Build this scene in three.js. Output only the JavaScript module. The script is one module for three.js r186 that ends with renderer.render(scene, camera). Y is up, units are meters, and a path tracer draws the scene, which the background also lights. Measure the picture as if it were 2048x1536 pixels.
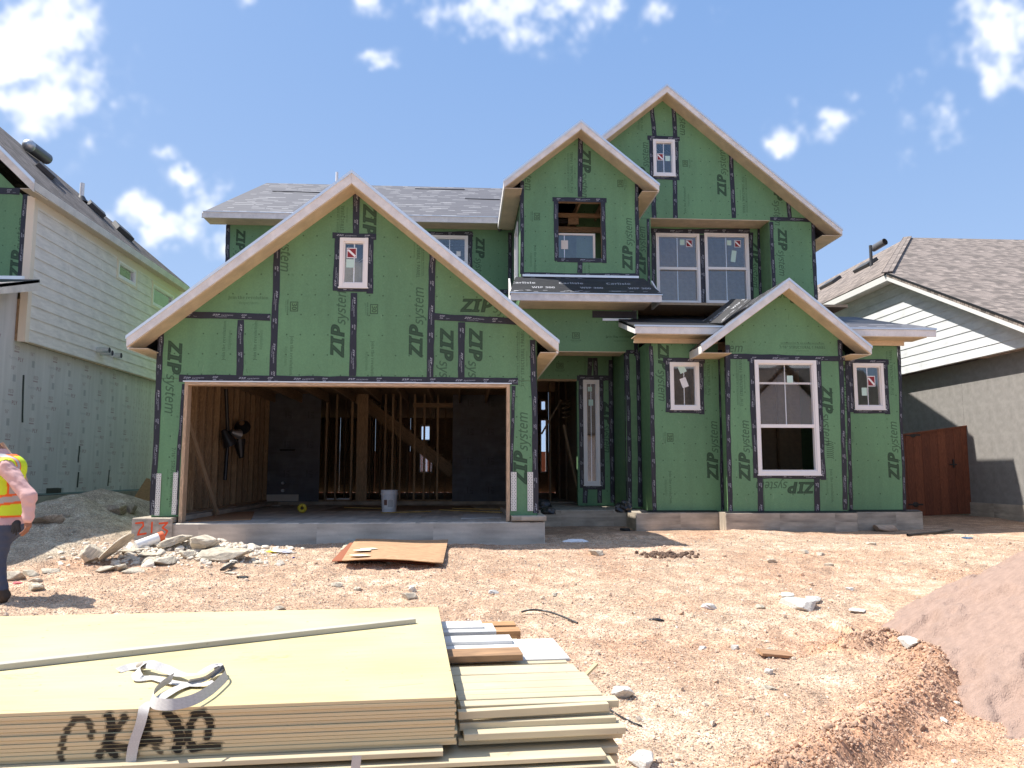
import * as THREE from 'three';
import { mergeGeometries } from 'three/addons/utils/BufferGeometryUtils.js';
import { ConvexGeometry } from 'three/addons/geometries/ConvexGeometry.js';

// ---------------------------------------------------------------- camera
const W0 = 2048, H0 = 1536, F = 1560, HOR = 178, VPX = 925;
const PITCH = Math.atan(HOR / F), YAW = Math.atan((1024 - VPX) / F * Math.cos(PITCH));
const EYE = new THREE.Vector3(0, 1.6, 0);
const scene = new THREE.Scene();
const camera = new THREE.PerspectiveCamera(2 * Math.atan(768 / F) * 180 / Math.PI, 4 / 3, 0.1, 900);
camera.position.copy(EYE); camera.rotation.order = 'YXZ'; camera.rotation.set(PITCH, -YAW, 0);
camera.updateMatrixWorld();
// a photo pixel gives a direction; planes of the place give the distance
function ray(u, v) {
  return new THREE.Vector3((u - 1024) / F, -(v - 768) / F, -1).applyEuler(camera.rotation);
}
const onZ = (u, v, z) => { const d = ray(u, v); return EYE.clone().addScaledVector(d, z / d.z); };
const onX = (u, v, x) => { const d = ray(u, v); return EYE.clone().addScaledVector(d, x / d.x); };
const onY = (u, v, y) => { const d = ray(u, v); return EYE.clone().addScaledVector(d, (y - EYE.y) / d.y); };

// ---------------------------------------------------------------- noise
function rngOf(seed) { let s = seed | 0; return () => { s = (s + 0x6d2b79f5) | 0; let t = Math.imul(s ^ (s >>> 15), 1 | s); t = (t + Math.imul(t ^ (t >>> 7), 61 | t)) ^ t; return ((t ^ (t >>> 14)) >>> 0) / 4294967296; }; }
const R = rngOf(12345);
const rr = (a, b) => a + (b - a) * R();
function hash(x, y, s) { let h = Math.imul(x | 0, 374761393) ^ Math.imul(y | 0, 668265263) ^ Math.imul(s | 0, 2147483647 - 1013); h = Math.imul(h ^ (h >>> 13), 1274126177); h ^= h >>> 16; return (h >>> 0) / 4294967296; }
function vnoise(x, y, s = 0, per = 0) {
  let xi = Math.floor(x), yi = Math.floor(y); const fx = x - xi, fy = y - yi;
  const u = fx * fx * (3 - 2 * fx), v = fy * fy * (3 - 2 * fy);
  const w = (a) => per ? ((a % per) + per) % per : a;
  const x0 = w(xi), x1 = w(xi + 1), y0 = w(yi), y1 = w(yi + 1);
  const a = hash(x0, y0, s), b = hash(x1, y0, s), c = hash(x0, y1, s), d = hash(x1, y1, s);
  return a + (b - a) * u + (c - a) * v + (a - b - c + d) * u * v;
}
function fbm(x, y, oct = 4, s = 0, per = 0) { let a = 0, w = 0.5, t = 0; for (let i = 0; i < oct; i++) { a += w * vnoise(x, y, s + i * 17, per); t += w; x *= 2; y *= 2; if (per) per *= 2; w *= 0.5; } return a / t; }
const sstep = (a, b, x) => { const t = Math.min(1, Math.max(0, (x - a) / (b - a))); return t * t * (3 - 2 * t); };
const lerp = (a, b, t) => a + (b - a) * t;

// ---------------------------------------------------------------- sky and sun
// air and fair-weather cumulus, computed by direction
const SUN = new THREE.Vector3(-0.62, 1, -0.11).normalize();
const CLOUDS = [ // photo pixel of the centre, half width, half height (pixels of the photo), strength
  [20, 105, 120, 110, 1.15], [75, 205, 110, 70, 1.1], [130, 140, 70, 50, .8], [205, 215, 70, 26, .55], [-120, 180, 160, 120, 1.2],
  [1030, 12, 215, 42, 1.0], [1060, 55, 120, 32, .8], [930, 18, 90, 30, .7], [1190, 20, 130, 34, .7],
  [272, 408, 36, 34, 1.0], [300, 445, 40, 26, .95], [362, 455, 80, 36, 1.05], [412, 400, 36, 44, .85], [430, 470, 40, 30, .8],
  [374, 345, 26, 24, .75], [318, 300, 20, 14, .35],
  [1560, 284, 46, 15, .6], [1602, 264, 60, 20, .78], [1652, 240, 52, 22, .8], [1692, 234, 30, 14, .6], [1632, 222, 40, 13, .55], [1600, 285, 60, 12, .5], [1700, 182, 26, 12, .45], [1890, 225, 52, 42, .9], [1905, 185, 30, 40, .7], [1893, 285, 18, 14, .5],
  [2010, 45, 70, 70, 1.05], [2000, 110, 60, 40, .95], [2040, 150, 60, 30, .85], [1800, 185, 34, 10, .4], [1840, 160, 16, 12, .45],
  [750, 105, 26, 14, .5], [765, 125, 16, 10, .4], [1805, 315, 22, 14, .35], [510, 8, 30, 16, .35],
];
const camInv = new THREE.Quaternion().setFromEuler(camera.rotation).invert();
function skyTexture() {
  const w = 2048, h = 1024, data = new Float32Array(w * h * 4), d = new THREE.Vector3(), q = new THREE.Vector3();
  for (let j = 0; j < h; j++) {
    const el = ((j + 0.5) / h - 0.5) * Math.PI;
    for (let i = 0; i < w; i++) {
      const az = ((i + 0.5) / w - 0.5) * 2 * Math.PI;
      d.set(Math.cos(az) * Math.cos(el), Math.sin(el), Math.sin(az) * Math.cos(el));
      const e = Math.max(0, d.y), k = Math.pow(1 - e, 2.2);
      const sd = Math.max(0, d.dot(SUN)), glow = 0.085 * Math.pow(sd, 2.5) + 0.26 * Math.pow(sd, 9) + 0.5 * Math.pow(sd, 60);
      let r = lerp(0.095, 0.325, k) + glow, g = lerp(0.20, 0.435, k) + glow * 0.98, b = lerp(0.43, 0.60, k) + glow * 0.9;
      // clouds
      let cov = 0, body = 0;
      q.copy(d).applyQuaternion(camInv);
      const inFront = q.z < -0.25;
      const cu = inFront ? 1024 - F * q.x / q.z : 1e5, cv = inFront ? 768 + F * q.y / q.z : 1e5;
      if (inFront && cu > -500 && cu < 2500 && cv > -400 && cv < 1100) {
        const n = fbm(cu / 60, cv / 60, 6, 3), n2 = fbm(cu / 16 + 40, cv / 16, 4, 9);
        const wx = cu + 70 * (fbm(cu / 75 + 11, cv / 75, 4, 13) - 0.5) + 26 * (fbm(cu / 20, cv / 20 + 5, 3, 15) - 0.5), wy = cv + 62 * (fbm(cu / 75, cv / 75 + 31, 4, 14) - 0.5) + 22 * (fbm(cu / 20 + 9, cv / 20, 3, 16) - 0.5);
        for (const [x, y, a, bb, s] of CLOUDS) {
          const dx = (wx - x) / (a * 1.12), dy = (wy - y) / (bb * 1.12), r2 = dx * dx + dy * dy;
          if (r2 < 4) cov = Math.max(cov, s * Math.exp(-r2 * 0.75));
        }
        const den = cov * 0.98 + (n - 0.5) * 1.5 + (n2 - 0.5) * 0.62;
        body = sstep(0.02, 0.3, cov) * Math.pow(sstep(0.10, 1.16, den), 1.5);
        cov = body;
      }
      // the same kind of scattered clouds go on round the rest of the sky
      if (d.y > 0.02) {
        const px = d.x / (d.y + 0.15) * 2.1, pz = d.z / (d.y + 0.15) * 2.1;
        const edge = inFront ? Math.max(sstep(1100, 1700, Math.abs(cu - 1024)), sstep(0, -700, cv)) : 1;
        const den = sstep(0.56, 0.74, fbm(px + 7, pz, 6, 77)) * edge;
        cov = Math.max(cov, den);
      }
      const cl = 0.80 - 0.22 * sstep(0.5, 1, cov) * fbm(cu / 90, cv / 50, 3, 5);
      r = lerp(r, cl, cov * 0.95); g = lerp(g, cl * 1.005, cov * 0.95); b = lerp(b, cl * 1.03, cov * 0.95);
      if (d.y < 0) { const t = sstep(0, -0.06, d.y); r = lerp(r, 0.3, t); g = lerp(g, 0.25, t); b = lerp(b, 0.2, t); }
      const o = (j * w + i) * 4; data[o] = r; data[o + 1] = g; data[o + 2] = b; data[o + 3] = 1;
    }
  }
  const t = new THREE.DataTexture(data, w, h, THREE.RGBAFormat, THREE.FloatType);
  t.mapping = THREE.EquirectangularReflectionMapping; t.magFilter = t.minFilter = THREE.LinearFilter; t.needsUpdate = true;
  return t;
}
const sky = skyTexture();
scene.background = sky; scene.environment = sky;
const sun = new THREE.DirectionalLight(new THREE.Color(1, 0.955, 0.88), 4.4);
sun.position.copy(SUN).multiplyScalar(60).add(new THREE.Vector3(0, 0, -12)); sun.target.position.set(0, 0, -12);
sun.castShadow = true; sun.shadow.mapSize.set(4096, 4096);
Object.assign(sun.shadow.camera, { left: -26, right: 26, top: 26, bottom: -26, near: 1, far: 140 });
scene.add(sun, sun.target);
const renderer = new THREE.WebGLRenderer({ antialias: true });
renderer.toneMapping = THREE.LinearToneMapping; renderer.toneMappingExposure = 1.75;
renderer.shadowMap.enabled = true; renderer.shadowMap.type = THREE.PCFSoftShadowMap;

// ---------------------------------------------------------------- scene bookkeeping
const taken = new Map();
function numbered(n) { const k = taken.get(n) || 0; taken.set(n, k + 1); return k ? n + '_' + String(k).padStart(3, '0') : n; }
function thing(name, label, category, group) {
  const o = new THREE.Group(); o.name = numbered(name); o.userData = { label, category }; if (group) o.userData.group = group;
  scene.add(o); return o;
}
function mesh(name, geo, m, parent, label) {
  const o = new THREE.Mesh(geo, m); o.name = parent ? name : numbered(name); o.castShadow = o.receiveShadow = true;
  if (label) o.userData.label = label;
  (parent || scene).add(o); return o;
}
function tag(o, label, category, group, kind) { o.userData.label = label; o.userData.category = category; if (group) o.userData.group = group; if (kind) o.userData.kind = kind; return o; }
function group(name, parent, label) { const g = new THREE.Group(); g.name = name; if (label) g.userData.label = label; parent.add(g); return g; }
function structure(name, geo, m) { const o = mesh(name, geo, m); o.userData.kind = 'structure'; return o; }
// ---------------------------------------------------------------- textures
const lin = (hex) => new THREE.Color(hex);
function dataTex(n, fn, srgb = true) {
  const d = new Uint8Array(n * n * 4);
  for (let j = 0; j < n; j++) for (let i = 0; i < n; i++) { const c = fn(i / n, j / n, i, j), o = (j * n + i) * 4; d[o] = c[0]; d[o + 1] = c[1]; d[o + 2] = c[2]; d[o + 3] = 255; }
  const t = new THREE.DataTexture(d, n, n); t.wrapS = t.wrapT = THREE.RepeatWrapping; t.magFilter = THREE.LinearFilter; t.minFilter = THREE.LinearMipmapLinearFilter; t.generateMipmaps = true;
  if (srgb) t.colorSpace = THREE.SRGBColorSpace; t.needsUpdate = true; return t;
}
const g3 = (v) => { v = Math.max(0, Math.min(255, v)); return [v, v, v]; };
function canvasTex(w, h, draw) {
  const c = document.createElement('canvas'); c.width = w; c.height = h; const x = c.getContext('2d'); draw(x, w, h);
  const t = new THREE.CanvasTexture(c); t.colorSpace = THREE.SRGBColorSpace; t.wrapS = t.wrapT = THREE.RepeatWrapping; t.anisotropy = 4; return t;
}
function rep(t, sx, sy = sx) { const c = t.clone(); c.repeat.set(sx, sy); c.needsUpdate = true; return c; }
// fine mottling used on most surfaces (tile = 1 m unless repeated)
const tMottle = dataTex(512, (u, v) => g3(236 + 44 * (fbm(u * 8, v * 8, 6, 1, 8) - 0.5) + 22 * (vnoise(u * 256, v * 256, 4, 256) - 0.5)));
const tWood = dataTex(512, (u, v) => { // grain runs along u
  const w = fbm(u * 3, v * 14, 4, 21, 0) * 5 + v * 26; const ring = Math.abs((w % 1) - 0.5) * 2;
  const f = fbm(u * 10, v * 160, 3, 31);
  const k = 0.80 + 0.16 * ring + 0.22 * (f - 0.5); return [255 * Math.min(1, k * 1.02), 255 * Math.min(1, k * 0.98), 255 * Math.min(1, k * 0.93)];
});
const tConcrete = dataTex(512, (u, v) => { // board-formed, stained
  const n = fbm(u * 4, v * 9, 6, 41, 0), s = fbm(u * 2, v * 28, 4, 47), p = vnoise(u * 200, v * 200, 3, 200) > 0.93 ? -30 : 0;
  const k = 222 + 85 * (n - 0.5) + 50 * (s - 0.5) + p; const q = Math.min(255, k); return [q, q * 0.985, q * 0.96];
});
const tConcreteB = dataTex(512, (u, v) => g3(128 + 120 * (fbm(u * 6, v * 22, 5, 49) - 0.5) + 60 * (vnoise(u * 160, v * 160, 3, 160) - 0.5)), false);
const tGrit = dataTex(1024, (u, v) => { // loose gravelly soil
  const a = vnoise(u * 300, v * 300, 61, 300), b = vnoise(u * 140, v * 140, 62, 140), c = fbm(u * 12, v * 12, 5, 63, 12);
  const k = 0.74 + 0.30 * (a - 0.5) + 0.26 * (b - 0.5) + 0.30 * (c - 0.5), w = Math.max(0, c - 0.5);
  return [255 * Math.min(1, k * 1.03), 255 * Math.min(1, k * (0.97 + w * 0.12)), 255 * Math.min(1, k * (0.93 + w * 0.22))];
});
const tGritB = dataTex(1024, (u, v) => g3(255 * (0.5 * vnoise(u * 300, v * 300, 61, 300) + 0.35 * vnoise(u * 140, v * 140, 62, 140) + 0.15 * fbm(u * 30, v * 30, 3, 64, 30))), false);
const tShingle = dataTex(1024, (u, v) => { // 2 m tile: 14 courses of laminated shingles
  const row = Math.floor(v * 14), fv = v * 14 - row, off = hash(row, 3, 5) * 0.37; let x = (u + off) * 13; const tab = Math.floor(x), fx = x - tab;
  const tone = 0.76 + 0.26 * (hash(((tab % 13) + 13) % 13, row, 71) - 0.5) + 0.14 * (fbm(u * 5, v * 5, 3, 73, 5) - 0.5), grit = 0.28 * (vnoise(u * 400, v * 400, 75, 400) - 0.5);
  const lineK = fv < 0.10 ? 0.55 : 1, cut = fx < 0.03 ? 0.8 : 1;
  const k = (tone + grit) * lineK * cut; return [255 * Math.min(1, k), 255 * Math.min(1, k * 0.96), 255 * Math.min(1, k * 0.93)];
});
const tShingleB = dataTex(1024, (u, v) => { const row = Math.floor(v * 14), fv = v * 14 - row; return g3(60 + 150 * (1 - fv) * 0.6 + 60 * vnoise(u * 400, v * 400, 75, 400)); }, false);

// ---------------------------------------------------------------- materials
function mat(color, rough = 0.8, o = {}) { const { phys, ...p } = o; return new (phys ? THREE.MeshPhysicalMaterial : THREE.MeshStandardMaterial)({ color: Array.isArray(color) ? new THREE.Color().setRGB(...color) : new THREE.Color(color), roughness: rough, ...p }); }
const M = {
  lumber: mat([0.50, 0.37, 0.24], 0.8, { map: tWood }), lumber2: mat([0.40, 0.29, 0.19], 0.85, { map: tWood }), osb: mat([0.46, 0.34, 0.22], 0.88, { map: rep(tMottle, 3), bumpMap: tGritB, bumpScale: 0.002 }),
  jamb: mat([0.66, 0.50, 0.36], 0.7, { map: tWood }), plywood: mat([0.50, 0.29, 0.16], 0.85, { map: rep(tWood, 0.7, 1.3) }), plyEdge: mat([0.30, 0.10, 0.05], 0.9),
  trim: mat([0.89, 0.85, 0.81], 0.6, { map: rep(tMottle, 1.3) }), soffit: mat([0.74, 0.59, 0.41], 0.65, { map: rep(tMottle, 0.9) }),
  drip: mat([0.74, 0.77, 0.80], 0.32, { metalness: 0.75 }), flash: mat([0.80, 0.82, 0.83], 0.35, { metalness: 0.6 }), galv: mat([0.62, 0.63, 0.64], 0.42, { metalness: 0.85, map: rep(tMottle, 3) }),
  concrete: mat([0.56, 0.49, 0.41], 0.9, { map: tConcrete, bumpMap: tConcreteB, bumpScale: 0.006 }), slab: mat([0.56, 0.53, 0.49], 0.8, { map: rep(tMottle, 0.7), bumpMap: tConcreteB, bumpScale: 0.002 }),
  greenPlain: mat([0.15, 0.285, 0.135], 0.62, { map: rep(tMottle, 2) }),
  vinyl: mat([0.85, 0.82, 0.80], 0.42), vinylTan: mat([0.62, 0.57, 0.50], 0.45), black: mat([0.015, 0.015, 0.017], 0.5), rubber: mat([0.02, 0.02, 0.022], 0.35),
  glass: new THREE.MeshPhysicalMaterial({ color: 0xffffff, roughness: 0.02, transmission: 1, thickness: 0, ior: 1.85 }),
  muntin: mat([0.78, 0.80, 0.80], 0.4), stickRed: mat([0.42, 0.03, 0.04], 0.5), stickWhite: mat([0.8, 0.8, 0.8], 0.5), stickGreen: mat([0.55, 0.74, 0.66], 0.5),
  under: mat([0.030, 0.031, 0.036], 0.55, { map: rep(tMottle, 2) }),
};

// ---------------------------------------------------------------- geometry
class Frame { // a plane with its own u, v (metres) and outward normal
  constructor(o, U, V, N) { this.o = o; this.U = U; this.V = V; this.N = N; }
  p(u, v, n = 0) { return this.o.clone().addScaledVector(this.U, u).addScaledVector(this.V, v).addScaledVector(this.N, n); }
}
const V3 = (x, y, z) => new THREE.Vector3(x, y, z);
const faceZ = (z) => new Frame(V3(0, 0, z), V3(1, 0, 0), V3(0, 1, 0), V3(0, 0, 1));
const faceL = (x) => new Frame(V3(x, 0, 0), V3(0, 0, 1), V3(0, 1, 0), V3(-1, 0, 0));   // faces -x, u = z
const faceR = (x) => new Frame(V3(x, 0, 0), V3(0, 0, -1), V3(0, 1, 0), V3(1, 0, 0));   // faces +x, u = -z
const faceB = (z) => new Frame(V3(0, 0, z), V3(-1, 0, 0), V3(0, 1, 0), V3(0, 0, -1));  // faces -z
function clipPoly(poly, clip) { // Sutherland-Hodgman, clip convex and counter-clockwise
  let out = poly;
  for (let i = 0; i < clip.length && out.length; i++) {
    const a = clip[i], b = clip[(i + 1) % clip.length], inp = out; out = [];
    const side = (p) => (b[0] - a[0]) * (p[1] - a[1]) - (b[1] - a[1]) * (p[0] - a[0]);
    for (let k = 0; k < inp.length; k++) {
      const p = inp[k], q = inp[(k + 1) % inp.length], sp = side(p), sq = side(q);
      if (sp >= -1e-9) out.push(p);
      if ((sp > 1e-9 && sq < -1e-9) || (sp < -1e-9 && sq > 1e-9)) { const t = sp / (sp - sq); out.push([p[0] + (q[0] - p[0]) * t, p[1] + (q[1] - p[1]) * t]); }
    }
  }
  return out;
}
const rectP = (x0, y0, x1, y1) => [[x0, y0], [x1, y0], [x1, y1], [x0, y1]];
function cutRects(rects, h) { // rects minus one rectangle
  const out = [];
  for (const r of rects) {
    if (h[0] >= r[2] || h[2] <= r[0] || h[1] >= r[3] || h[3] <= r[1]) { out.push(r); continue; }
    if (h[0] > r[0]) out.push([r[0], r[1], h[0], r[3]]);
    if (h[2] < r[2]) out.push([h[2], r[1], r[2], r[3]]);
    const a = Math.max(r[0], h[0]), b = Math.min(r[2], h[2]);
    if (h[1] > r[1]) out.push([a, r[1], b, h[1]]);
    if (h[3] < r[3]) out.push([a, h[3], b, r[3]]);
  }
  return out;
}
function geoFrom(pos, uv) {
  const g = new THREE.BufferGeometry(); g.setAttribute('position', new THREE.Float32BufferAttribute(pos, 3)); g.setAttribute('uv', new THREE.Float32BufferAttribute(uv, 2)); g.computeVertexNormals(); return g;
}
// convex polygon on a frame pushed from n0 (back) to n1 (front); uvf maps plane metres to uv
function prism(fr, poly, n0, n1, uvf = (u, v) => [u, v]) {
  const pos = [], uv = [], P = (u, v, n) => { const p = fr.p(u, v, n); return [p.x, p.y, p.z]; };
  const tri = (a, b, c) => { for (const [u, v, n, s, t] of [a, b, c]) { pos.push(...P(u, v, n)); uv.push(s, t); } };
  for (let i = 1; i < poly.length - 1; i++) {
    const f = [poly[0], poly[i], poly[i + 1]];
    tri(...f.map(([u, v]) => [u, v, n1, ...uvf(u, v)])); tri(...[f[0], f[2], f[1]].map(([u, v]) => [u, v, n0, ...uvf(u, v)]));
  }
  for (let i = 0; i < poly.length; i++) {
    const a = poly[i], b = poly[(i + 1) % poly.length], ua = uvf(a[0], a[1]), ub = uvf(b[0], b[1]);
    tri([a[0], a[1], n0, ...ua], [b[0], b[1], n0, ...ub], [b[0], b[1], n1, ...ub]); tri([a[0], a[1], n0, ...ua], [b[0], b[1], n1, ...ub], [a[0], a[1], n1, ...ua]);
  }
  return geoFrom(pos, uv);
}
// slab under a planar polygon of 3D points (counter-clockwise seen from above/outside), uv in metres along its first edge
function slab(pts, t) {
  const n = V3(0, 0, 0); for (let i = 0; i < pts.length; i++) { const a = pts[i], b = pts[(i + 1) % pts.length]; n.x += (a.y - b.y) * (a.z + b.z); n.y += (a.z - b.z) * (a.x + b.x); n.z += (a.x - b.x) * (a.y + b.y); }
  n.normalize(); const U = pts[1].clone().sub(pts[0]).normalize(), V = n.clone().cross(U);
  const fr = new Frame(pts[0], U, V, n), poly = pts.map((p) => { const q = p.clone().sub(pts[0]); return [q.dot(U), q.dot(V)]; });
  return prism(fr, poly, -t, 0);
}
let uvSeed = 0;
function box(x0, x1, y0, y1, z0, z1, bev = 0) { // uv in metres, the longest side along u
  const w = x1 - x0, h = y1 - y0, d = z1 - z0; const g = bev ? bevelBox(w, h, d, bev) : new THREE.BoxGeometry(w, h, d);
  const p = g.attributes.position, n = g.attributes.normal, uv = g.attributes.uv; uvSeed += 0.37;
  const L = w >= h && w >= d ? 0 : h >= d ? 1 : 2;
  for (let i = 0; i < p.count; i++) {
    const c = [p.getX(i), p.getY(i), p.getZ(i)], m = [Math.abs(n.getX(i)), Math.abs(n.getY(i)), Math.abs(n.getZ(i))], k = m[0] > m[1] && m[0] > m[2] ? 0 : m[1] > m[2] ? 1 : 2;
    const ax = [0, 1, 2].filter((a) => a !== k); const a = ax.includes(L) ? L : ax[0], b = ax.find((q) => q !== a);
    uv.setXY(i, c[a] + uvSeed, c[b] + uvSeed * 1.7);
  }
  g.translate((x0 + x1) / 2, (y0 + y1) / 2, (z0 + z1) / 2); return g;
}
function bevelBox(w, h, d, b) {
  const s = new THREE.Shape(); const x = w / 2 - b, y = h / 2 - b; s.moveTo(-x, -y); s.lineTo(x, -y); s.lineTo(x, y); s.lineTo(-x, y); s.closePath();
  const g = new THREE.ExtrudeGeometry(s, { depth: Math.max(1e-4, d - 2 * b), bevelEnabled: true, bevelThickness: b, bevelSize: b, bevelSegments: 1, steps: 1 }); g.translate(0, 0, -d / 2 + b); return g;
}
function beam(p0, p1, w, h, up = V3(0, 1, 0), bev = 0) { // a stick from p0 to p1, w across, h along up
  const len = p0.distanceTo(p1), g = box(-len / 2, len / 2, -h / 2, h / 2, -w / 2, w / 2, bev);
  const X = p1.clone().sub(p0).normalize(), Z = X.clone().cross(up).normalize(), Y = Z.clone().cross(X);
  g.applyMatrix4(new THREE.Matrix4().makeBasis(X, Y, Z)); const c = p0.clone().add(p1).multiplyScalar(0.5); g.translate(c.x, c.y, c.z); return g;
}
function tube(pts, r, seg = 24, rad = 8) { return new THREE.TubeGeometry(new THREE.CatmullRomCurve3(pts), seg, r, rad, false); }
const merge = (l) => mergeGeometries(l.map((g) => { const q = g.index ? g.toNonIndexed() : g; for (const k of Object.keys(q.attributes)) if (!['position', 'normal', 'uv'].includes(k)) q.deleteAttribute(k); return q; }));

// ---------------------------------------------------------------- prints on the green sheathing
function drawPrint(x, kind, s) { // centred at 0,0, s = canvas pixels per metre, reading to +x
  const ink = 'rgba(24,48,30,0.66)', soft = 'rgba(28,54,34,0.52)';
  x.textBaseline = 'middle'; x.textAlign = 'left';
  if (kind === 'zip') {
    x.save(); x.transform(1, 0, -0.22, 1, 0, 0); x.fillStyle = ink; x.textAlign = 'left';
    x.font = `bold ${0.255 * s}px sans-serif`; x.save(); x.translate(-0.53 * s, 0); x.scale(1.24, 1.06); x.fillText('ZIP', 0, 0); x.lineWidth = 0.016 * s; x.strokeStyle = ink; x.strokeText('ZIP', 0, 0); x.restore();
    x.fillStyle = soft; x.font = `${0.205 * s}px sans-serif`; x.save(); x.translate(-0.035 * s, 0.03 * s); x.scale(0.9, 1); x.fillText('system', 0, 0); x.strokeStyle = soft; x.lineWidth = 0.005 * s; x.strokeText('system', 0, 0); x.restore();
    x.font = `${0.05 * s}px sans-serif`; x.fillText('®', 0.54 * s, -0.085 * s); x.restore();
  } else if (kind === '30') {
    x.fillStyle = ink; x.fillRect(-0.075 * s, -0.10 * s, 0.15 * s, 0.12 * s); x.fillStyle = 'rgb(100,138,96)'; x.fillRect(-0.063 * s, -0.088 * s, 0.126 * s, 0.096 * s);
    x.fillStyle = ink; x.textAlign = 'center'; x.font = `bold ${0.1 * s}px sans-serif`; x.fillText('30', 0, -0.038 * s);
    x.font = `bold ${0.034 * s}px sans-serif`; x.fillText('YEAR SYSTEM', 0, 0.055 * s); x.font = `${0.02 * s}px sans-serif`; x.fillText('LIMITED WARRANTY', 0, 0.088 * s);
  } else if (kind === 'join') {
    x.fillStyle = soft; x.textAlign = 'center'; x.font = `bold ${0.062 * s}px serif`; x.fillText('Join the revolution.', 0, -0.035 * s); x.font = `${0.055 * s}px serif`; x.fillText('#zipsystem', 0, 0.045 * s);
  } else if (kind === 'panel') {
    x.fillStyle = soft; x.textAlign = 'center'; x.font = `bold ${0.036 * s}px sans-serif`; x.fillText('WATER-RESISTIVE  &  AIR BARRIER PROTECTION', 0, -0.07 * s); x.fillRect(-0.42 * s, -0.045 * s, 0.84 * s, 0.004 * s);
    x.font = `bold ${0.066 * s}px sans-serif`; x.fillText('7/16" STRUCTURAL 1 PANEL', 0, 0.008 * s); x.font = `bold ${0.026 * s}px sans-serif`; x.fillText('SIZED FOR SPACING', 0, 0.068 * s);
  } else if (kind === 'wave') {
    x.strokeStyle = ink; x.lineWidth = 0.012 * s; for (let k = -4; k <= 4; k++) { x.beginPath(); x.moveTo(k * 0.035 * s, -0.07 * s); x.quadraticCurveTo((k * 0.035 + 0.03) * s, -0.02 * s, (k * 0.035 - 0.01) * s, 0.06 * s); x.stroke(); }
  }
}
function sheathing(z, bounds, prints, seed, toPlane) { // texture for one wall face; bounds in metres; prints at photo pixels
  const [x0, y0, x1, y1] = bounds, s = Math.min(230, 1500 / Math.max(x1 - x0, y1 - y0)), w = Math.ceil((x1 - x0) * s), h = Math.ceil((y1 - y0) * s);
  const t = canvasTex(w, h, (x) => {
    const img = x.createImageData(w, h), d = img.data;
    for (let j = 0; j < h; j++) for (let i = 0; i < w; i++) {
      const X = i / s, Y = j / s, n = fbm(X * 1.1 + seed, Y * 0.8, 4, seed), m = vnoise(X * 70, Y * 70, seed + 5), st = fbm(X * 9 + seed, Y * 1.5, 3, seed + 9);
      const k = 1 + 0.16 * (n - 0.5) + 0.07 * (m - 0.5) + 0.08 * (st - 0.5), o = (j * w + i) * 4;
      d[o] = 99 * k; d[o + 1] = 140 * k; d[o + 2] = 101 * k; d[o + 3] = 255;
    }
    x.putImageData(img, 0, 0);
    const at = (u, v) => { const [a, b] = toPlane ? toPlane(u, v) : (() => { const p = onZ(u, v, z); return [p.x, p.y]; })(); return [(a - x0) * s, (y1 - b) * s]; };
    // fastener marks on the panel grid
    x.fillStyle = 'rgba(24,50,30,0.55)';
    for (let a = Math.ceil(x0 / 0.203) * 0.203; a < x1; a += 0.203) for (let b = Math.ceil(y0 / 0.305) * 0.305; b < y1; b += 0.305) { if (hash(a * 1000, b * 1000, seed) < 0.86) { x.beginPath(); x.arc((a - x0) * s, (y1 - b) * s, 0.011 * s, 0, 7); x.fill(); } }
    for (const [kind, u, v, rot] of prints) { const [cx, cy] = at(u, v); x.save(); x.translate(cx, cy); x.rotate(-rot * Math.PI / 180); drawPrint(x, kind, s); x.restore(); }
    // scuffs, dust streaks and small scrapes
    for (let k = 0; k < (x1 - x0) * (y1 - y0) * 7; k++) { const a = hash(k, seed, 1) * w, b = hash(k, seed, 2) * h; x.strokeStyle = hash(k, seed, 3) < 0.6 ? 'rgba(205,205,185,0.16)' : 'rgba(20,40,25,0.22)'; x.lineWidth = 1 + 1.4 * hash(k, seed, 4); x.beginPath(); x.moveTo(a, b); x.lineTo(a + (hash(k, seed, 5) - 0.5) * 0.09 * s, b + hash(k, seed, 6) * 0.12 * s); x.stroke(); }
  });
  t.wrapS = t.wrapT = THREE.ClampToEdgeWrapping;
  const m = new THREE.MeshStandardMaterial({ map: t, roughness: 0.62, color: new THREE.Color().setRGB(1.0, 1.0, 1.0) });
  const uvf = (u, v) => [(u - x0) / (x1 - x0), (v - y0) / (y1 - y0)];
  return { m, uvf };
}
const tTape = canvasTex(1024, 128, (x, w, h) => { // 1.6 m of seam tape
  x.fillStyle = 'rgb(33,34,46)'; x.fillRect(0, 0, w, h);
  for (let k = 0; k < 900; k++) { x.fillStyle = hash(k, 1, 8) < 0.5 ? 'rgba(90,92,105,0.10)' : 'rgba(5,5,10,0.16)'; x.fillRect(hash(k, 2, 8) * w, hash(k, 3, 8) * h, 3 + 22 * hash(k, 4, 8), 1 + 5 * hash(k, 5, 8)); }
  for (let k = 0; k < 4; k++) {
    x.save(); x.translate(40 + k * 256, 62); x.fillStyle = 'rgba(205,208,215,0.8)'; x.transform(1, 0, -0.2, 1, 0, 0);
    if (k % 2 === 0) { x.font = 'bold 44px sans-serif'; x.fillText('ZIP', 0, 6); x.font = '36px sans-serif'; x.fillText('system', 78, 6); x.font = 'bold 15px sans-serif'; x.fillText('FLASHING TAPE', 30, 34); }
    else { x.font = 'bold 34px sans-serif'; x.fillText('ZIP', 10, -8); x.font = 'bold 30px sans-serif'; x.fillText('30', 20, 32); x.font = '17px sans-serif'; x.fillText('Tape', 80, 30); }
    x.restore();
  }
});
M.tape = mat(0xffffff, 0.5, { map: tTape });
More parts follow.
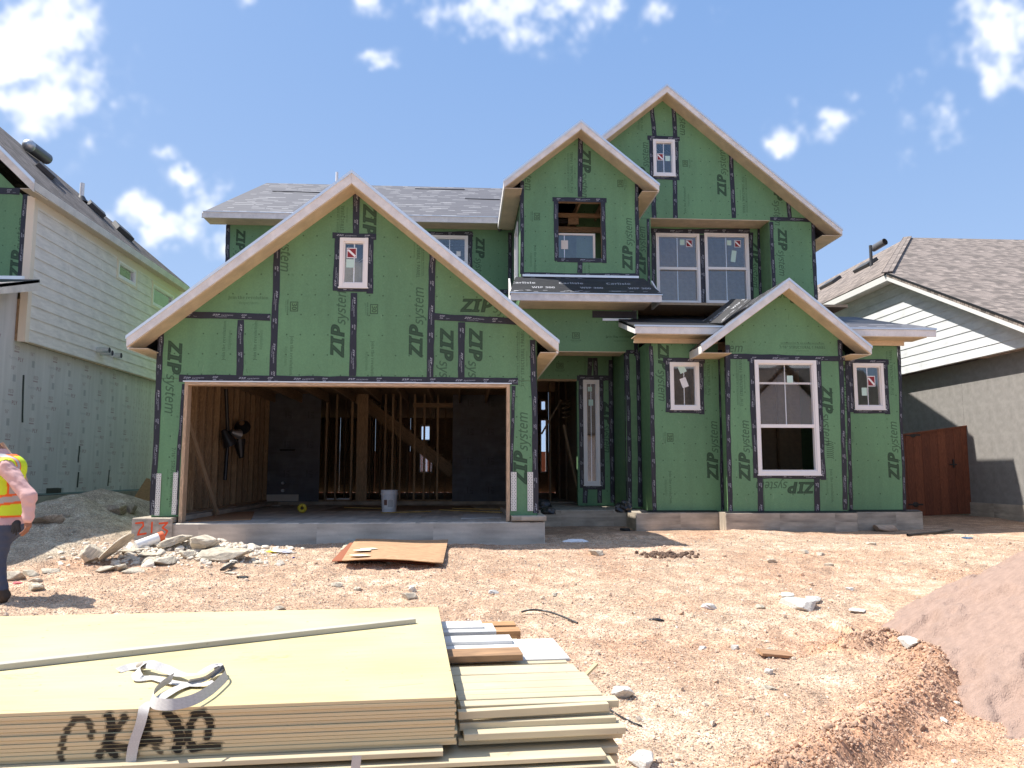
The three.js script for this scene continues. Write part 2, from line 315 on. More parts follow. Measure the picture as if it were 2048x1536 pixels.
M.tapePlain = mat([0.016, 0.017, 0.022], 0.5, { map: rep(tMottle, 5) });
function tapeGeo(fr, a, b, w, n = 0.004) { // strip with slightly wandering, wrinkled edges
  const A = new THREE.Vector2(...a), B = new THREE.Vector2(...b), L = A.distanceTo(B), d = B.clone().sub(A).normalize(), q = new THREE.Vector2(-d.y, d.x);
  const k = Math.max(2, Math.ceil(L / 0.16)), pos = [], uv = [], idx = []; const s = R() * 100, ph = Math.floor(R() * 8) / 4;
  for (let i = 0; i <= k; i++) {
    const t = i / k, c = A.clone().addScaledVector(d, L * t), wob = (vnoise(s + t * L * 1.2, 1) - 0.5) * 0.022;
    for (const e of [-1, 1]) { const j = (vnoise(s + i * 1.7, 5 + e) - 0.5) * 0.012; const p = fr.p(c.x + q.x * (e * (w / 2 + j) + wob), c.y + q.y * (e * (w / 2 + j) + wob), n + 0.0022 * vnoise(s + i, 9 + e)); pos.push(p.x, p.y, p.z); uv.push(ph + t * L / 1.6, e * 0.5 + 0.5); }
    if (i < k) { const o = i * 2; idx.push(o, o + 2, o + 1, o + 1, o + 2, o + 3); }
  }
  // back side gives the strip its thickness
  const m = pos.length / 3; for (let i = 0; i < m; i++) { const p = V3(pos[i * 3], pos[i * 3 + 1], pos[i * 3 + 2]).addScaledVector(fr.N, -0.0035); pos.push(p.x, p.y, p.z); uv.push(uv[i * 2], uv[i * 2 + 1]); }
  for (let i = 0; i < k; i++) { const o = i * 2, p = o + m; idx.push(p, p + 1, p + 2, p + 1, p + 3, p + 2, o, p, o + 2, o + 2, p, p + 2, o + 1, o + 3, p + 1, o + 3, p + 3, p + 1); }
  const g = new THREE.BufferGeometry(); g.setAttribute('position', new THREE.Float32BufferAttribute(pos, 3)); g.setAttribute('uv', new THREE.Float32BufferAttribute(uv, 2)); g.setIndex(idx); g.computeVertexNormals(); return g;
}
// one sheathed wall: panels (own mesh each, small open joints), seam tapes over them
function sheathedWall(parent, name, fr, outline, panels, holes, tex, tapes, label) {
  const g = group(name, parent, label), gap = 0.0025;
  for (const r of panels) {
    let rs = [[Math.min(r[0], r[2]) + gap, Math.min(r[1], r[3]) + gap, Math.max(r[0], r[2]) - gap, Math.max(r[1], r[3]) - gap]];
    for (const h of holes) rs = cutRects(rs, h);
    const sets = []; // pieces that touch are one panel
    for (const q of rs) {
      const p = clipPoly(rectP(...q), outline); if (p.length < 3) continue;
      const item = { r: [q], g: [prism(fr, p, -0.011, 0, tex.uvf)] }, e = 1e-6, touch = (a, b) => a[0] <= b[2] + e && b[0] <= a[2] + e && a[1] <= b[3] + e && b[1] <= a[3] + e;
      for (let k = sets.length - 1; k >= 0; k--) if (sets[k].r.some((a) => touch(a, q))) { item.r.push(...sets[k].r); item.g.push(...sets[k].g); sets.splice(k, 1); }
      sets.push(item);
    }
    for (const s of sets) mesh('sheathing_panel', s.g.length > 1 ? merge(s.g) : s.g[0], tex.m, g);
  }
  let n = 0; for (const [a, b, w] of tapes) { mesh('seam_tape', tapeGeo(fr, a, b, w || 0.1, 0.004 + 0.0012 * (n++ % 4)), M.tape, g); }
  return g;
}
// window: frame standing proud of the wall, panes, bars between the glass, stickers
function windowUnit(parent, fr, x0, y0, x1, y1, o = {}) {
  const g = group('window', parent, o.label), fm = o.frame || M.vinyl, t = o.t || 0.055, n1 = 0.028, n0 = -0.075;
  const fp = (nm, a, b, c, d, q0, q1, m) => mesh(nm, prism(fr, rectP(a, b, c, d), q0, q1), m, g);
  fp('frame', x0, y0, x0 + t, y1, n0, n1, fm); fp('frame', x1 - t, y0, x1, y1, n0, n1, fm); fp('frame', x0 + t, y1 - t, x1 - t, y1, n0, n1 - 0.002, fm); fp('frame', x0 + t, y0, x1 - t, y0 + t, n0, n1 - 0.002, fm);
  if (o.sill !== false) fp('sill_flange', x0 - 0.012, y0 - 0.02, x1 + 0.012, y0, n0, n1 + 0.008, fm);
  const a = x0 + t, b = x1 - t, c = y0 + t, d = y1 - t, s = 0.022;
  // inner sash lip, stepped back
  for (const [p, q, r, e] of [[a, c, a + s, d], [b - s, c, b, d], [a + s, d - s, b - s, d], [a + s, c, b - s, c + s]]) fp('sash', p, q, r, e, n0, 0.004, fm);
  const A = a + s, B = b - s, C = c + s, D = d - s;
  if (o.hung) { // upper fixed pane, meeting rail, lower pane or open
    const mid = o.mid || (C + D) / 2; fp('meeting_rail', A, mid - 0.03, B, mid + 0.03, n0 + 0.01, 0.012, fm);
    fp('pane', A, mid + 0.03, B, D, -0.030, -0.025, M.glass); if (!o.open) fp('pane', A, C, B, mid - 0.03, -0.050, -0.045, M.glass);
    if (o.raised) fp('raised_sash', A, o.raised, B, o.raised + 0.035, -0.065, -0.04, fm);
    if (o.bar) { fp('glazing_bar', (A + B) / 2 - 0.008, mid + 0.03, (A + B) / 2 + 0.008, D, -0.040, -0.034, M.muntin); if (!o.open) fp('glazing_bar', (A + B) / 2 - 0.008, C, (A + B) / 2 + 0.008, mid - 0.03, -0.060, -0.054, M.muntin); }
  } else { fp('pane', A, C, B, D, -0.030, -0.025, M.glass); if (o.bar) fp('glazing_bar', (A + B) / 2 - 0.009, C, (A + B) / 2 + 0.009, D, -0.040, -0.034, M.muntin); }
  for (const [kind, sx, sy, w, h, rot] of o.stickers || []) { // sx, sy = photo pixels
    const p = onZ(sx, sy, fr.o.z), cs = Math.cos(rot || 0), sn = Math.sin(rot || 0), poly = rectP(-w / 2, -h / 2, w / 2, h / 2).map(([u, v]) => [p.x + u * cs - v * sn, p.y + u * sn + v * cs]);
    const m = kind === 'red' ? M.sticker : kind === 'green' ? M.stickGreen : M.stickWhite;
    const ux = (u, v) => { const a2 = u - p.x, b2 = v - p.y; return [(a2 * cs + b2 * sn) / w + 0.5, (-a2 * sn + b2 * cs) / h + 0.5]; };
    mesh('sticker', prism(fr, poly, -0.0248, -0.0235, ux), m, g);
  }
  return g;
}
M.sticker = mat(0xffffff, 0.5, { map: canvasTex(64, 64, (x) => { x.fillStyle = '#e8e8e8'; x.fillRect(0, 0, 64, 64); x.fillStyle = '#8c1f28'; x.fillRect(5, 5, 54, 54); x.strokeStyle = '#f0f0f0'; x.lineWidth = 13; x.beginPath(); x.moveTo(8, 12); x.lineTo(56, 54); x.stroke(); }) });
const pz = (u, v, z) => { const p = onZ(u, v, z); return [p.x, p.y]; };
const pr = (u0, v0, u1, v1, z) => { const a = onZ(u0, v1, z), b = onZ(u1, v0, z); return [a.x, a.y, b.x, b.y]; };
// ================================================================ the house under construction
const ZG = -11.7, ZB = -13.7, ZF = -14.1, ZE = -15.1, ZP = -16.4, ZU = -16.5, ZR = -17.06, ZM = -17.8, ZBACK = -27.4;
const house = thing('house_under_construction', 'unfinished two storey house in green sheathing with black seam tape and open garage', 'house');
const vt = (z, u, v0, v1, w) => { const a = onZ(u[0] ?? u, v0, z), b = onZ(u[1] ?? u, v1, z); return [[a.x, a.y], [b.x, b.y], w]; };
const T = (z, u0, v0, u1, v1, w) => [pz(u0, v0, z), pz(u1, v1, z), w];
const around = (r, w = 0.1, e = 0.06) => [ // tape laid round an opening
  [[r[0] - e - w * 0.6, r[3] + w * 0.35], [r[2] + e + w * 0.6, r[3] + w * 0.35], w], [[r[0] - w * 0.4, r[1] - e], [r[0] - w * 0.4, r[3] + e * 0.4], w], [[r[2] + w * 0.4, r[1] - e * 1.6], [r[2] + w * 0.4, r[3] + e * 0.4], w], [[r[0] - e * 0.4, r[1] - w * 0.3], [r[2] + e * 0.4, r[1] - w * 0.3], w]];
const plainTex = { m: M.greenPlain, uvf: (u, v) => [u, v] };

// ---- foundation
{
  const f = group('foundation', house);
  const c = (nm, ...a) => mesh(nm, box(...a, 0.012), M.concrete, f);
  const t213 = canvasTex(256, 128, (x, w, h) => {
    const img = x.createImageData(w, h); for (let j = 0; j < h; j++) for (let i = 0; i < w; i++) { const k = 168 + 70 * (fbm(i / 40, j / 18, 5, 90) - 0.5) + 30 * (hash(i, j, 4) - 0.5), o = (j * w + i) * 4; img.data[o] = k; img.data[o + 1] = k * 0.96; img.data[o + 2] = k * 0.9; img.data[o + 3] = 255; } x.putImageData(img, 0, 0);
    x.strokeStyle = 'rgba(235,78,36,0.92)'; x.lineWidth = 11; x.lineCap = 'round'; x.lineJoin = 'round';
    const pl = (p) => { x.beginPath(); p.forEach(([a, b], i) => i ? x.lineTo(a, b) : x.moveTo(a, b)); x.stroke(); };
    pl([[26, 26], [70, 22], [74, 42], [52, 66], [42, 96], [92, 88]]); pl([[128, 22], [128, 82]]); pl([[176, 28], [226, 24], [196, 54], [228, 74], [214, 102], [180, 98]]);
    for (let k = 0; k < 120; k++) { x.fillStyle = 'rgba(235,78,36,0.5)'; x.fillRect(30 + 200 * hash(k, 1, 3), 15 + 100 * hash(k, 2, 3), 2, 2); }
  });
  // garage slab, curbs under the walls (brick ledge standing out 0.15 m)
  mesh('garage_slab', box(-4.64, 1.21, 0.2, 0.885, -18.2, -11.53, 0.012), mat([0.66, 0.62, 0.56], 0.8, { map: rep(tConcrete, 0.6), bumpMap: tConcreteB, bumpScale: 0.003 }), f);
  c('curb', -4.66, -4.12, 0.9, 0.965, -18.2, -11.50);
  mesh('painted_curb_face', prism(faceZ(-11.5), rectP(-4.655, 0.66, -4.10, 0.955), 0, 0.018, (u, v) => [(u + 4.655) / 0.555, (v - 0.66) / 0.295]), mat(0xffffff, 0.9, { map: t213, bumpMap: tConcreteB, bumpScale: 0.004 }), f, 'curb face sprayed with the orange number 213');
  c('curb', 0.72, 1.23, 0.9, 0.975, -15.0, -11.50);
  c('porch_slab', 1.24, 3.44, 0.2, 0.905, -27.2, -14.78);
  c('flank_footing', 3.10, 8.42, 0.15, 0.895, -27.2, -13.96);
  c('bay_footing', 4.60, 6.98, 0.12, 0.905, -14.2, -13.56);
  c('rear_slab', -5.6, 3.1, 0.2, 0.93, -27.2, -18.22);
}
// ---- garage front wall
{
  const z = ZG, fr = faceZ(z), xl = -4.48, xr = 1.12, ap = [-1.685, 5.95], sl = 0.82;
  const yl = ap[1] - sl * (ap[0] - xl), yr = ap[1] - sl * (xr - ap[0]);
  const outline = [[xl, 0.975], [xr, 0.975], [xr, yr], ap, [xl, yl]];
  const door = [-4.08, 0, 0.705, 2.93], win = pr(678, 477, 737, 574, z);
  const tex = sheathing(z, [xl, 0.9, xr, 6.0], [
    ['zip', 347, 755, -90], ['zip', 577, 475, -90], ['zip', 738, 478, -90], ['zip', 677, 643, 90], ['zip', 833, 643, 90], ['zip', 893, 728, -90], ['zip', 951, 728, -90], ['zip', 993, 612, 0], ['zip', 1042, 895, 90],
    ['join', 498, 600, 0], ['join', 453, 680, 90], ['join', 516, 680, 90], ['join', 578, 712, -90], ['join', 740, 722, -90], ['30', 583, 613, -90], ['30', 743, 618, -90],
    ['panel', 1045, 717, 90], ['panel', 345, 955, -90], ['panel', 685, 430, 90], ['panel', 838, 500, -90]], 11);
  const X = (u, v) => onZ(u, v, z).x, Y = (v, u = 700) => onZ(u, v, z).y;
  const a = X(483, 690), b = X(553, 620), c = X(710, 560), d = X(862, 620), e = X(922, 700), y1 = Y(631, 450), y2 = Y(638, 950), y0 = Y(759);
  const panels = [[xl, y1, b, 6], [xl, y0, a, y1], [a, y0, b, y1], [b, y0, c, 6], [c, y0, d, 6], [d, y2, xr, 6], [d, y0, e, y2], [e, y0, xr, y2], [xl, 0.9, door[0], y0], [door[2], 0.9, xr, y0]];
  const tapes = [vt(z, [556, 547], 470, 752), vt(z, [712, 712], 378, 468), vt(z, [707, 705], 586, 752), vt(z, [865, 860], 500, 756), vt(z, [483, 481], 640, 752), vt(z, [923, 922], 645, 756),
    T(z, 362, 628, 541, 634), T(z, 868, 633, 1033, 645), T(z, 358, 757, 1036, 763, 0.105), vt(z, [322, 306], 664, 1030, 0.085), vt(z, [1066, 1073], 680, 1026, 0.085), vt(z, [367, 352], 768, 1030, 0.05), vt(z, [1027, 1020], 772, 1020, 0.05), T(z, 688, 383, 728, 383, 0.06), ...around(win, 0.095)];
  sheathedWall(house, 'garage_front_wall', fr, outline, panels, [door, win], tex, tapes);
  windowUnit(house, fr, ...win, { bar: true, stickers: [['red', 703, 505, 0.15, 0.16], ['green', 700, 526, 0.12, 0.13]] });
  mesh('added_attic_board', box(-3.4, 0.1, 3.45, 5.1, z - 1.2, z - 1.17), M.osb, house);  // board added behind the gable window so its pane stays dark
  // door opening: head and jambs of pale lumber, thin drip flashing over the head
  const j = group('garage_door_frame', house);
  mesh('jamb', box(-4.085, -4.035, 0.89, 2.93, z - 0.14, z + 0.03, 0.004), M.jamb, j); mesh('jamb', box(0.655, 0.705, 0.89, 2.93, z - 0.14, z + 0.03, 0.004), M.jamb, j);
  mesh('head', box(-4.085, 0.705, 2.885, 2.932, z - 0.14, z + 0.028, 0.004), M.jamb, j); mesh('head_flashing', box(-4.11, 0.73, 2.934, 2.95, z - 0.02, z + 0.036), M.flash, j);
  // perforated hold-down straps
  const st = canvasTex(64, 512, (x, w, h) => { x.fillStyle = '#d6d6d2'; x.fillRect(0, 0, w, h); x.fillStyle = '#4a4a48'; for (let k = 0; k < 22; k++) for (const q of [16, 46]) { x.beginPath(); x.arc(q + (k % 2 ? 4 : -4), 14 + k * 23, 5, 0, 7); x.fill(); } });
  const sm = mat(0xffffff, 0.45, { map: st, metalness: 0.35 });
  for (const [u0, u1, v0, v1] of [[309, 323, 947, 1031], [343, 356, 945, 1029], [1022, 1033, 944, 1022], [1055, 1066, 944, 1022]]) { const q = pr(u0, v0, u1, v1, z + 0.01); mesh('hold_down_strap', prism(fr, rectP(...q), 0.010, 0.014, (u, v) => [(u - q[0]) / (q[2] - q[0]), (v - q[1]) / (q[3] - q[1])]), sm, house); }
  // side walls of the garage
  const side = (fx, nm, z0) => sheathedWall(house, nm, fx, rectP(-30, 0.965, 30, 3.62), [], [], plainTex, []);
  const lw = side(faceL(xl), 'garage_side_wall'); for (let k = 0; k < 5; k++) mesh('sheathing_panel', prism(faceL(xl), rectP(-18 + k * 1.26, 0.965, -18 + k * 1.26 + 1.256, 3.62), -0.011, 0), M.greenPlain, lw);
  const rw = side(faceR(xr), 'garage_side_wall'); for (let k = 0; k < 4; k++) mesh('sheathing_panel', prism(faceR(xr), rectP(11.7 + k * 1.1, 0.975, 11.7 + k * 1.1 + 1.096, 3.62), -0.011, 0), M.greenPlain, rw);
}
// ---- roofs, fascias, soffits
function gableFront(parent, zf, zw, ap, tl, tr, o = {}) { // rake boards in the plane zf, soffits back to the wall zw; ap = top of ridge, tl / tr = top of eave ends
  const fr = faceZ(zf), h = o.h || 0.165, g = group('rake_trim', parent);
  for (const [t, s] of [[tl, -1], [tr, 1]]) {
    const A = [ap[0], ap[1]], B = [t[0], t[1]], cut = o.cut && s < 0 ? o.cut : null; const end = cut ? [cut, A[1] + (B[1] - A[1]) * (A[0] - cut) / (A[0] - B[0])] : B;
    const poly = [[A[0] + s * 0.001, A[1] - h * 1.15], [end[0], end[1] - h * 0.9], [end[0], end[1]], [A[0] + s * 0.001, A[1]]]; if (s < 0) poly.reverse();
    mesh('rake_fascia', prism(fr, poly, -0.03, 0), M.trim, g);
    const dp = [[A[0], A[1] - 0.035], [end[0] + s * 0.012, end[1] - 0.035], [end[0] + s * 0.012, end[1] + 0.014], [A[0], A[1] + 0.014]]; if (s < 0) dp.reverse();
    mesh('drip_edge', prism(fr, dp, -0.012, 0.014), M.drip, g);
    // sloping soffit under the rake
    const q = (x, y, z) => V3(x, y, z), yA = A[1] - h * 1.12, yE = end[1] - h * 0.87;
    mesh('rake_soffit', slab(s > 0 ? [q(A[0], yA, zf - 0.03), q(end[0], yE, zf - 0.03), q(end[0], yE, zw - 0.02), q(A[0], yA, zw - 0.02)] : [q(end[0], yE, zf - 0.03), q(A[0], yA, zf - 0.03), q(A[0], yA, zw - 0.02), q(end[0], yE, zw - 0.02)], 0.012), M.soffit, g);
  }
  return g;
}
function gableRoof(parent, ap, tl, tr, zf, zb, m, under = 0.10, o = {}) {
  const g = group('gable_roof', parent), q = (x, y, z) => V3(x, y, z), y = 0.012;
  const lx = o.cut ? o.cut : tl[0], ly = o.cut ? ap[1] + (tl[1] - ap[1]) * (ap[0] - o.cut) / (ap[0] - tl[0]) : tl[1];
  mesh('roof_plane', slab([q(lx, ly + y, zf), q(ap[0], ap[1] + y, zf), q(ap[0], ap[1] + y, zb), q(lx, ly + y, zb)], under), m, g);
  const zb2 = o.zbR || zb; mesh('roof_plane', slab([q(ap[0], ap[1] + y, zf), q(tr[0], tr[1] + y, zf), q(tr[0], tr[1] + y, zb2), q(ap[0], ap[1] + y, zb2)], under), m, g);
  return g;
}
// eave running back along the side of a gable: fascia and level soffit
function sideEave(parent, s, xe, xw, yt, z0, z1, h = 0.145) {
  mesh('eave_fascia', box(s > 0 ? xe - 0.03 : xe, s > 0 ? xe : xe + 0.03, yt - h, yt, z1, z0 - 0.031), M.trim, parent);
  const a = Math.min(xe, xw), b = Math.max(xe, xw); mesh('eave_soffit', box(a + (s < 0 ? 0.031 : 0), b - (s > 0 ? 0.031 : 0), yt - h + 0.002, yt - h + 0.014, z1, z0 - 0.031), M.soffit, parent);
}
const tUnder = canvasTex(2048, 1024, (x, w, h) => { // 4 m x 2 m of grey underlayment: printed rules and pale dashes
  x.fillStyle = 'rgb(88,86,90)'; x.fillRect(0, 0, w, h);
  for (let k = 0; k < 2600; k++) { x.fillStyle = hash(k, 1, 6) < 0.5 ? 'rgba(50,50,54,0.25)' : 'rgba(150,150,152,0.14)'; x.fillRect(hash(k, 2, 6) * w, hash(k, 3, 6) * h, 20 + 160 * hash(k, 4, 6), 1 + 5 * hash(k, 5, 6)); }
  for (let r = 0; r < 13; r++) { const y = 30 + r * 78; x.fillStyle = 'rgba(40,40,44,0.75)'; x.fillRect(0, y + 22, w, 5); for (let k = 0; k < 18; k++) { if (hash(r, k, 7) < 0.45) continue; x.fillStyle = 'rgba(226,224,222,0.62)'; const X = (k + hash(r, k, 8)) * w / 18; x.fillRect(X, y + 6 * hash(k, r, 9), 50 + 130 * hash(r, k, 10) ** 2, 11); } }
});
M.roofUnder = mat(0xffffff, 0.62, { map: rep(tUnder, 0.16, 0.27), phys: false });
const tFelt = canvasTex(2048, 512, (x, w, h) => { // 3 m x 0.75 m, black membrane with white lettering
  x.fillStyle = 'rgb(42,42,46)'; x.fillRect(0, 0, w, h);
  for (let k = 0; k < 1400; k++) { x.fillStyle = hash(k, 1, 16) < 0.5 ? 'rgba(20,20,22,0.3)' : 'rgba(120,120,124,0.16)'; x.fillRect(hash(k, 2, 16) * w, hash(k, 3, 16) * h, 20 + 120 * hash(k, 4, 16), 2 + 5 * hash(k, 5, 16)); }
  x.fillStyle = 'rgba(215,215,218,0.72)'; for (let k = 0; k < 4; k++) { x.font = 'bold 92px sans-serif'; x.fillText('Carlisle', 30 + k * 640, 170); x.font = 'bold 80px sans-serif'; x.fillText('WIP 300', 300 + k * 640, 330); for (let q = 0; q < 9; q++) x.fillRect(20 + k * 640 + q * 66 * hash(q, k, 3), 400 + 60 * hash(q, k, 4), 60, 10); }
});
M.felt = mat(0xffffff, 0.55, { map: rep(tFelt, 1 / 3, 1 / 0.75) });
{
  // garage gable
  const ap = [-1.674, 6.061], tl = [-4.785, 3.53], tr = [1.40, 3.53], zf = -11.28;
  gableRoof(house, ap, tl, tr, zf - 0.03, -17.9, M.roofUnder, 0.1, { zbR: -15.0 }); gableFront(house, zf, ZG, ap, tl, tr);
  sideEave(house, -1, -4.785, -4.49, 3.50, zf, -18); sideEave(house, 1, 1.40, 1.13, 3.50, zf, -15.0);
  mesh('roof_plane', slab([V3(ap[0], ap[1] + 0.012, -15.0), V3(1.13, 3.763, -15.0), V3(1.13, 3.763, -17.9), V3(ap[0], ap[1] + 0.012, -17.9)], 0.1), M.roofUnder, house);
  // main roof
  const yE = 7.41, zE = -17.3, yR = 10.1, zR = -22.6, x0 = -5.83, x1 = 8.28;
  const mr = group('main_roof', house);
  mesh('roof_plane', slab([V3(x0, yE, zE), V3(x1, yE, zE), V3(x1, yR, zR), V3(x0, yR, zR)], 0.1), M.roofUnder, mr); mesh('roof_plane', slab([V3(x1, yE, -27.9), V3(x0, yE, -27.9), V3(x0, yR, zR), V3(x1, yR, zR)], 0.1), M.roofUnder, mr);
  mesh('eave_fascia', box(x0, 0.80, yE - 0.135, yE - 0.002, zE - 0.03, zE + 0.012), M.trim, mr); mesh('drip_edge', box(x0 - 0.01, 0.79, yE - 0.004, yE + 0.012, zE - 0.03, zE + 0.03), M.drip, mr);
  mesh('eave_soffit', box(x0, 1.13, yE - 0.132, yE - 0.12, ZM, zE - 0.031), M.soffit, mr);
  for (const xx of [x0, x1 - 0.03]) for (const s of [0, 1]) mesh('rake_fascia', slab(s ? [V3(xx, yE - 0.02, -27.9), V3(xx, yR - 0.02, zR), V3(xx, yR - 0.17, zR), V3(xx, yE - 0.15, -27.9)] : [V3(xx, yR - 0.02, zR), V3(xx, yE - 0.02, zE), V3(xx, yE - 0.15, zE), V3(xx, yR - 0.17, zR)], 0.03), M.trim, mr);
  mesh('vent_pipe', new THREE.CylinderGeometry(0.04, 0.04, 0.5, 10).translate(-3.75, 10.15, -22.4), M.vinyl, mr);
  // loose lapped edges of the underlayment
  for (const [u0, v0, u1, v1] of [[545, 383, 650, 386], [930, 398, 1000, 400], [830, 378, 930, 380]]) { const P = (u, v) => { const d = ray(u, v), n = V3(0, (zE - zR), (yR - yE)).normalize(), k = V3(x0, yE, zE).sub(EYE).dot(n) / d.dot(n); return EYE.clone().addScaledVector(d, k); }; const a = P(u0, v0), b = P(u1, v1); mesh('lapped_edge', beam(a.add(V3(0, 0.008, 0.004)), b.add(V3(0, 0.01, 0.004)), 0.03, 0.012), M.under, mr); }
  // dormer
  const da = [2.305, 8.564], dl = [0.765, 7.285], dr = [3.85, 7.285], dz = -14.7;
  gableRoof(house, da, dl, dr, dz - 0.03, -19.9, M.roofUnder, 0.09); gableFront(house, dz, ZE, da, dl, dr, { h: 0.15 });
  sideEave(house, -1, dl[0], 1.13, dl[1] - 0.01, dz, -17.3, 0.135); sideEave(house, 1, dr[0], 3.51, dr[1] - 0.01, dz, ZU, 0.135);
  // skirt roof under the dormer
  const sk = group('skirt_roof', house);
  mesh('roof_plane', slab([V3(0.865, 4.975, -14.38), V3(3.785, 4.985, -14.38), V3(3.60, 5.47, -15.095), V3(1.02, 5.47, -15.095)], 0.05), M.felt, sk);
  mesh('eave_fascia', box(0.88, 3.77, 4.835, 4.968, -14.42, -14.385), M.trim, sk); mesh('drip_edge', box(0.865, 3.785, 4.966, 4.986, -14.42, -14.365), M.drip, sk);
  for (const xx of [0.88, 3.74]) mesh('end_fascia', slab(xx < 2 ? [V3(xx, 4.965, -14.42), V3(xx, 5.43, -15.09), V3(xx, 4.835, -15.09), V3(xx, 4.835, -14.42)] : [V3(xx + 0.03, 5.43, -15.09), V3(xx + 0.03, 4.965, -14.42), V3(xx + 0.03, 4.835, -14.42), V3(xx + 0.03, 4.835, -15.09)], 0.03), M.trim, sk);
  mesh('soffit_board', box(1.06, 3.58, 4.822, 4.834, -15.09, -14.42), M.soffit, sk); mesh('wall_flashing', box(1.16, 3.49, 5.47, 5.515, -15.085, -15.06), M.flash, sk);
  // big upper gable
  const ua = [4.441, 10.115], ur = [8.262, 6.905], ul = [0.62, 6.905], uz = -16.1;
  gableRoof(house, ua, ul, ur, uz - 0.03, -22.6, M.roofUnder, 0.09, { cut: 2.3 }); gableFront(house, uz, ZU, ua, ul, ur, { h: 0.15, cut: 2.45 }); sideEave(house, 1, ur[0], 7.82, ur[1] - 0.01, uz, -22, 0.135);
  // low roof in front of it and the bay gable
  const lr = group('lower_roof', house), zf2 = -13.6;
  const yL = (z) => 4.225 + 0.81 * (zf2 - z) / 2.89;
  for (const [a, b, z0] of [[3.07, 4.70, zf2], [4.70, 6.93, -13.72], [6.93, 8.66, zf2]]) mesh('roof_plane', slab([V3(a, yL(z0), z0), V3(b, yL(z0), z0), V3(b, 5.035, -16.49), V3(a, 5.035, -16.49)], 0.06), M.under, lr);
  for (const [a, b] of [[3.07, 4.70], [6.93, 8.66]]) { mesh('eave_fascia', box(a, b, 4.085, 4.212, zf2 - 0.04, zf2 - 0.005), M.trim, lr); mesh('drip_edge', box(a - 0.015, b + 0.015, 4.21, 4.24, zf2 - 0.04, zf2 + 0.012), M.drip, lr); }
  mesh('end_fascia', slab([V3(3.07, 4.21, zf2 - 0.04), V3(3.07, 4.62, -15.09), V3(3.07, 4.485, -15.09), V3(3.07, 4.085, zf2 - 0.04)], 0.03), M.trim, lr); mesh('end_fascia', slab([V3(8.66, 5.02, -16.5), V3(8.66, 4.21, zf2 - 0.04), V3(8.66, 4.085, zf2 - 0.04), V3(8.66, 4.9, -16.5)], 0.03), M.trim, lr);
  for (const [a, b, c, d] of [[3.11, 4.72, 3.14, 4.72], [6.91, 8.5, 6.91, 8.3]]) { mesh('soffit_board', box(a, b, 4.072, 4.084, ZF - 0.02, zf2 - 0.04), M.soffit, lr); mesh('frieze_board', box(c, d, 3.985, 4.071, ZF + 0.03, ZF + 0.06), M.soffit, lr); }
  mesh('wall_flashing', box(4.10, 6.9, 5.05, 5.11, ZU + 0.005, ZU + 0.035), M.flash, lr); mesh('step_flashing', box(2.75, 3.32, 4.60, 4.645, ZE + 0.005, ZE + 0.04), M.flash, lr); mesh('step_flashing_tape', box(2.55, 3.42, 4.66, 4.80, ZE + 0.004, ZE + 0.012), M.tape, lr);
  // the right side gets a pale strip along the eave
  mesh('pale_eave_strip', slab([V3(6.9, 4.243, zf2 + 0.004), V3(8.66, 4.243, zf2 + 0.004), V3(8.66, 4.48, -14.45), V3(6.9, 4.48, -14.45)], 0.012), M.roofUnder, lr);
  const ba = [5.822, 5.067], bl = [4.19, 3.845], br = [7.285, 3.845], bz = -13.35;
  gableRoof(house, ba, bl, br, bz - 0.03, -16.48, M.felt, 0.07); gableFront(house, bz, ZB, ba, bl, br, { h: 0.15 });
  sideEave(house, -1, bl[0], 4.74, bl[1] - 0.01, bz, ZF, 0.135); sideEave(house, 1, br[0], 6.9, br[1] - 0.01, bz, ZF, 0.135);
  // loose membrane flap curling up beside the bay gable
  mesh('loose_membrane', slab([V3(4.72, 4.33, -13.8), V3(5.30, 4.78, -13.8), V3(5.22, 4.93, -14.6), V3(4.55, 4.52, -14.6)], 0.008), M.felt, lr);
}
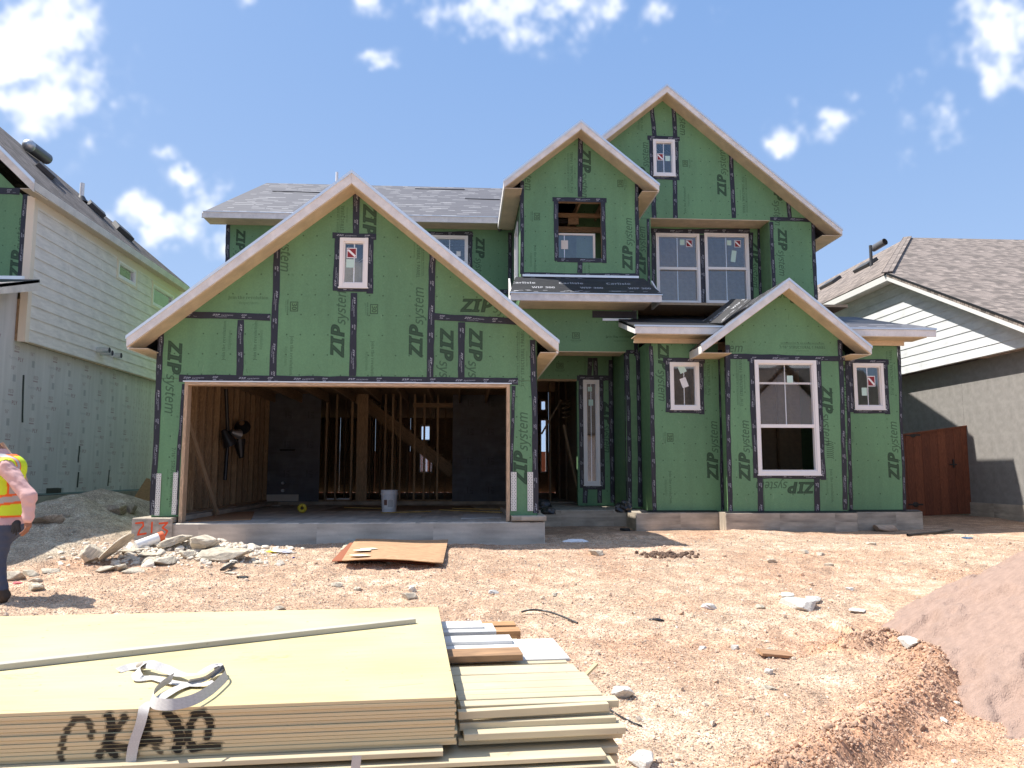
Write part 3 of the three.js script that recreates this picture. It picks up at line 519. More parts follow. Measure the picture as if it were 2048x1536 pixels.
// ---- main upper wall behind the garage roof, dormer, upper gable, bay and flanks
{
  { // main upper wall
    const z = ZM, fr = faceZ(z), win = pr(862, 472, 936, 528, z), x0 = -5.45, x1 = 1.15;
    const tex = sheathing(z, [x0, 3.4, x1, 7.4], [['zip', 960, 520, -90], ['zip', 480, 505, -90], ['zip', 600, 520, 90], ['30', 905, 640, 0]], 23);
    const c1 = onZ(770, 500, z).x, c2 = onZ(938, 500, z).x;
    sheathedWall(house, 'upper_rear_wall', fr, rectP(x0, 3.4, x1, 7.28), [[x0, 3.4, -4.2, 7.3], [-4.2, 3.4, -3, 7.3], [-3, 3.4, c1, 7.3], [c1, 3.4, c2, 7.3], [c2, 3.4, x1, 7.3]], [win], tex, [vt(z, 456, 450, 700), vt(z, 1020, 465, 600, 0.09), vt(z, [941, 938], 465, 600), T(z, 855, 467, 945, 467, 0.1), T(z, 1000, 583, 1022, 583, 0.12), ...around(win, 0.1)]);
    windowUnit(house, fr, ...win, { bar: true, stickers: [['white', 917, 507, 0.1, 0.12]] });
    mesh('added_room_board', box(-5.4, 1.1, 3.6, 7.3, ZM - 2.6, ZM - 2.57), M.osb, house);  // board added behind this window to keep the view through it dark
    const q = sheathedWall(house, 'upper_side_wall', faceL(x0), rectP(-40, 0, 0, 20), [], [], plainTex, []); for (let k = 0; k < 8; k++) mesh('sheathing_panel', prism(faceL(x0), rectP(-27.4 + k * 1.2, 0.94, -27.4 + k * 1.2 + 1.197, 7.28), -0.011, 0), M.greenPlain, q);
    mesh('sheathing_panel', prism(faceL(x0), [[-27.4, 7.29], [-17.8, 7.29], [-22.6, 9.95]], -0.011, 0), M.greenPlain, q); mesh('seam_tape', tapeGeo(faceL(x0), [-17.85, 3.4], [-17.85, 7.2], 0.08), M.tape, q);
    mesh('garage_return_wall', prism(faceZ(-18.0), rectP(-5.45, 0.94, -4.49, 3.5), -0.011, 0), M.greenPlain, house);
  }
  { // dormer and the entry wall under it
    const z = ZE, fr = faceZ(z), x0 = 1.143, x1 = 3.5, ap = [2.307, 8.42], sl = 0.83, open = pr(1116, 404, 1203, 517, z);
    const outline = [[x0, 5.5], [x1, 5.5], [x1, ap[1] - sl * (x1 - ap[0])], ap, [x0, ap[1] - sl * (ap[0] - x0)]];
    const tex = sheathing(z, [x0, 3.9, 3.5, 8.5], [['zip', 1172, 350, -90], ['zip', 1255, 487, 90], ['zip', 1060, 330, -90], ['30', 1070, 433, -90], ['30', 1245, 367, 90], ['join', 1067, 520, -90], ['panel', 1143, 345, 90], ['30', 1152, 675, 0], ['join', 1242, 677, 0], ['join', 1175, 545, -90]], 31);
    const c = onZ(1160, 400, z).x;
    sheathedWall(house, 'dormer_front_wall', fr, outline, [[x0, 5.5, c, 8.6], [c, 5.5, x1, 8.6]], [open], tex, [vt(z, [1045, 1044], 362, 548, 0.075), vt(z, [1273, 1275], 368, 548, 0.075), vt(z, [1161, 1159], 272, 394), vt(z, [1160, 1159], 522, 546), T(z, 1043, 549, 1279, 551, 0.085), ...around(open, 0.09, 0.05)]);
    // the opening still waits for its upper sash
    const g = group('unfinished_window', house, 'window with its upper sash missing'), t = 0.05, [a, b, c2, d] = open, mid = onZ(1160, 466, z).y, rx = onZ(1192, 490, z).x;
    mesh('sash_rail', box(a + 0.02, rx, mid - 0.02, mid + 0.02, z - 0.12, z - 0.09), M.vinylTan, g); mesh('sash_stile', box(rx - 0.045, rx, b + 0.02, mid - 0.02, z - 0.12, z - 0.09), M.vinylTan, g); mesh('pane', box(a + 0.02, rx - 0.045, b + 0.02, mid - 0.02, z - 0.108, z - 0.102), M.glass, g);
    mesh('glazing_bar', box(2.01, 2.025, b + 0.02, mid - 0.02, z - 0.116, z - 0.112), M.muntin, g); mesh('sticker', box(1.95, 2.09, 6.08, 6.26, z - 0.101, z - 0.0995), M.vinylTan, g);
    mesh('opening_frame', merge([box(a - 0.04, a, b, d, z - 0.13, z - 0.012), box(c2, c2 + 0.04, b, d, z - 0.13, z - 0.012), box(a - 0.04, c2 + 0.04, b - 0.04, b, z - 0.13, z - 0.012), box(a - 0.04, c2 + 0.04, d, d + 0.04, z - 0.13, z - 0.012)]), M.lumber2, g);
    // framing seen through the opening
    const k = group('loft_framing', house); for (const [y, zz, h] of [[6.98, -15.9, 0.09], [6.72, -16.1, 0.12], [7.25, -15.7, 0.1]]) mesh('ceiling_joist', box(1.2, 3.45, y, y + h, zz - 0.04, zz), M.lumber2, k);
    for (let q = 0; q < 5; q++) mesh('ceiling_joist', box(1.35 + q * 0.5, 1.39 + q * 0.5, 7.1, 7.24, -17.2, -15.2), M.lumber2, k); mesh('hanging_block', box(2.2, 2.42, 6.84, 6.98, -15.98, -15.92), M.lumber2, k);
    mesh('inner_wall', box(1.16, 3.48, 5.4, 7.3, -17.79, -17.75), M.greenPlain, k); mesh('loft_floor', box(1.16, 7.8, 4.95, 5.0, -27.3, -15.12), M.osb, k); mesh('loft_partition', box(1.16, 7.8, 5.0, 8.2, -18.9, -18.86), M.osb, k);
    // entry header below the skirt roof, with its boxed underside
    sheathedWall(house, 'entry_header_wall', fr, rectP(x0, 3.985, 3.47, 4.82), [[x0, 3.9, 3.47, 4.9]], [], tex, [vt(z, [1268, 1272], 612, 712, 0.08), T(z, 1252, 703, 1273, 703, 0.08)]);
    mesh('header_soffit', box(1.15, 3.2, 3.972, 3.984, -15.62, ZE + 0.002), M.soffit, house); mesh('header_back', box(1.15, 3.2, 3.985, 4.6, -15.62, -15.60), M.greenPlain, house);
    const dl = sheathedWall(house, 'dormer_side_wall', faceL(x0), rectP(-17.8, 4.0, -15.1, 7.3), [[-16.4, 4, -15.1, 7.3], [-17.8, 4, -16.4, 7.3]], [[-16.9, 5.4, -16.0, 6.9]], plainTex, [[[-16.4, 4.6], [-16.4, 5.3], 0.1], [[-15.16, 5.4], [-15.16, 7.2], 0.08], [[-17.72, 4.7], [-17.72, 7.2], 0.09], ...around([-16.9, 5.4, -16.0, 6.9], 0.1)]);
    mesh('dormer_right_wall', prism(faceR(x1), rectP(15.1, 4.9, 17.8, 7.3), -0.011, 0), M.greenPlain, house); windowUnit(house, faceL(x0), -16.9, 5.4, -16.0, 6.9, {});
  }
  { // porch: right wall, strip beside it, back wall with door opening and tall sidelight
    const xw = 3.19, ps = { m: M.greenPlain, uvf: (u, v) => [u, v] }, sw = pr(1168, 760, 1198, 970, ZP), door = [1.35, 0, onZ(1155, 900, ZP).x, onZ(1110, 758, ZP).y];
    sheathedWall(house, 'porch_side_wall', faceL(xw), rectP(ZP, 0.92, ZE, 4.3), [[ZP, 0.9, -15.7, 4.4], [-15.7, 0.9, ZE, 4.4]], [], ps, [[[ZE - 0.05, 0.95], [ZE - 0.05, 3.95], 0.09], [[ZP + 0.05, 0.95], [ZP + 0.05, 4.2], 0.1]]);
    const tex = sheathing(ZP, [1.14, 0.9, 3.2, 4.4], [['zip', 1217, 855, -90], ['30', 1120, 735, 0]], 43);
    sheathedWall(house, 'porch_back_wall', faceZ(ZP), rectP(1.14, 0.92, xw, 4.4), [[1.14, 0.9, 2.6, 4.5], [2.6, 0.9, xw, 4.5]], [door, sw], tex, [vt(ZP, [1180, 1178], 716, 752), vt(ZP, [1190, 1191], 716, 752), vt(ZP, [1222, 1225], 720, 1005), vt(ZP, 1170, 975, 1006), vt(ZP, 1199, 975, 1006), T(ZP, 1158, 755, 1225, 757), ...around(sw, 0.11)]);
    windowUnit(house, faceZ(ZP), ...sw, { bar: true, t: 0.06, stickers: [['green', 1182, 805, 0.1, 0.13], ['green', 1180, 778, 0.09, 0.1]] });
    mesh('door_head', box(door[0], door[2], door[3] - 0.04, door[3], ZP - 0.14, ZP - 0.012), M.lumber2, house); mesh('door_jamb', box(door[2] - 0.0, door[2] + 0.04, 0.93, door[3], ZP - 0.14, ZP - 0.012), M.greenPlain, house);
    sheathedWall(house, 'porch_front_strip', faceZ(ZE), rectP(xw, 0.92, 3.47, 3.985), [[xw, 0.9, 3.47, 3.99]], [], { m: M.greenPlain, uvf: (u, v) => [u, v] }, [[[xw + 0.045, 0.95], [xw + 0.045, 3.97], 0.09], [[3.44, 0.95], [3.44, 3.97], 0.08]]);
    mesh('porch_ceiling', box(1.13, 3.2, 4.42, 4.44, -16.4, -15.62), M.osb, house); mesh('porch_left_wall', prism(faceR(1.135), rectP(15.0, 0.92, 16.4, 4.4), -0.011, 0), M.greenPlain, house);
  }
  { // upper gable with the recessed pair of windows
    const z = ZU, fr = faceZ(z), ap = [4.475, 9.985], sl = 0.84, x0 = 2.45, x1 = 7.81; const rec = [4.10, 5.04, 6.80, 7.205], win = pr(1307, 280, 1349, 351, z);
    const outline = [[x0, 4.9], [x1, 4.9], [x1, ap[1] - sl * (x1 - ap[0])], ap, [x0, ap[1] - sl * (ap[0] - x0)]];
    const tex = sheathing(z, [x0, 4.9, x1, 10.0], [['zip', 1288, 330, 90], ['zip', 1443, 345, 90], ['zip', 1557, 405, -90], ['zip', 1368, 225, -90], ['30', 1374, 327, 90], ['join', 1373, 400, 90], ['panel', 1487, 390, -90], ['zip', 1566, 505, -90], ['panel', 1283, 225, 90], ['zip', 1282, 500, 90]], 53);
    const a = onZ(1306, 300, z).x, b = onZ(1348, 300, z).x, c = onZ(1466, 380, z).x, d = onZ(1577, 480, z).x, yS = onZ(1450, 440, z).y;
    sheathedWall(house, 'upper_gable_wall', fr, outline, [[x0, yS, a, 10.1], [a, yS, b, 10.1], [b, yS, c, 10.1], [c, yS, d, 10.1], [d, yS, x1, 10.1], [x0, 4.9, 4.1, yS], [6.8, 4.9, x1, yS], [4.1, 4.9, 6.8, yS]], [rec, win], tex, [vt(z, [1303, 1309], 212, 274), vt(z, [1347, 1350], 212, 274), vt(z, [1349, 1351], 356, 436), vt(z, [1306, 1309], 356, 436), vt(z, [1461, 1468], 305, 436), vt(z, [1576, 1580], 403, 438, 0.09), T(z, 1540, 438, 1627, 440, 0.085), vt(z, [1543, 1548], 444, 580, 0.085), vt(z, [1625, 1632], 442, 600, 0.085), vt(z, [1296, 1298], 438, 605, 0.06), ...around(win, 0.1)]);
    windowUnit(house, fr, ...win, { bar: true, stickers: [['red', 1321, 313, 0.14, 0.16], ['green', 1336, 316, 0.11, 0.12]] });
    mesh('added_attic_board', box(3.6, 5.4, 7.4, 9.2, ZU - 1.2, ZU - 1.17), M.osb, house);  // added backing board, blocks the bright view through the small gable window
    // recess
    const tr = sheathing(ZR, [4.05, 5.0, 6.85, 7.25], [['zip', 1512, 530, -90]], 59), w1 = pr(1314, 468, 1398, 607, ZR), w2 = pr(1412, 468, 1496, 607, ZR);
    sheathedWall(house, 'window_recess_wall', faceZ(ZR), rectP(4.10, 4.95, 6.8, 7.205), [[4.1, 4.9, 5.43, 7.3], [5.43, 4.9, 6.8, 7.3]], [w1, w2], tr, [vt(ZR, 1405, 470, 615, 0.13), T(ZR, 1300, 462, 1500, 462, 0.12), vt(ZR, 1307, 465, 620, 0.1), vt(ZR, 1502, 465, 600, 0.11), vt(ZR, [1519, 1521], 458, 590, 0.09), T(ZR, 1300, 614, 1500, 614, 0.1)]);
    windowUnit(house, faceZ(ZR), ...w1, { hung: true, bar: true, stickers: [['red', 1379, 486, 0.15, 0.17], ['green', 1365, 484, 0.11, 0.13]] }); windowUnit(house, faceZ(ZR), ...w2, { hung: true, bar: true, stickers: [['red', 1476, 487, 0.15, 0.17], ['green', 1459, 485, 0.1, 0.12], ['green', 1468, 512, 0.11, 0.27, -0.15]] });
    const rr2 = group('window_recess', house); mesh('recess_side', prism(faceL(6.79), rectP(ZR, 4.95, ZU, 7.2), -0.012, 0), M.greenPlain, rr2); mesh('recess_side', prism(faceR(4.11), rectP(-ZU, 4.95, -ZR, 7.2), -0.012, 0), M.greenPlain, rr2);
    mesh('recess_soffit', box(4.10, 6.8, 7.19, 7.203, ZR, ZU + 0.012), M.soffit, rr2); mesh('recess_sill', box(4.1, 6.8, 5.0, 5.04, ZR, ZU), M.under, rr2);
    const rs = sheathedWall(house, 'right_side_wall', faceR(x1), rectP(0, 0, 60, 20), [], [], plainTex, []); for (let k = 0; k < 9; k++) mesh('sheathing_panel', prism(faceR(x1), rectP(16.5 + k * 1.21, 0.93, 16.5 + k * 1.21 + 1.207, 6.78), -0.011, 0), M.greenPlain, rs);
    mesh('sheathing_panel', prism(faceR(x1), [[17.3, 6.79], [27.4, 6.79], [27.4, 7.3], [22.6, 9.95]], -0.011, 0), M.greenPlain, rs);
  }
  { // bay and its flanks
    const fr = faceZ(ZB), x0 = 4.74, x1 = 6.89, ap = [5.83, 4.935], sl = 0.79, big = pr(1516, 721, 1631, 949, ZB);
    const tex = sheathing(ZB, [x0, 0.9, x1, 5.0], [['zip', 1428, 692, 0], ['panel', 1605, 694, 0], ['zip', 1488, 900, 90], ['zip', 1655, 832, -90], ['wave', 1661, 900, 90], ['join', 1660, 972, -90], ['zip', 1570, 975, 180], ['panel', 1482, 765, 90], ['zip', 1575, 595, 180]], 61);
    const xa = onZ(1528, 990, ZB).x, xb = onZ(1633, 990, ZB).x, ys = onZ(1580, 714, ZB).y;
    sheathedWall(house, 'bay_front_wall', fr, [[x0, 0.91], [x1, 0.91], [x1, ap[1] - sl * (x1 - ap[0])], ap, [x0, ap[1] - sl * (ap[0] - x0)]], [[x0, ys, x1, 5], [x0, 0.9, xa, ys], [xa, 0.9, xb, ys], [xb, 0.9, x1, ys]], [big], tex, [vt(ZB, [1455, 1460], 690, 1024, 0.085), vt(ZB, [1680, 1690], 680, 1020, 0.085), vt(ZB, [1521, 1522], 956, 1024, 0.1), vt(ZB, [1633, 1634], 956, 1022, 0.1), T(ZB, 1458, 713, 1690, 718, 0.1), ...around(big, 0.1)]);
    windowUnit(house, fr, ...big, { hung: true, bar: true, open: true, t: 0.06, mid: onZ(1572, 852, ZB).y, raised: onZ(1572, 768, ZB).y, stickers: [['green', 1581, 758, 0.11, 0.13]], label: 'tall window with its lower sash open' });
    // returns between bay and flank
    mesh('bay_side_wall', prism(faceL(x0), rectP(ZF, 0.91, ZB, 3.75), -0.011, 0), M.greenPlain, house); mesh('bay_side_wall', prism(faceR(x1), rectP(-ZB, 0.91, -ZF, 3.75), -0.011, 0), M.greenPlain, house);
    mesh('seam_tape', tapeGeo(faceL(x0), [ZB - 0.045, 0.95], [ZB - 0.045, 3.7], 0.08), M.tape, house); mesh('seam_tape', tapeGeo(faceL(x0), [ZF + 0.04, 0.95], [ZF + 0.04, 3.7], 0.08), M.tape, house);
    const f = faceZ(ZF), xl = 3.475, xr = 8.19, w1 = pr(1341, 725, 1397, 818, ZF), w2 = pr(1709, 727, 1765, 818, ZF);
    const tf = sheathing(ZF, [xl, 0.9, xr, 4.1], [['zip', 1327, 745, -90], ['zip', 1425, 900, 90], ['30', 1336, 875, -90], ['join', 1337, 975, -90], ['panel', 1417, 745, 90], ['zip', 1786, 900, 90], ['30', 1699, 875, 90], ['join', 1701, 970, -90], ['panel', 1783, 745, 90], ['zip', 1692, 765, -90]], 67);
    sheathedWall(house, 'left_flank_wall', f, rectP(xl, 0.9, x0, 4.06), [[xl, 0.9, x0, 4.1]], [w1], tf, [vt(ZF, [1302, 1310], 692, 1022, 0.08), vt(ZF, [1440, 1447], 700, 1022, 0.08), ...around(w1, 0.1)]);
    sheathedWall(house, 'right_flank_wall', f, rectP(x1, 0.9, xr, 4.06), [[x1, 0.9, xr, 4.1]], [w2], tf, [vt(ZF, [1797, 1809], 692, 1020, 0.06), vt(ZF, [1694, 1702], 700, 1020, 0.07), ...around(w2, 0.1)]);
    windowUnit(house, f, ...w1, { bar: true, stickers: [['green', 1365, 738, 0.13, 0.14, 0.4], ['white', 1369, 765, 0.12, 0.18, 0.35]] }); windowUnit(house, f, ...w2, { bar: true, stickers: [['red', 1744, 762, 0.15, 0.2], ['green', 1730, 783, 0.1, 0.15]] });
    // dust sheet of felt lying on the ledges
    for (const [a, b, z] of [[3.2, 4.62, -13.97], [6.99, 8.4, -13.97], [4.62, 6.98, -13.57]]) { const s = slab([V3(a, 0.906, z + 0.004), V3(b, 0.904, z + 0.006), V3(b, 0.93, z - 0.13), V3(a, 0.928, z - 0.13)], 0.006); mesh('ledge_felt', s, M.tapePlain, house); }
    const ls = sheathedWall(house, 'flank_side_wall', faceL(xl), rectP(ZE, 0.9, ZF, 4.06), [[ZE, 0.9, ZF, 4.1]], [], { m: M.greenPlain, uvf: (u, v) => [u, v] }, [[[ZF - 0.045, 0.95], [ZF - 0.045, 4.0], 0.085], [[ZE + 0.05, 0.95], [ZE + 0.05, 4.0], 0.09]]);
    mesh('flank_right_side_wall', prism(faceR(xr), rectP(-ZF, 0.9, 16.49, 4.06), -0.011, 0), M.greenPlain, house);
    mesh('bay_room_wall', box(3.48, 8.1, 0.9, 4.0, -17.6, -17.57), M.osb, house); mesh('bay_room_ceiling', box(3.5, 8.15, 4.0, 4.03, -17.55, -14.12), M.osb, house);
    for (let k = 0; k < 9; k++) mesh('wall_stud', box(4.0 + k * 0.4, 4.04 + k * 0.4, 0.93, 4.0, -17.56, -17.47), M.lumber2, house);
    mesh('downspout', box(8.30, 8.36, 0.95, 2.6, -15.5, -15.42), M.vinyl, house);
  }
}
// ---- inside the garage and behind the entry
{
  const g = group('garage_framing', house);
  for (let k = 0; k < 16; k++) mesh('wall_stud', box(-4.466, -4.376, 1.0, 3.3, -11.95 - k * 0.4, -11.91 - k * 0.4, 0.003), k % 3 ? M.lumber2 : M.lumber, g);
  mesh('sill_plate', box(-4.466, -4.376, 0.966, 1.0, -18, -11.85), M.lumber2, g); mesh('top_plate', box(-4.466, -4.376, 3.3, 3.38, -18, -11.72), M.lumber2, g);
  mesh('stem_wall', box(-4.5, -4.36, 0.885, 0.966, -18, -11.8), M.concrete, g); mesh('sheathing_back', box(-4.472, -4.467, 1.0, 3.38, -18, -11.72), M.lumber2, g);
  mesh('diagonal_brace', beam(V3(-4.34, 2.95, -12.05), V3(-4.05, 0.92, -13.35), 0.09, 0.035, V3(1, 0, 0.2)), M.lumber2, g);
  mesh('garage_ceiling', box(-4.46, 1.10, 3.4, 3.42, -18, -11.72), M.lumber2, g); for (let k = 0; k < 9; k++) mesh('ceiling_joist', box(-4.3 + k * 0.6, -4.26 + k * 0.6, 3.2, 3.4, -18, -11.75), M.lumber2, g);
  mesh('inner_right_wall', box(1.04, 1.10, 0.95, 3.4, -15, -11.9), M.osb, g); mesh('inner_right_wall', box(1.04, 1.10, 0.95, 3.4, -18, -15.0), M.osb, g);
  const zb = -18.0, X = (u) => onZ(u, 900, zb).x;
  const dk = canvasTex(512, 512, (x, w, h) => { x.fillStyle = 'rgb(98,100,106)'; x.fillRect(0, 0, w, h); for (let k = 0; k < 900; k++) { x.fillStyle = hash(k, 1, 26) < 0.5 ? 'rgba(60,62,66,0.07)' : 'rgba(140,142,146,0.05)'; x.fillRect(hash(k, 2, 26) * w, hash(k, 3, 26) * h, 6 + 40 * hash(k, 4, 26), 20 + 60 * hash(k, 5, 26)); } x.fillStyle = 'rgba(50,51,56,0.4)'; x.font = 'bold 26px sans-serif'; for (let r = 0; r < 4; r++) for (let c = 0; c < 3; c++) { x.fillText('PLY', 40 + c * 170, 60 + r * 130); x.fillRect(44 + c * 170, 70 + r * 130, 40, 6); } });
  const dm = mat(0xffffff, 0.85, { map: rep(dk, 0.5) });
  mesh('dark_wall_board', box(X(528), X(640), 0.96, 3.4, zb - 0.02, zb), dm, g); mesh('dark_wall_board', box(X(905), 1.04, 0.96, 3.4, zb - 0.02, zb), dm, g);
  mesh('threshold', box(-4.36, 1.04, 0.885, 0.96, zb - 0.15, zb + 0.02), M.concrete, g); mesh('baseboard_gap', box(X(528), X(600), 0.97, 1.12, zb, zb + 0.012), M.vinylTan, g);
  for (const u of [652, 672, 703, 715, 725, 770, 785, 800, 829, 848, 875]) mesh('wall_stud', box(X(u) - 0.022, X(u) + 0.022, 0.96, 3.4, zb - 0.09, zb), u % 2 ? M.lumber : M.lumber2, g);
  mesh('double_stud', box(X(716), X(735), 0.96, 3.4, zb - 0.1, zb + 0.003), M.lumber, g); mesh('stair_head_plate', box(X(825), X(905), 3.1, 3.2, zb - 0.09, zb + 0.004), M.lumber2, g);
  // stairs beyond the framing, rising to the left
  const s = group('staircase', house), zs = -19.3, a = onZ(690, 775, zs), b = onZ(906, 945, zs);
  for (const q of [0, -0.9]) mesh('stringer', beam(V3(a.x, a.y, zs + q), V3(b.x, b.y, zs + q), 0.045, 0.28), M.lumber, s);
  for (let k = 1; k < 14; k++) { const t = k / 14, x = lerp(b.x, a.x, t), y = lerp(b.y, a.y, t) + 0.13; mesh('tread', box(x - 0.15, x + 0.12, y, y + 0.035, zs - 0.9, zs), M.lumber2, s); mesh('riser', box(x + 0.1, x + 0.12, y - 0.18, y, zs - 0.9, zs), M.lumber2, s); }
  for (const u of [655, 690, 740, 760, 790, 815, 860, 890]) { const x = onZ(u, 900, -20.6).x; mesh('far_stud', box(x - 0.02, x + 0.02, 0.94, 3.5, -20.7, -20.6), M.lumber2, g); }
  for (const u of [650, 700, 745, 800, 870]) { const x = onZ(u, 900, -23.4).x; mesh('far_stud', box(x - 0.02, x + 0.02, 0.94, 3.5, -23.5, -23.4), M.lumber2, g); }
  mesh('bottom_plate', box(X(640), X(905), 0.96, 1.0, zb - 0.09, zb), M.lumber2, g); mesh('pale_sill', box(X(652), X(700), 0.985, 1.03, zb - 0.3, zb - 0.26), M.vinyl, g);
  // rear wall of the house with window openings
  const rw = (u0, v0, u1, v1) => pr(u0, v0, u1, v1, ZBACK), holes = [rw(840, 850, 862, 882), rw(838, 906, 866, 946), rw(1080, 800, 1093, 822), rw(1080, 838, 1094, 946), rw(1136, 840, 1144, 946)];
  sheathedWall(house, 'rear_wall', faceZ(ZBACK), rectP(-5.45, 0.94, 7.81, 7.3), [0, 1, 2, 3, 4, 5, 6, 7, 8, 9, 10].map((k) => [-5.45 + k * 1.21, 0.9, -5.45 + (k + 1) * 1.21, 7.4]), holes, { m: M.lumber2, uvf: (u, v) => [u, v] }, []);
  for (const h of holes) windowUnit(house, faceZ(ZBACK + 0.01), ...h, { t: 0.03, sill: false });
  mesh('upper_floor', box(-5.4, 1.1, 3.5, 3.56, -27.3, -18.02), M.lumber2, house); mesh('upper_floor', box(1.16, 7.8, 4.44, 4.5, -27.3, -16.42), M.lumber2, house);
  const e = group('entry_framing', house); for (const [u, z] of [[1100, -19], [1118, -20.5], [1132, -19.6], [1146, -21]]) { const x = onZ(u, 900, z).x; mesh('wall_stud', box(x - 0.02, x + 0.02, 0.93, 4.4, z - 0.04, z + 0.05), M.lumber2, e); }
  mesh('diagonal_brace', beam(onZ(1122, 800, -18.2), onZ(1083, 868, -18.2), 0.09, 0.035), M.lumber2, e); mesh('diagonal_brace', beam(onZ(1127, 850, -17.6), onZ(1154, 975, -17.2), 0.05, 0.03), M.lumber, e); for (let k = 0; k < 4; k++) mesh('shelf_cleat', beam(onZ(1128, 808 + k * 9, -18.4), onZ(1150, 796 + k * 10, -19.2), 0.09, 0.03), M.lumber, e);
  mesh('inner_wall', box(2.62, 2.66, 0.93, 4.4, -22, -16.5), M.osb, e);
  // black vent boots and pipe hanging on the studs
  const v = thing('hanging_vent_pipe', 'black vent pipe hung on the bare studs inside the garage', 'vent pipe'); mesh('pipe', tube([onX(452, 778, -4.3), onX(455, 880, -4.3), onX(450, 960, -4.3)], 0.035, 12, 10), M.rubber, v);
  const w = thing('roof_boots', 'cluster of black roof vent boots hanging from the garage studs', 'vent boots');
  for (const [u, vv, r, h, rx, rz, m] of [[452, 875, 0.14, 0.30, 0.3, 0.4, M.rubber], [482, 850, 0.15, 0.22, 1.2, -0.5, M.rubber], [478, 898, 0.12, 0.34, 3.0, 0.2, M.rubber], [468, 866, 0.09, 0.2, 1.0, 1.2, M.galv]]) { const p = onX(u, vv, -4.22); const c = new THREE.CylinderGeometry(r * 0.35, r, h, 18, 1, true); c.rotateX(rx); c.rotateZ(rz); mesh('boot', c.translate(p.x + 0.02, p.y, p.z), m, w); }
  const pc = thing('wall_pipe_stubs', 'short metal pipe stubs poking from the dark garage back wall', 'pipe stubs'); for (const [u, vv, r] of [[575, 900, 0.02], [566, 966, 0.03], [566, 981, 0.035]]) { const p = onZ(u, vv, zb + 0.05); mesh('stub', new THREE.CylinderGeometry(r, r, u === 575 ? 0.34 : 0.12, 12).rotateX(u === 575 ? 0 : Math.PI / 2).rotateZ(u === 575 ? Math.PI / 2 : 0).translate(p.x, p.y, p.z), u === 575 ? M.rubber : M.galv, pc); }
}
// ================================================================ ground
const PROF = [[6, 0], [-2.5, 0], [-4.4, 0.03], [-6, 0.19], [-8, 0.37], [-9.5, 0.51], [-10.6, 0.585], [-12, 0.575], [-14, 0.57], [-17, 0.66], [-400, 0.7]];
function prof(z) { if (z > 6) return 0; for (let i = 0; i < PROF.length - 1; i++) { const [a, ya] = PROF[i], [b, yb] = PROF[i + 1]; if (z <= a && z >= b) return lerp(ya, yb, sstep(0, 1, (z - a) / (b - a)) * 0.4 + 0.6 * (z - a) / (b - a)); } return 0.7; }
function segDist(x, z, p) { let best = 1e9, side = 0; for (let i = 0; i < p.length - 1; i++) { const [ax, az] = p[i], [bx, bz] = p[i + 1], dx = bx - ax, dz = bz - az, t = Math.max(0, Math.min(1, ((x - ax) * dx + (z - az) * dz) / (dx * dx + dz * dz))), d = Math.hypot(x - ax - dx * t, z - az - dz * t); if (d < best) { best = d; side = Math.sign((x - ax) * dz - (z - az) * dx); } } return [best, side]; }
const berm = [[1540, 1545], [1640, 1500], [1740, 1455], [1830, 1410], [1880, 1375], [1860, 1345], [1780, 1318], [1700, 1330]].map(([u, v]) => { const p = onY(u, v, 0.08); return [p.x, p.z]; });
function gy(x, z) {
  let y = prof(z);
  y += 0.055 * (fbm(x * 0.7 + 9, z * 0.7, 4, 101) - 0.5) + 0.035 * (fbm(x * 2.3, z * 2.3, 4, 103) - 0.5);
  const near = sstep(-16, -11, z) * sstep(0.5, -2.5, z);
  const patch = sstep(0.5, 0.7, fbm(x * 0.9 + 3, z * 0.9, 3, 105)); // churned clods
  y += near * (0.02 + 0.035 * patch) * (fbm(x * 9, z * 9, 4, 107) - 0.5) + near * 0.014 * (vnoise(x * 26, z * 26, 109) - 0.5);
  // grey spoil heaped between the houses
  const m = Math.exp(-(((x + 6.0) / 1.15) ** 2) - (((z + 13.4) / 2.6) ** 2)); y += 0.70 * m * (0.75 + 0.5 * fbm(x * 1.7, z * 1.7, 4, 111));
  y += 0.20 * Math.exp(-(((x + 7.3) / 0.8) ** 2) - (((z + 10.6) / 1.6) ** 2));
  // rubble rise in front of the garage corner
  y += 0.15 * Math.exp(-(((x + 3.55) / 0.95) ** 2) - (((z + 10.35) / 0.55) ** 2)) * (0.6 + 0.8 * fbm(x * 4, z * 4, 4, 113));
  y += 0.10 * Math.exp(-(((x - 4.55) / 0.9) ** 2) - (((z + 12.55) / 0.5) ** 2)); // small bank before the bay
  y += 0.06 * Math.exp(-(((x - 2.2) / 1.2) ** 2) - (((z + 12.9) / 0.5) ** 2));
  const [d, s] = segDist(x, z, berm);
  if (d < 0.9) { const e = sstep(0.7, 0.1, d); y += e * 0.05 * (fbm(x * 13, z * 13, 3, 117) - 0.5) + e * 0.035 * (vnoise(x * 30, z * 30, 119) - 0.5); y += 0.085 * Math.exp(-((d / 0.13) ** 2)) * (0.5 + 1.0 * fbm(x * 5, z * 5, 4, 115)); if (s < 0) y -= 0.06 * sstep(0.05, 0.25, d) * sstep(0.9, 0.4, d); }
  return y;
}
const C = (r, g, b) => [r, g, b];
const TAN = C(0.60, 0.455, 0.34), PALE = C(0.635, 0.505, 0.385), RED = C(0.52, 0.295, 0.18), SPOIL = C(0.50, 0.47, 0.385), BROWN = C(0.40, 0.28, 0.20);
const mix3 = (a, b, t) => [lerp(a[0], b[0], t), lerp(a[1], b[1], t), lerp(a[2], b[2], t)];
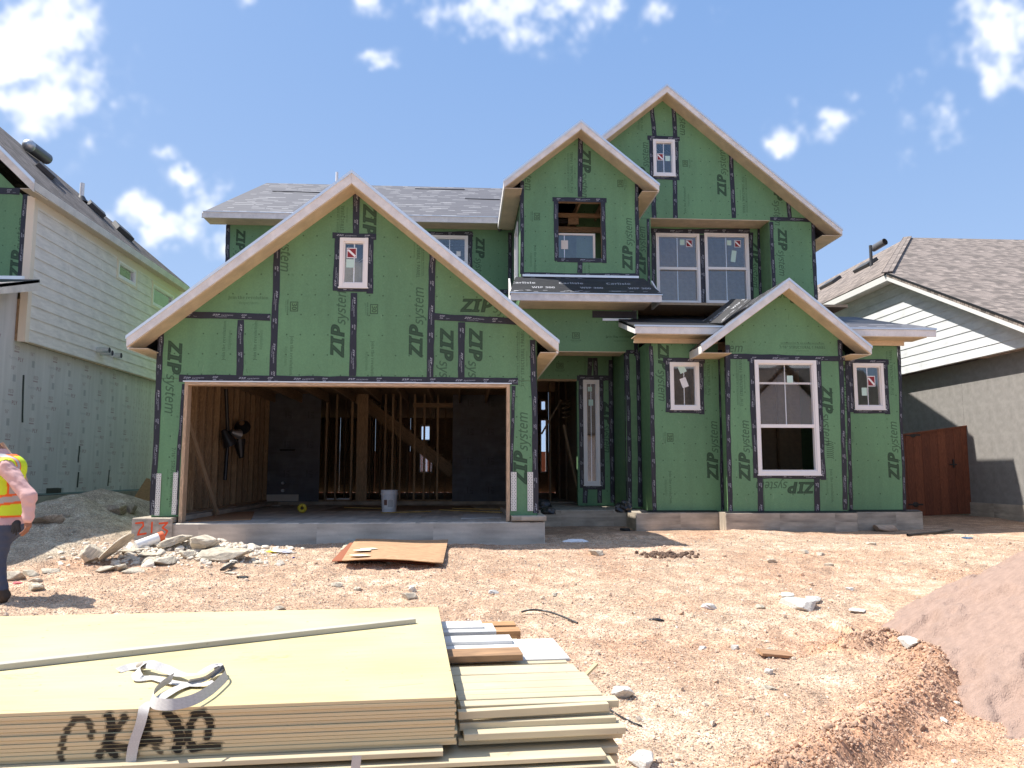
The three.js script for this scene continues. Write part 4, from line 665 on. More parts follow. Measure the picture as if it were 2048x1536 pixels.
function gcol(x, z) {
  let c = mix3(TAN, PALE, sstep(0.35, 0.65, fbm(x * 0.8 + 20, z * 0.8, 4, 121)));
  c = mix3(c, RED, 0.28 * sstep(0.52, 0.72, fbm(x * 1.1 + 3, z * 1.7, 5, 105)) + 0.12 * sstep(0.5, 0.75, fbm(x * 5, z * 5, 3, 123)));
  const [d, s] = segDist(x, z, berm); c = mix3(c, RED, 0.55 * sstep(0.5, 0.05, d)); if (s < 0 && d < 0.9) c = mix3(c, RED, 0.45 * sstep(0.9, 0.5, d));
  const left = sstep(-4.2, -5.2, x + 0.7 * (fbm(x * 1.5, z * 1.5, 3, 125) - 0.5) + 0.25 * (z + 11)); c = mix3(c, SPOIL, left * sstep(-8.6, -9.8, z));
  c = mix3(c, SPOIL, 0.75 * Math.exp(-(((x + 3.4) / 0.85) ** 2) - (((z + 10.2) / 0.5) ** 2)));
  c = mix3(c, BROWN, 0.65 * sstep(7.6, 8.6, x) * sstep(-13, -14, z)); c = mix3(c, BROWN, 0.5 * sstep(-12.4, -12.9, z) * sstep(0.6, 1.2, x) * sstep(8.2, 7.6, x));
  const k = 0.82 + 0.36 * fbm(x * 14, z * 14, 3, 127); return c.map((q) => q * k);
}
function sheet(x0, x1, z0, z1, step, skip) {
  const nx = Math.round((x1 - x0) / step), nz = Math.round((z1 - z0) / step), pos = new Float32Array((nx + 1) * (nz + 1) * 3), col = new Float32Array(pos.length), uv = new Float32Array((nx + 1) * (nz + 1) * 2), idx = [];
  for (let j = 0; j <= nz; j++) for (let i = 0; i <= nx; i++) {
    const o = j * (nx + 1) + i, x = x0 + (x1 - x0) * i / nx, z = z0 + (z1 - z0) * j / nz, c = gcol(x, z); pos.set([x, gy(x, z), z], o * 3); col.set(c, o * 3); uv.set([x / 1.9, z / 1.9], o * 2);
    if (i < nx && j < nz && !(skip && skip(x + step / 2, z + step / 2))) idx.push(o, o + nx + 1, o + 1, o + 1, o + nx + 1, o + nx + 2);
  }
  const g = new THREE.BufferGeometry(); g.setAttribute('position', new THREE.BufferAttribute(pos, 3)); g.setAttribute('color', new THREE.BufferAttribute(col, 3)); g.setAttribute('uv', new THREE.BufferAttribute(uv, 2)); g.setIndex(idx); g.computeVertexNormals(); return g;
}
M.soil = new THREE.MeshStandardMaterial({ vertexColors: true, map: tGrit, bumpMap: tGritB, bumpScale: 0.008, roughness: 0.96, color: new THREE.Color().setRGB(1.45, 1.45, 1.42) });
{
  const fine = sheet(-8, 8.6, -13.2, -2.6, 0.036), coarse = sheet(-40, 40, -60, 30, 0.5, (x, z) => x > -7.9 && x < 8.5 && z > -13.1 && z < -2.7);
  // the coarse sheet goes on to the horizon
  const far = (x0, x1, z0, z1) => { const g = new THREE.PlaneGeometry(x1 - x0, z1 - z0).rotateX(-Math.PI / 2).translate((x0 + x1) / 2, z1 > 20 ? -0.03 : 0.66, (z0 + z1) / 2); const n = g.attributes.position.count, c = new Float32Array(n * 3); for (let i = 0; i < n; i++) c.set(TAN, i * 3); g.setAttribute('color', new THREE.BufferAttribute(c, 3)); return g; };
  const g = mergeGeometries([fine, coarse, far(-400, 400, -400, -60), far(-400, 400, 30, 400), far(-400, -40, -60, 30), far(40, 400, -60, 30)].map((q) => q.toNonIndexed ? (q.index ? q.toNonIndexed() : q) : q)); structure('ground', g, M.soil);
}
// gravel lying on it
{
  const rock = (seed, s) => { const r = rngOf(seed), g = new THREE.IcosahedronGeometry(1, 0), p = g.attributes.position, m = new Map(); for (let i = 0; i < p.count; i++) { const k = [p.getX(i), p.getY(i), p.getZ(i)].map((q) => q.toFixed(3)).join(); if (!m.has(k)) m.set(k, 0.72 + 0.5 * r()); const f = m.get(k); p.setXYZ(i, p.getX(i) * f * s[0], p.getY(i) * f * s[1], p.getZ(i) * f * s[2]); } g.computeVertexNormals(); return g; };
  const kinds = [rock(1, [1, 0.7, 0.85]), rock(2, [1.15, 0.55, 0.8]), rock(3, [0.9, 0.8, 1])], o = new THREE.Object3D(), c = new THREE.Color();
  const gm = mat([1, 1, 1], 0.92, { map: rep(tMottle, 3) });
  kinds.forEach((g, k) => {
    const n = 50000, m = new THREE.InstancedMesh(g, gm, n); m.name = numbered('gravel'); tag(m, ['small tan and pink gravel strewn over the bare yard', 'flat pale chips mixed in the yard gravel', 'rounded pebbles scattered in the yard soil'][k], 'gravel', null, 'stuff'); m.castShadow = m.receiveShadow = true;
    let i = 0; while (i < n) {
      const t = R(), z = -2.8 - 9.6 * Math.pow(t, 0.85), x = lerp(-0.62, 0.74, R()) * (-z) * 1.04 + 0.1; if (x < -7.6 || x > 8.6) continue;
      if (R() > 0.35 + 0.9 * fbm(x * 1.4 + 5, z * 1.4, 4, 131)) continue;
      if (x > 3.2 && Math.hypot((x - 6.0) / 1, z + 5.9) < 2.75 && R() < 0.985) continue;
      const big = R(), s = (0.0032 + 0.0042 * R() + (big > 0.97 ? 0.010 * R() : 0) + (big > 0.998 ? 0.02 * R() : 0));
      o.position.set(x, gy(x, z) + s * 0.25, z); o.rotation.set(R() * 6.3, R() * 6.3, R() * 6.3); o.scale.setScalar(s); o.updateMatrix(); m.setMatrixAt(i, o.matrix);
      const b = gcol(x, z), w = R(), L = 0.90 + 0.26 * R(); const q = w > 0.965 ? [0.70, 0.65, 0.56] : w > 0.80 ? mix3(b, RED, 0.5) : w > 0.55 ? mix3(b, [0.66, 0.56, 0.44], 0.6) : b; c.setRGB(Math.min(0.8, q[0] * L * 1.0), Math.min(0.8, q[1] * L * 1.0), Math.min(0.8, q[2] * L * 1.0)); m.setColorAt(i, c); i++;
    }
    scene.add(m);
  });
}
// sand heap
{
  const cx = 6.0, cz = -5.9, n = 250, pos = [], idx = [], uv = [];
  const h = (x, z) => { const a = Math.atan2(z - cz, x - cx), r = Math.hypot(x - cx, z - cz) + 0.28 * (fbm(Math.cos(a) * 2 + 5, Math.sin(a) * 2, 3, 141) - 0.5); let y = 1.70 - 0.60 * r; y += 0.04 * (fbm(x * 2.5, z * 2.5, 5, 143) - 0.5) + 0.02 * (fbm(x * 11 + z * 3, z * 9, 4, 145) - 0.5);
    const st = Math.sin((x * 0.5 + z * 1.1) * 11 + 3 * fbm(x * 1.3, z * 1.3, 3, 147)); y += 0.007 * st; y -= 0.05 * sstep(0.60, 0.70, fbm(x * 3.1 + 2, z * 3.1, 4, 149)); y += 0.03 * sstep(0.62, 0.75, vnoise(x * 9, z * 9, 152)) * sstep(1.6, 2.6, r); return Math.max(y, -0.6); };
  for (let j = 0; j <= n; j++) for (let i = 0; i <= n; i++) { const x = 2.6 + 6.8 * i / n, z = -9.2 + 6.6 * j / n, t = Math.max(h(x, z), -0.2); pos.push(x, t < gy(x, z) ? gy(x, z) - 0.05 : t, z); uv.push(x / 1.3, z / 1.3); if (i < n && j < n) { const o = j * (n + 1) + i; idx.push(o, o + n + 1, o + 1, o + 1, o + n + 1, o + n + 2); } }
  const g = new THREE.BufferGeometry(); g.setAttribute('position', new THREE.Float32BufferAttribute(pos, 3)); g.setAttribute('uv', new THREE.Float32BufferAttribute(uv, 2)); g.setIndex(idx); g.computeVertexNormals();
  tag(mesh('sand_heap', g, mat([0.385, 0.265, 0.21], 0.97, { map: rep(tMottle, 5), bumpMap: tGritB, bumpScale: 0.008 })), 'heap of fine pinkish sand beside the dirt berm', 'sand heap');
}
{ // crumbs and clods that rolled off the berm and the sand
  const o = new THREE.Object3D(), c = new THREE.Color(), N = 3000, g = new THREE.IcosahedronGeometry(1, 1), p = g.attributes.position; for (let i = 0; i < p.count; i++) { const k = 0.75 + 0.5 * vnoise(p.getX(i) * 2.1 + 9, p.getY(i) * 2.1 + p.getZ(i) * 1.7, 155); p.setXYZ(i, p.getX(i) * k, p.getY(i) * k * 0.8, p.getZ(i) * k); } g.computeVertexNormals();
  const m = new THREE.InstancedMesh(g, mat([1, 1, 1], 0.96), N); m.name = 'soil_clods'; tag(m, 'red brown soil clods crumbled along the dirt berm', 'clods', null, 'stuff'); m.castShadow = m.receiveShadow = true;
  for (let i = 0; i < N; i++) { const k = Math.floor(R() * (berm.length - 1)), t = R(), w = (R() + R() + R() - 1.5) * 0.26, x = lerp(berm[k][0], berm[k + 1][0], t) + w, z = lerp(berm[k][1], berm[k + 1][1], t) + (R() + R() - 1) * 0.16, s = 0.005 + 0.022 * R() * R() * R(); o.position.set(x, gy(x, z) + s * 0.3, z); o.rotation.set(R() * 6, R() * 6, R() * 6); o.scale.setScalar(s); o.updateMatrix(); m.setMatrixAt(i, o.matrix); const L = 0.8 + 0.5 * R(); c.setRGB(0.42 * L, 0.275 * L, 0.19 * L); m.setColorAt(i, c); } scene.add(m);
}
// ================================================================ neighbouring houses
function clapboards(parent, fr, outline, y0, rows, expo, u0, u1, m, holes = [], jointSeed = 0) { // lapped planks, each tilted out at its foot
  for (let k = 0; k < rows; k++) {
    const ya = y0 + k * expo, cuts = [u0]; let u = u0 + 1.2 + 2.4 * hash(k, jointSeed, 3); while (u < u1 - 0.5) { cuts.push(u); u += 3.66; } cuts.push(u1);
    for (let c = 0; c < cuts.length - 1; c++) {
      let rs = [[cuts[c] + 0.0015, ya, cuts[c + 1] - 0.0015, ya + expo + 0.02]]; for (const h of holes) rs = cutRects(rs, h);
      for (const r of rs) {
        const p = clipPoly(rectP(...r), outline); if (p.length < 3) continue;
        const g = prism(fr, p, 0, 0.009, (a, b) => [a, b]), P = g.attributes.position; // tilt: foot stands 14 mm proud
        for (let i = 0; i < P.count; i++) { const y = P.getY(i), t = 1 - (y - ya) / (expo + 0.02); P.setXYZ(i, P.getX(i) + fr.N.x * 0.015 * t, y, P.getZ(i) + fr.N.z * 0.015 * t); }
        g.computeVertexNormals(); mesh('siding_plank', g, m, parent);
      }
    }
  }
}
const shingleMat = (r, g, b) => new THREE.MeshStandardMaterial({ map: rep(tShingle, 0.5), bumpMap: rep(tShingleB, 0.5), bumpScale: 0.012, roughness: 0.95, color: new THREE.Color().setRGB(r, g, b) });
{ // ---- left neighbour
  const h = thing('siding_house', 'house with pale lap siding above grey printed sheathing, next to the open garage', 'house');
  const xw = -7.6, xs = -7.45, fr = faceR(xw), fu = faceR(xs), zc = -13.58, zb = -21.6, yS = 3.835, yE = 6.37, ex = -7.22;
  const sid = mat([0.89, 0.83, 0.74], 0.75, { map: rep(tMottle, 0.8, 3) }), tr = mat([0.78, 0.68, 0.54], 0.7), fas = mat([0.80, 0.74, 0.66], 0.6, { map: tMottle });
  // printed grey board on the ground floor
  const tp = canvasTex(1400, 600, (x, w, hh) => { // 7 m x 3 m
    const img = x.createImageData(w, hh); for (let j = 0; j < hh; j++) for (let i = 0; i < w; i++) { const k = 1 + 0.14 * (fbm(i / 130, j / 320, 4, 151) - 0.5) + 0.10 * (fbm(i / 14, j / 200, 3, 153) - 0.5) + 0.05 * (hash(i, j, 1) - 0.5), o = (j * w + i) * 4; img.data[o] = 196 * k; img.data[o + 1] = 194 * k; img.data[o + 2] = 192 * k; img.data[o + 3] = 255; } x.putImageData(img, 0, 0);
    x.textBaseline = 'middle'; for (let c = 0; c < 11; c++) for (let r = 0; r < 4; r++) { const X = 40 + c * 128 + 20 * hash(c, r, 2), Y = 60 + r * 150 + (c % 2) * 62; x.fillStyle = 'rgba(92,40,44,0.42)'; x.font = 'bold 20px sans-serif'; x.fillText('PLY', X + 34, Y); x.fillStyle = 'rgba(70,76,92,0.26)'; x.font = '15px sans-serif'; x.fillText('Thermo', X - 20, Y); x.font = 'bold 17px sans-serif'; x.fillStyle = 'rgba(92,50,54,0.34)'; x.fillText('RED', X + 10, Y - 36); x.fillRect(X + 10, Y - 26, 30, 5); x.fillText('16"', X - 2, Y + 34); x.fillStyle = 'rgba(70,80,84,0.24)'; x.fillRect(X + 12, Y + 56, 18, 24); x.fillText('↗', X + 56, Y + 66); }
  }); tp.wrapS = tp.wrapT = THREE.ClampToEdgeWrapping;
  const tm = new THREE.MeshStandardMaterial({ map: tp, roughness: 0.7 }), lw = group('printed_board_wall', h);
  for (const [a, b] of [[9.2, 10.42], [10.42, 11.64], [11.64, 12.86], [12.86, 13.56], [13.56, 14.78], [14.78, 16], [16, 17.22], [17.22, 18.44], [18.44, 19.66], [19.66, 20.88], [20.88, 22.2]]) { const tp2 = (u) => (a < 13.5 ? 3.62 + 0.27 * (u - 9.3) : 3.84); mesh('wall_board', prism(fr, [[a + 0.001, 1.2], [b - 0.001, 1.2], [b - 0.001, tp2(b)], [a + 0.001, tp2(a)]], -0.012, 0, (u, v) => [((u - 12.6) / 7 + 10) % 1, (v - 1.15) / 3]), tm, lw); }
  for (const [u, v0, v1, w] of [[48, 750, 845, 0.05], [160, 892, 925, 0.05], [158, 944, 975, 0.06], [219, 940, 972, 0.05]]) { const a = onX(u, v0, xw + 0.005), b = onX(u - 3, v1, xw + 0.005); mesh('seam_tape', tapeGeo(fr, [-a.z, a.y], [-b.z, b.y], w), M.tapePlain, lw); }
  { const a = onX(92, 983, xw), b = onX(122, 982, xw); mesh('seam_tape', tapeGeo(fr, [-a.z, a.y], [-b.z, b.y], 0.12), M.tapePlain, lw); }
  mesh('loose_edge_wrap', slab([V3(xw + 0.02, 1.215, -9.2), V3(xw + 0.02, 1.19, -22), V3(xw - 0.005, 1.24, -22), V3(xw - 0.005, 1.24, -9.2)], 0.004), mat([0.10, 0.14, 0.13], 0.6), lw);
  mesh('footing', box(-12, xw + 0.09, 0.3, 1.19, zb, -9.2, 0.01), mat([0.50, 0.47, 0.40], 0.9, { map: tConcrete, bumpMap: tConcreteB, bumpScale: 0.006 }), h);
  // upper side wall in planks
  const w1 = [onX(232, 540, xs), onX(273, 545, xs)], win = [-w1[0].z, onX(253, 571, xs).y + 0.02, -w1[1].z, onX(253, 515, xs).y - 0.1], win2 = [18.75, 5.55, 20.2, 6.18];
  clapboards(h, fu, rectP(-zc, yS, -zb, yE), yS, 13, 0.212, -zc, -zb, sid, [win, win2], 5);
  { let rs = [[-zc, yS, -zb, yE]]; for (const w of [win, win2]) rs = cutRects(rs, w); mesh('upper_wall_core', merge(rs.map((r) => prism(fu, rectP(...r), -0.1, -0.004))), tr, h); mesh('added_room_board', box(xs - 2.1, xs - 2, yS, yE, zb, zc - 0.1), M.osb, h); }  // the board set inside is added, so both panes look dark
  for (const w of [win, win2]) { windowUnit(h, fu, w[0] + 0.07, w[1] + 0.07, w[2] - 0.07, w[3] - 0.07, { frame: M.vinyl, t: 0.045 }); for (const [a, b, c, d] of [[w[0], w[1] + 0.07, w[0] + 0.07, w[3] - 0.07], [w[2] - 0.07, w[1] + 0.07, w[2], w[3] - 0.07], [w[0] - 0.02, w[1], w[2] + 0.02, w[1] + 0.07], [w[0] - 0.02, w[3] - 0.07, w[2] + 0.02, w[3]]]) mesh('window_trim', prism(fu, rectP(a, b, c, d), 0, 0.03), tr, h); }
  mesh('corner_board', box(xs - 0.1, xs + 0.028, yS - 0.02, yE, zc, zc + 0.03), tr, h); mesh('corner_board', box(xs, xs + 0.028, yS - 0.02, yE, zc - 0.09, zc), tr, h); mesh('frieze_board', prism(fu, rectP(-zc, yE - 0.16, -zb, yE), 0, 0.026), tr, h);
  mesh('siding_end_block', box(xw, xs - 0.11, yS, 4.55, zc, zc + 0.02), M.lumber2, h);
  // front wall in green sheathing
  const tex = sheathing(zc, [-12.5, 3.6, -7.45, 9.5], [['zip', 36, 495, 90], ['30', -20, 470, 0]], 71), ff = faceZ(zc);
  sheathedWall(h, 'front_wall', ff, [[-12, 4.8], [-7.56, 4.8], [-7.56, 6.3], [-11, 9.6], [-12, 9.6]], [[-12, 4.8, -8.8, 6.45], [-8.8, 4.8, -7.5, 6.45], [-12, 6.45, -7.5, 10]], [], tex, [[[-12, 6.45], [-7.7, 6.45], 0.12], [[-7.6, 4.75], [-7.6, 6.4], 0.09], [[-9, 4.78], [-7.6, 4.78], 0.1]]);
  // roof: plane rising to the left, hipped at the back; silhouette points give the hip
  const sl = 0.98, yRoof = (x) => yE + 0.11 + sl * (ex - x), P = (u, v) => { const d = ray(u, v); const k = (yE + 0.11 + sl * ex - EYE.y) / (d.y + sl * d.x); return EYE.clone().addScaledVector(d, k); };
  const hipB = onX(379, 579, ex), hipA = P(-30, 228), zf = -13.12; const rm = shingleMat(0.19, 0.18, 0.19);
  const e0 = V3(ex, yRoof(ex), zf), e1 = V3(ex, yRoof(ex), hipB.z), rx = hipA.x;
  mesh('roof_plane', slab([e0, e1, V3(rx, yRoof(rx), hipA.z), V3(rx, yRoof(rx), zf)], 0.09), rm, h);
  mesh('roof_plane', slab([V3(rx, yRoof(rx), hipA.z), e1, V3(2 * rx - ex, yRoof(ex), hipB.z)], 0.09), rm, h); mesh('roof_plane', slab([V3(rx, yRoof(rx), zf), V3(rx, yRoof(rx), hipA.z), V3(2 * rx - ex, yRoof(ex), hipB.z), V3(2 * rx - ex, yRoof(ex), zf)], 0.09), rm, h);
  mesh('eave_fascia', box(ex - 0.03, ex + 0.004, yE - 0.04, yE + 0.105, hipB.z, zf), fas, h); mesh('eave_soffit', box(xs, ex - 0.03, yE - 0.03, yE - 0.015, hipB.z, zf - 0.02), mat([0.55, 0.47, 0.37], 0.7), h);
  mesh('rake_fascia', prism(faceZ(zf), [[rx, yRoof(rx) - 0.24], [ex, yE - 0.08], [ex, yE + 0.11], [rx, yRoof(rx)]], -0.03, 0.004), fas, h); mesh('drip_edge', prism(faceZ(zf), [[rx, yRoof(rx) - 0.05], [ex + 0.01, yE + 0.06], [ex + 0.01, yE + 0.125], [rx, yRoof(rx) + 0.015]], 0.005, 0.018), M.drip, h);
  mesh('rake_soffit', slab([V3(rx, yRoof(rx) - 0.22, zf - 0.03), V3(ex, yE - 0.06, zf - 0.03), V3(ex, yE - 0.06, zc), V3(rx, yRoof(rx) - 0.22, zc)], 0.012), tr, h);
  // roof fittings
  const on = (u, v) => P(u, v), N = V3(sl, 1, 0).normalize(); const fit = (nm, u0, v0, u1, v1, w, t, m) => { const a = on(u0, v0), b = on(u1, v1); mesh(nm, beam(a.clone().addScaledVector(N, t / 2), b.clone().addScaledVector(N, t / 2), w, t, N, 0.01), m, h); };
  const dark = mat([0.06, 0.058, 0.06], 0.6);
  { const a = on(48, 300).addScaledVector(N, 0.13), b = on(84, 326).addScaledVector(N, 0.13); mesh('vent_duct', tube([a, a.clone().lerp(b, 0.5), b], 0.12, 8, 14), mat([0.13, 0.13, 0.135], 0.35, { metalness: 0.4 }), h); const c = on(46, 292).addScaledVector(N, 0.13); mesh('duct_cap', new THREE.SphereGeometry(0.124, 14, 10).translate(a.x, a.y, a.z), M.galv, h); }
  fit('roof_vent', 72, 330, 105, 360, 0.4, 0.1, dark); fit('roof_vent', 175, 408, 204, 434, 0.4, 0.1, dark); fit('roof_vent', 228, 452, 258, 478, 0.4, 0.1, dark);
  { const a = on(163, 398); mesh('vent_pipe', new THREE.CylinderGeometry(0.045, 0.045, 0.5, 10).translate(a.x, a.y + 0.1, a.z), M.vinyl, h); mesh('pipe_boot', new THREE.CylinderGeometry(0.06, 0.13, 0.12, 12).translate(a.x, a.y, a.z), dark, h); }
  // porch roof end at the front
  mesh('porch_roof', slab([V3(-12, 4.46, -12.15), V3(-7.18, 4.46, -12.15), V3(-7.18, 4.86, -13.42), V3(-12, 4.86, -13.42)], 0.05), M.under, h); mesh('porch_roof', slab([V3(-12, 3.7, -9.3), V3(-7.18, 3.7, -9.3), V3(-7.18, 4.46, -12.15), V3(-12, 4.46, -12.15)], 0.05), M.under, h); mesh('porch_fascia', slab([V3(-7.18, 4.84, -13.4), V3(-7.18, 3.68, -9.3), V3(-7.18, 3.5, -9.3), V3(-7.18, 4.66, -13.4)], 0.03), fas, h); mesh('porch_flashing', box(-12, -7.5, 4.87, 4.95, zc + 0.01, zc + 0.03), M.flash, h);
  mesh('front_wall_lower', box(-12, xw - 0.02, 1.2, 3.6, -9.35, -9.25), M.greenPlain, h); mesh('back_wall', box(-12, xw - 0.02, 1.2, 6.6, zb, zb + 0.05), M.greenPlain, h); mesh('far_wall', box(-12.05, -12, 1.2, 6.6, zb, -9.3), M.greenPlain, h);
  const k = thing('metal_ducts', 'three short shiny metal duct ends poking out of the pale siding', 'ducts'); for (const [u, v, L] of [[205, 700, 0.26], [212, 706, 0.24], [234, 711, 0.16]]) { const p = onX(u, v, xs + L / 2); mesh('duct', new THREE.CylinderGeometry(0.055, 0.055, L, 16, 1, true).rotateZ(Math.PI / 2).translate(xs + L / 2 + 0.01, p.y, p.z), mat([0.75, 0.76, 0.77], 0.25, { metalness: 0.95, side: THREE.DoubleSide }), k); }
  // wood scrap leaning at the footing
  const sc = thing('plywood_offcut', 'brown plywood offcut leaning on the footing between the houses', 'plywood'); mesh('sheet', slab([onX(262, 1005, xw + 0.25), onX(312, 1000, xw + 0.45), onX(312, 950, xw + 0.4), onX(292, 955, xw + 0.2)], 0.015), M.plywood, sc);
}
{ // ---- right neighbour
  const h = thing('stucco_house', 'house with white lap siding over grey stucco and brown shingles, behind the fence gate', 'house');
  const xw = 11.38, xs = 11.12, fl = faceL(xw), fu = faceL(xs), yS = 4.085, ex = 10.75;
  const stucco = mat([0.325, 0.305, 0.285], 0.92, { map: rep(tMottle, 1.5), bumpMap: tGritB, bumpScale: 0.003 }), wh = mat([0.80, 0.81, 0.82], 0.6, { map: rep(tMottle, 0.6, 2) }), grey = mat([0.68, 0.67, 0.65], 0.6), rm = shingleMat(0.40, 0.36, 0.335);
  mesh('stucco_wall', prism(fl, rectP(-32, 0.95, -17.05, yS), -0.2, 0), stucco, h); mesh('stucco_wall', prism(fl, rectP(-17.045, 0.95, -9, yS), -0.2, 0), stucco, h); mesh('footing', box(xw - 0.03, 14, 0.4, 0.95, -32, -9), M.concrete, h);
  // roof corner found on the eave line; the front plane runs on down towards the street
  const cn = onX(1774, 546, ex), nr = onX(2048, 646, ex), sl = (cn.y - nr.y) / (nr.z - cn.z), yF = (z) => cn.y - sl * (z - cn.z);
  const rg = (() => { const d = ray(1815, 475), k = (cn.y + sl * cn.z - EYE.y) / (d.y + sl * d.z); return EYE.clone().addScaledVector(d, k); })();
  const zlow = -10.5, zE = cn.z + (cn.y - 0.06 - yS) / sl; const out = [[-32, yS], [zE, yS], [cn.z, cn.y - 0.13], [-32, cn.y - 0.13]];
  const wz = [-23.9, 5.2, -22.4, 6.7]; clapboards(h, fu, out, yS, 14, 0.205, -32, -10.6, wh, [wz], 9); mesh('upper_wall_core', prism(fu, [[-32, yS], [zE - 0.2, yS], [cn.z, cn.y - 0.15], [-32, cn.y - 0.15]], -0.08, -0.004), grey, h);
  windowUnit(h, fu, ...wz, { frame: M.vinyl, t: 0.07 }); for (const q of [-22.35, -24.05]) mesh('window_trim', prism(fu, rectP(q, 5.1, q + 0.1, 6.8), 0, 0.03), wh, h);
  mesh('roof_plane', slab([V3(ex, yF(zlow), zlow), V3(40, yF(zlow), zlow), V3(40, rg.y, rg.z), V3(rg.x, rg.y, rg.z), V3(cn.x, cn.y, cn.z)], 0.09), rm, h); mesh('roof_plane', slab([V3(ex, cn.y, -33), V3(cn.x, cn.y, cn.z), V3(rg.x, rg.y, rg.z), V3(rg.x, rg.y, -33)], 0.09), rm, h); mesh('roof_plane', slab([V3(40, yF(cn.z), -34), V3(rg.x, yF(cn.z), -34), V3(rg.x, rg.y, rg.z), V3(40, rg.y, rg.z)], 0.09), rm, h);
  mesh('eave_fascia', box(ex + 0.002, ex + 0.035, cn.y - 0.19, cn.y - 0.03, -33, cn.z), grey, h); mesh('eave_soffit', box(ex + 0.035, xs, cn.y - 0.175, cn.y - 0.16, -33, cn.z), grey, h);
  const A = V3(ex, cn.y, cn.z), B = V3(ex, yF(zlow), zlow); mesh('rake_fascia', slab([A.clone().add(V3(0.002, -0.02, 0)), A.clone().add(V3(0.002, -0.2, 0)), B.clone().add(V3(0.002, -0.2, 0)), B.clone().add(V3(0.002, -0.02, 0))], 0.03), grey, h);
  mesh('rake_soffit', slab([A.clone().add(V3(0.03, -0.19, 0)), V3(xs, cn.y - 0.19, cn.z), V3(xs, yF(zlow) - 0.19, zlow), B.clone().add(V3(0.03, -0.19, 0))], 0.012), grey, h); mesh('drip_edge', slab([A.clone().add(V3(-0.012, 0.012, 0)), A.clone().add(V3(-0.012, -0.035, 0)), B.clone().add(V3(-0.012, -0.035, 0)), B.clone().add(V3(-0.012, 0.012, 0))], 0.012), M.black, h);
  mesh('hip_cap', beam(cn.clone().add(V3(0, 0.02, 0)), rg.clone().add(V3(0, 0.02, 0)), 0.26, 0.03), rm, h); mesh('wall_rest', box(xw + 0.01, 30, 0.5, 4.5, zlow - 0.3, zlow - 0.2), stucco, h); mesh('back_wall', box(xw + 0.01, 40, 0.5, 6.5, -32, -31.9), stucco, h);
  // fittings on the left slope
  const L = (u, v) => { const s2 = (rg.y - cn.y) / (rg.x - cn.x), d = ray(u, v), k = (cn.y - s2 * cn.x - EYE.y) / (d.y - s2 * d.x); return EYE.clone().addScaledVector(d, k); };
  const dark = mat([0.05, 0.05, 0.052], 0.6), N = V3(-0.57, 0.8, 0).normalize(); for (const [u0, v0, u1, v1] of [[1718, 541, 1748, 526], [1649, 575, 1676, 561]]) mesh('roof_vent', beam(L(u0, v0).addScaledVector(N, 0.06), L(u1, v1).addScaledVector(N, 0.06), 0.4, 0.12, N, 0.01), dark, h);
  { const a = L(1743, 532); mesh('vent_pipe', new THREE.CylinderGeometry(0.05, 0.05, 0.75, 10).translate(a.x, a.y + 0.3, a.z), dark, h); const b = L(1752, 505), c = L(1776, 491); mesh('vent_duct', tube([b.addScaledVector(N, 0.18), b.clone().lerp(c.addScaledVector(N, 0.18), 0.5), c], 0.13, 8, 12), mat([0.15, 0.15, 0.155], 0.4, { metalness: 0.4 }), h); }
}
{ // ---- side gate between the houses
  const z = -17.0, g = thing('fence_gate', 'red brown board gate with black hinges and latch between the two houses', 'gate'), a = onZ(1936, 850, z), b = onZ(1936, 1027, z), yl = onZ(1804, 868, z).y, yb = onZ(1804, 1033, z).y, x0 = 8.25, x1 = a.x, n = 17, xa = onZ(1804, 900, z).x;
  const tops = (x) => lerp(yl, a.y, (x - xa) / (x1 - xa)), bots = (x) => lerp(yb, b.y, (x - xa) / (x1 - xa)); const m = [mat([0.20, 0.065, 0.032], 0.75, { map: tWood }), mat([0.235, 0.078, 0.038], 0.75, { map: tWood }), mat([0.175, 0.055, 0.028], 0.75, { map: tWood })];
  for (let k = 0; k < n; k++) { const p = x0 + (x1 - x0) * k / n, q = x0 + (x1 - x0) * (k + 1) / n - 0.004; mesh('board', prism(faceZ(z), [[p, bots(p)], [q, bots(q)], [q, tops(q) - 0.03], [p, tops(p) - 0.03]], 0, 0.018 + 0.003 * (k % 2), (u, v) => [v, u + k * 0.37]), m[k % 3], g); }
  mesh('top_cap', slab([V3(x0, tops(x0), z + 0.05), V3(x1 + 0.02, tops(x1), z + 0.05), V3(x1 + 0.02, tops(x1), z - 0.06), V3(x0, tops(x0), z - 0.06)], 0.035), m[0], g); mesh('post', box(x1 - 0.02, x1 + 0.07, 0.5, tops(x1), z - 0.1, z - 0.005), m[2], g);
  for (const v of [870, 1009]) { const p = onZ(v < 900 ? 1826 : 1832, v, z + 0.03); mesh('hinge', merge([new THREE.SphereGeometry(0.075, 10, 8).scale(1, 0.75, 0.15).translate(p.x, p.y, z + 0.026), box(p.x - 0.17, p.x + 0.17, p.y - 0.018, p.y + 0.018, z + 0.022, z + 0.03)]), M.black, g); }
  { const p = onZ(1907, 929, z + 0.03); mesh('latch', merge([box(p.x - 0.09, p.x + 0.07, p.y - 0.015, p.y + 0.015, z + 0.022, z + 0.05), box(p.x - 0.015, p.x + 0.015, p.y - 0.07, p.y + 0.12, z + 0.022, z + 0.045)]), M.black, g); }
  const f = thing('rear_fence', 'brown board fence in the back yard seen through the house', 'fence'); for (let k = 0; k < 40; k++) mesh('board', box(-6 + k * 0.3, -6 + k * 0.3 + 0.292, 0.7, 2.5, -33.02, -33), m[k % 3], f); mesh('rail', box(-6, 6, 1.1, 1.18, -32.99, -32.95), m[0], f);
}
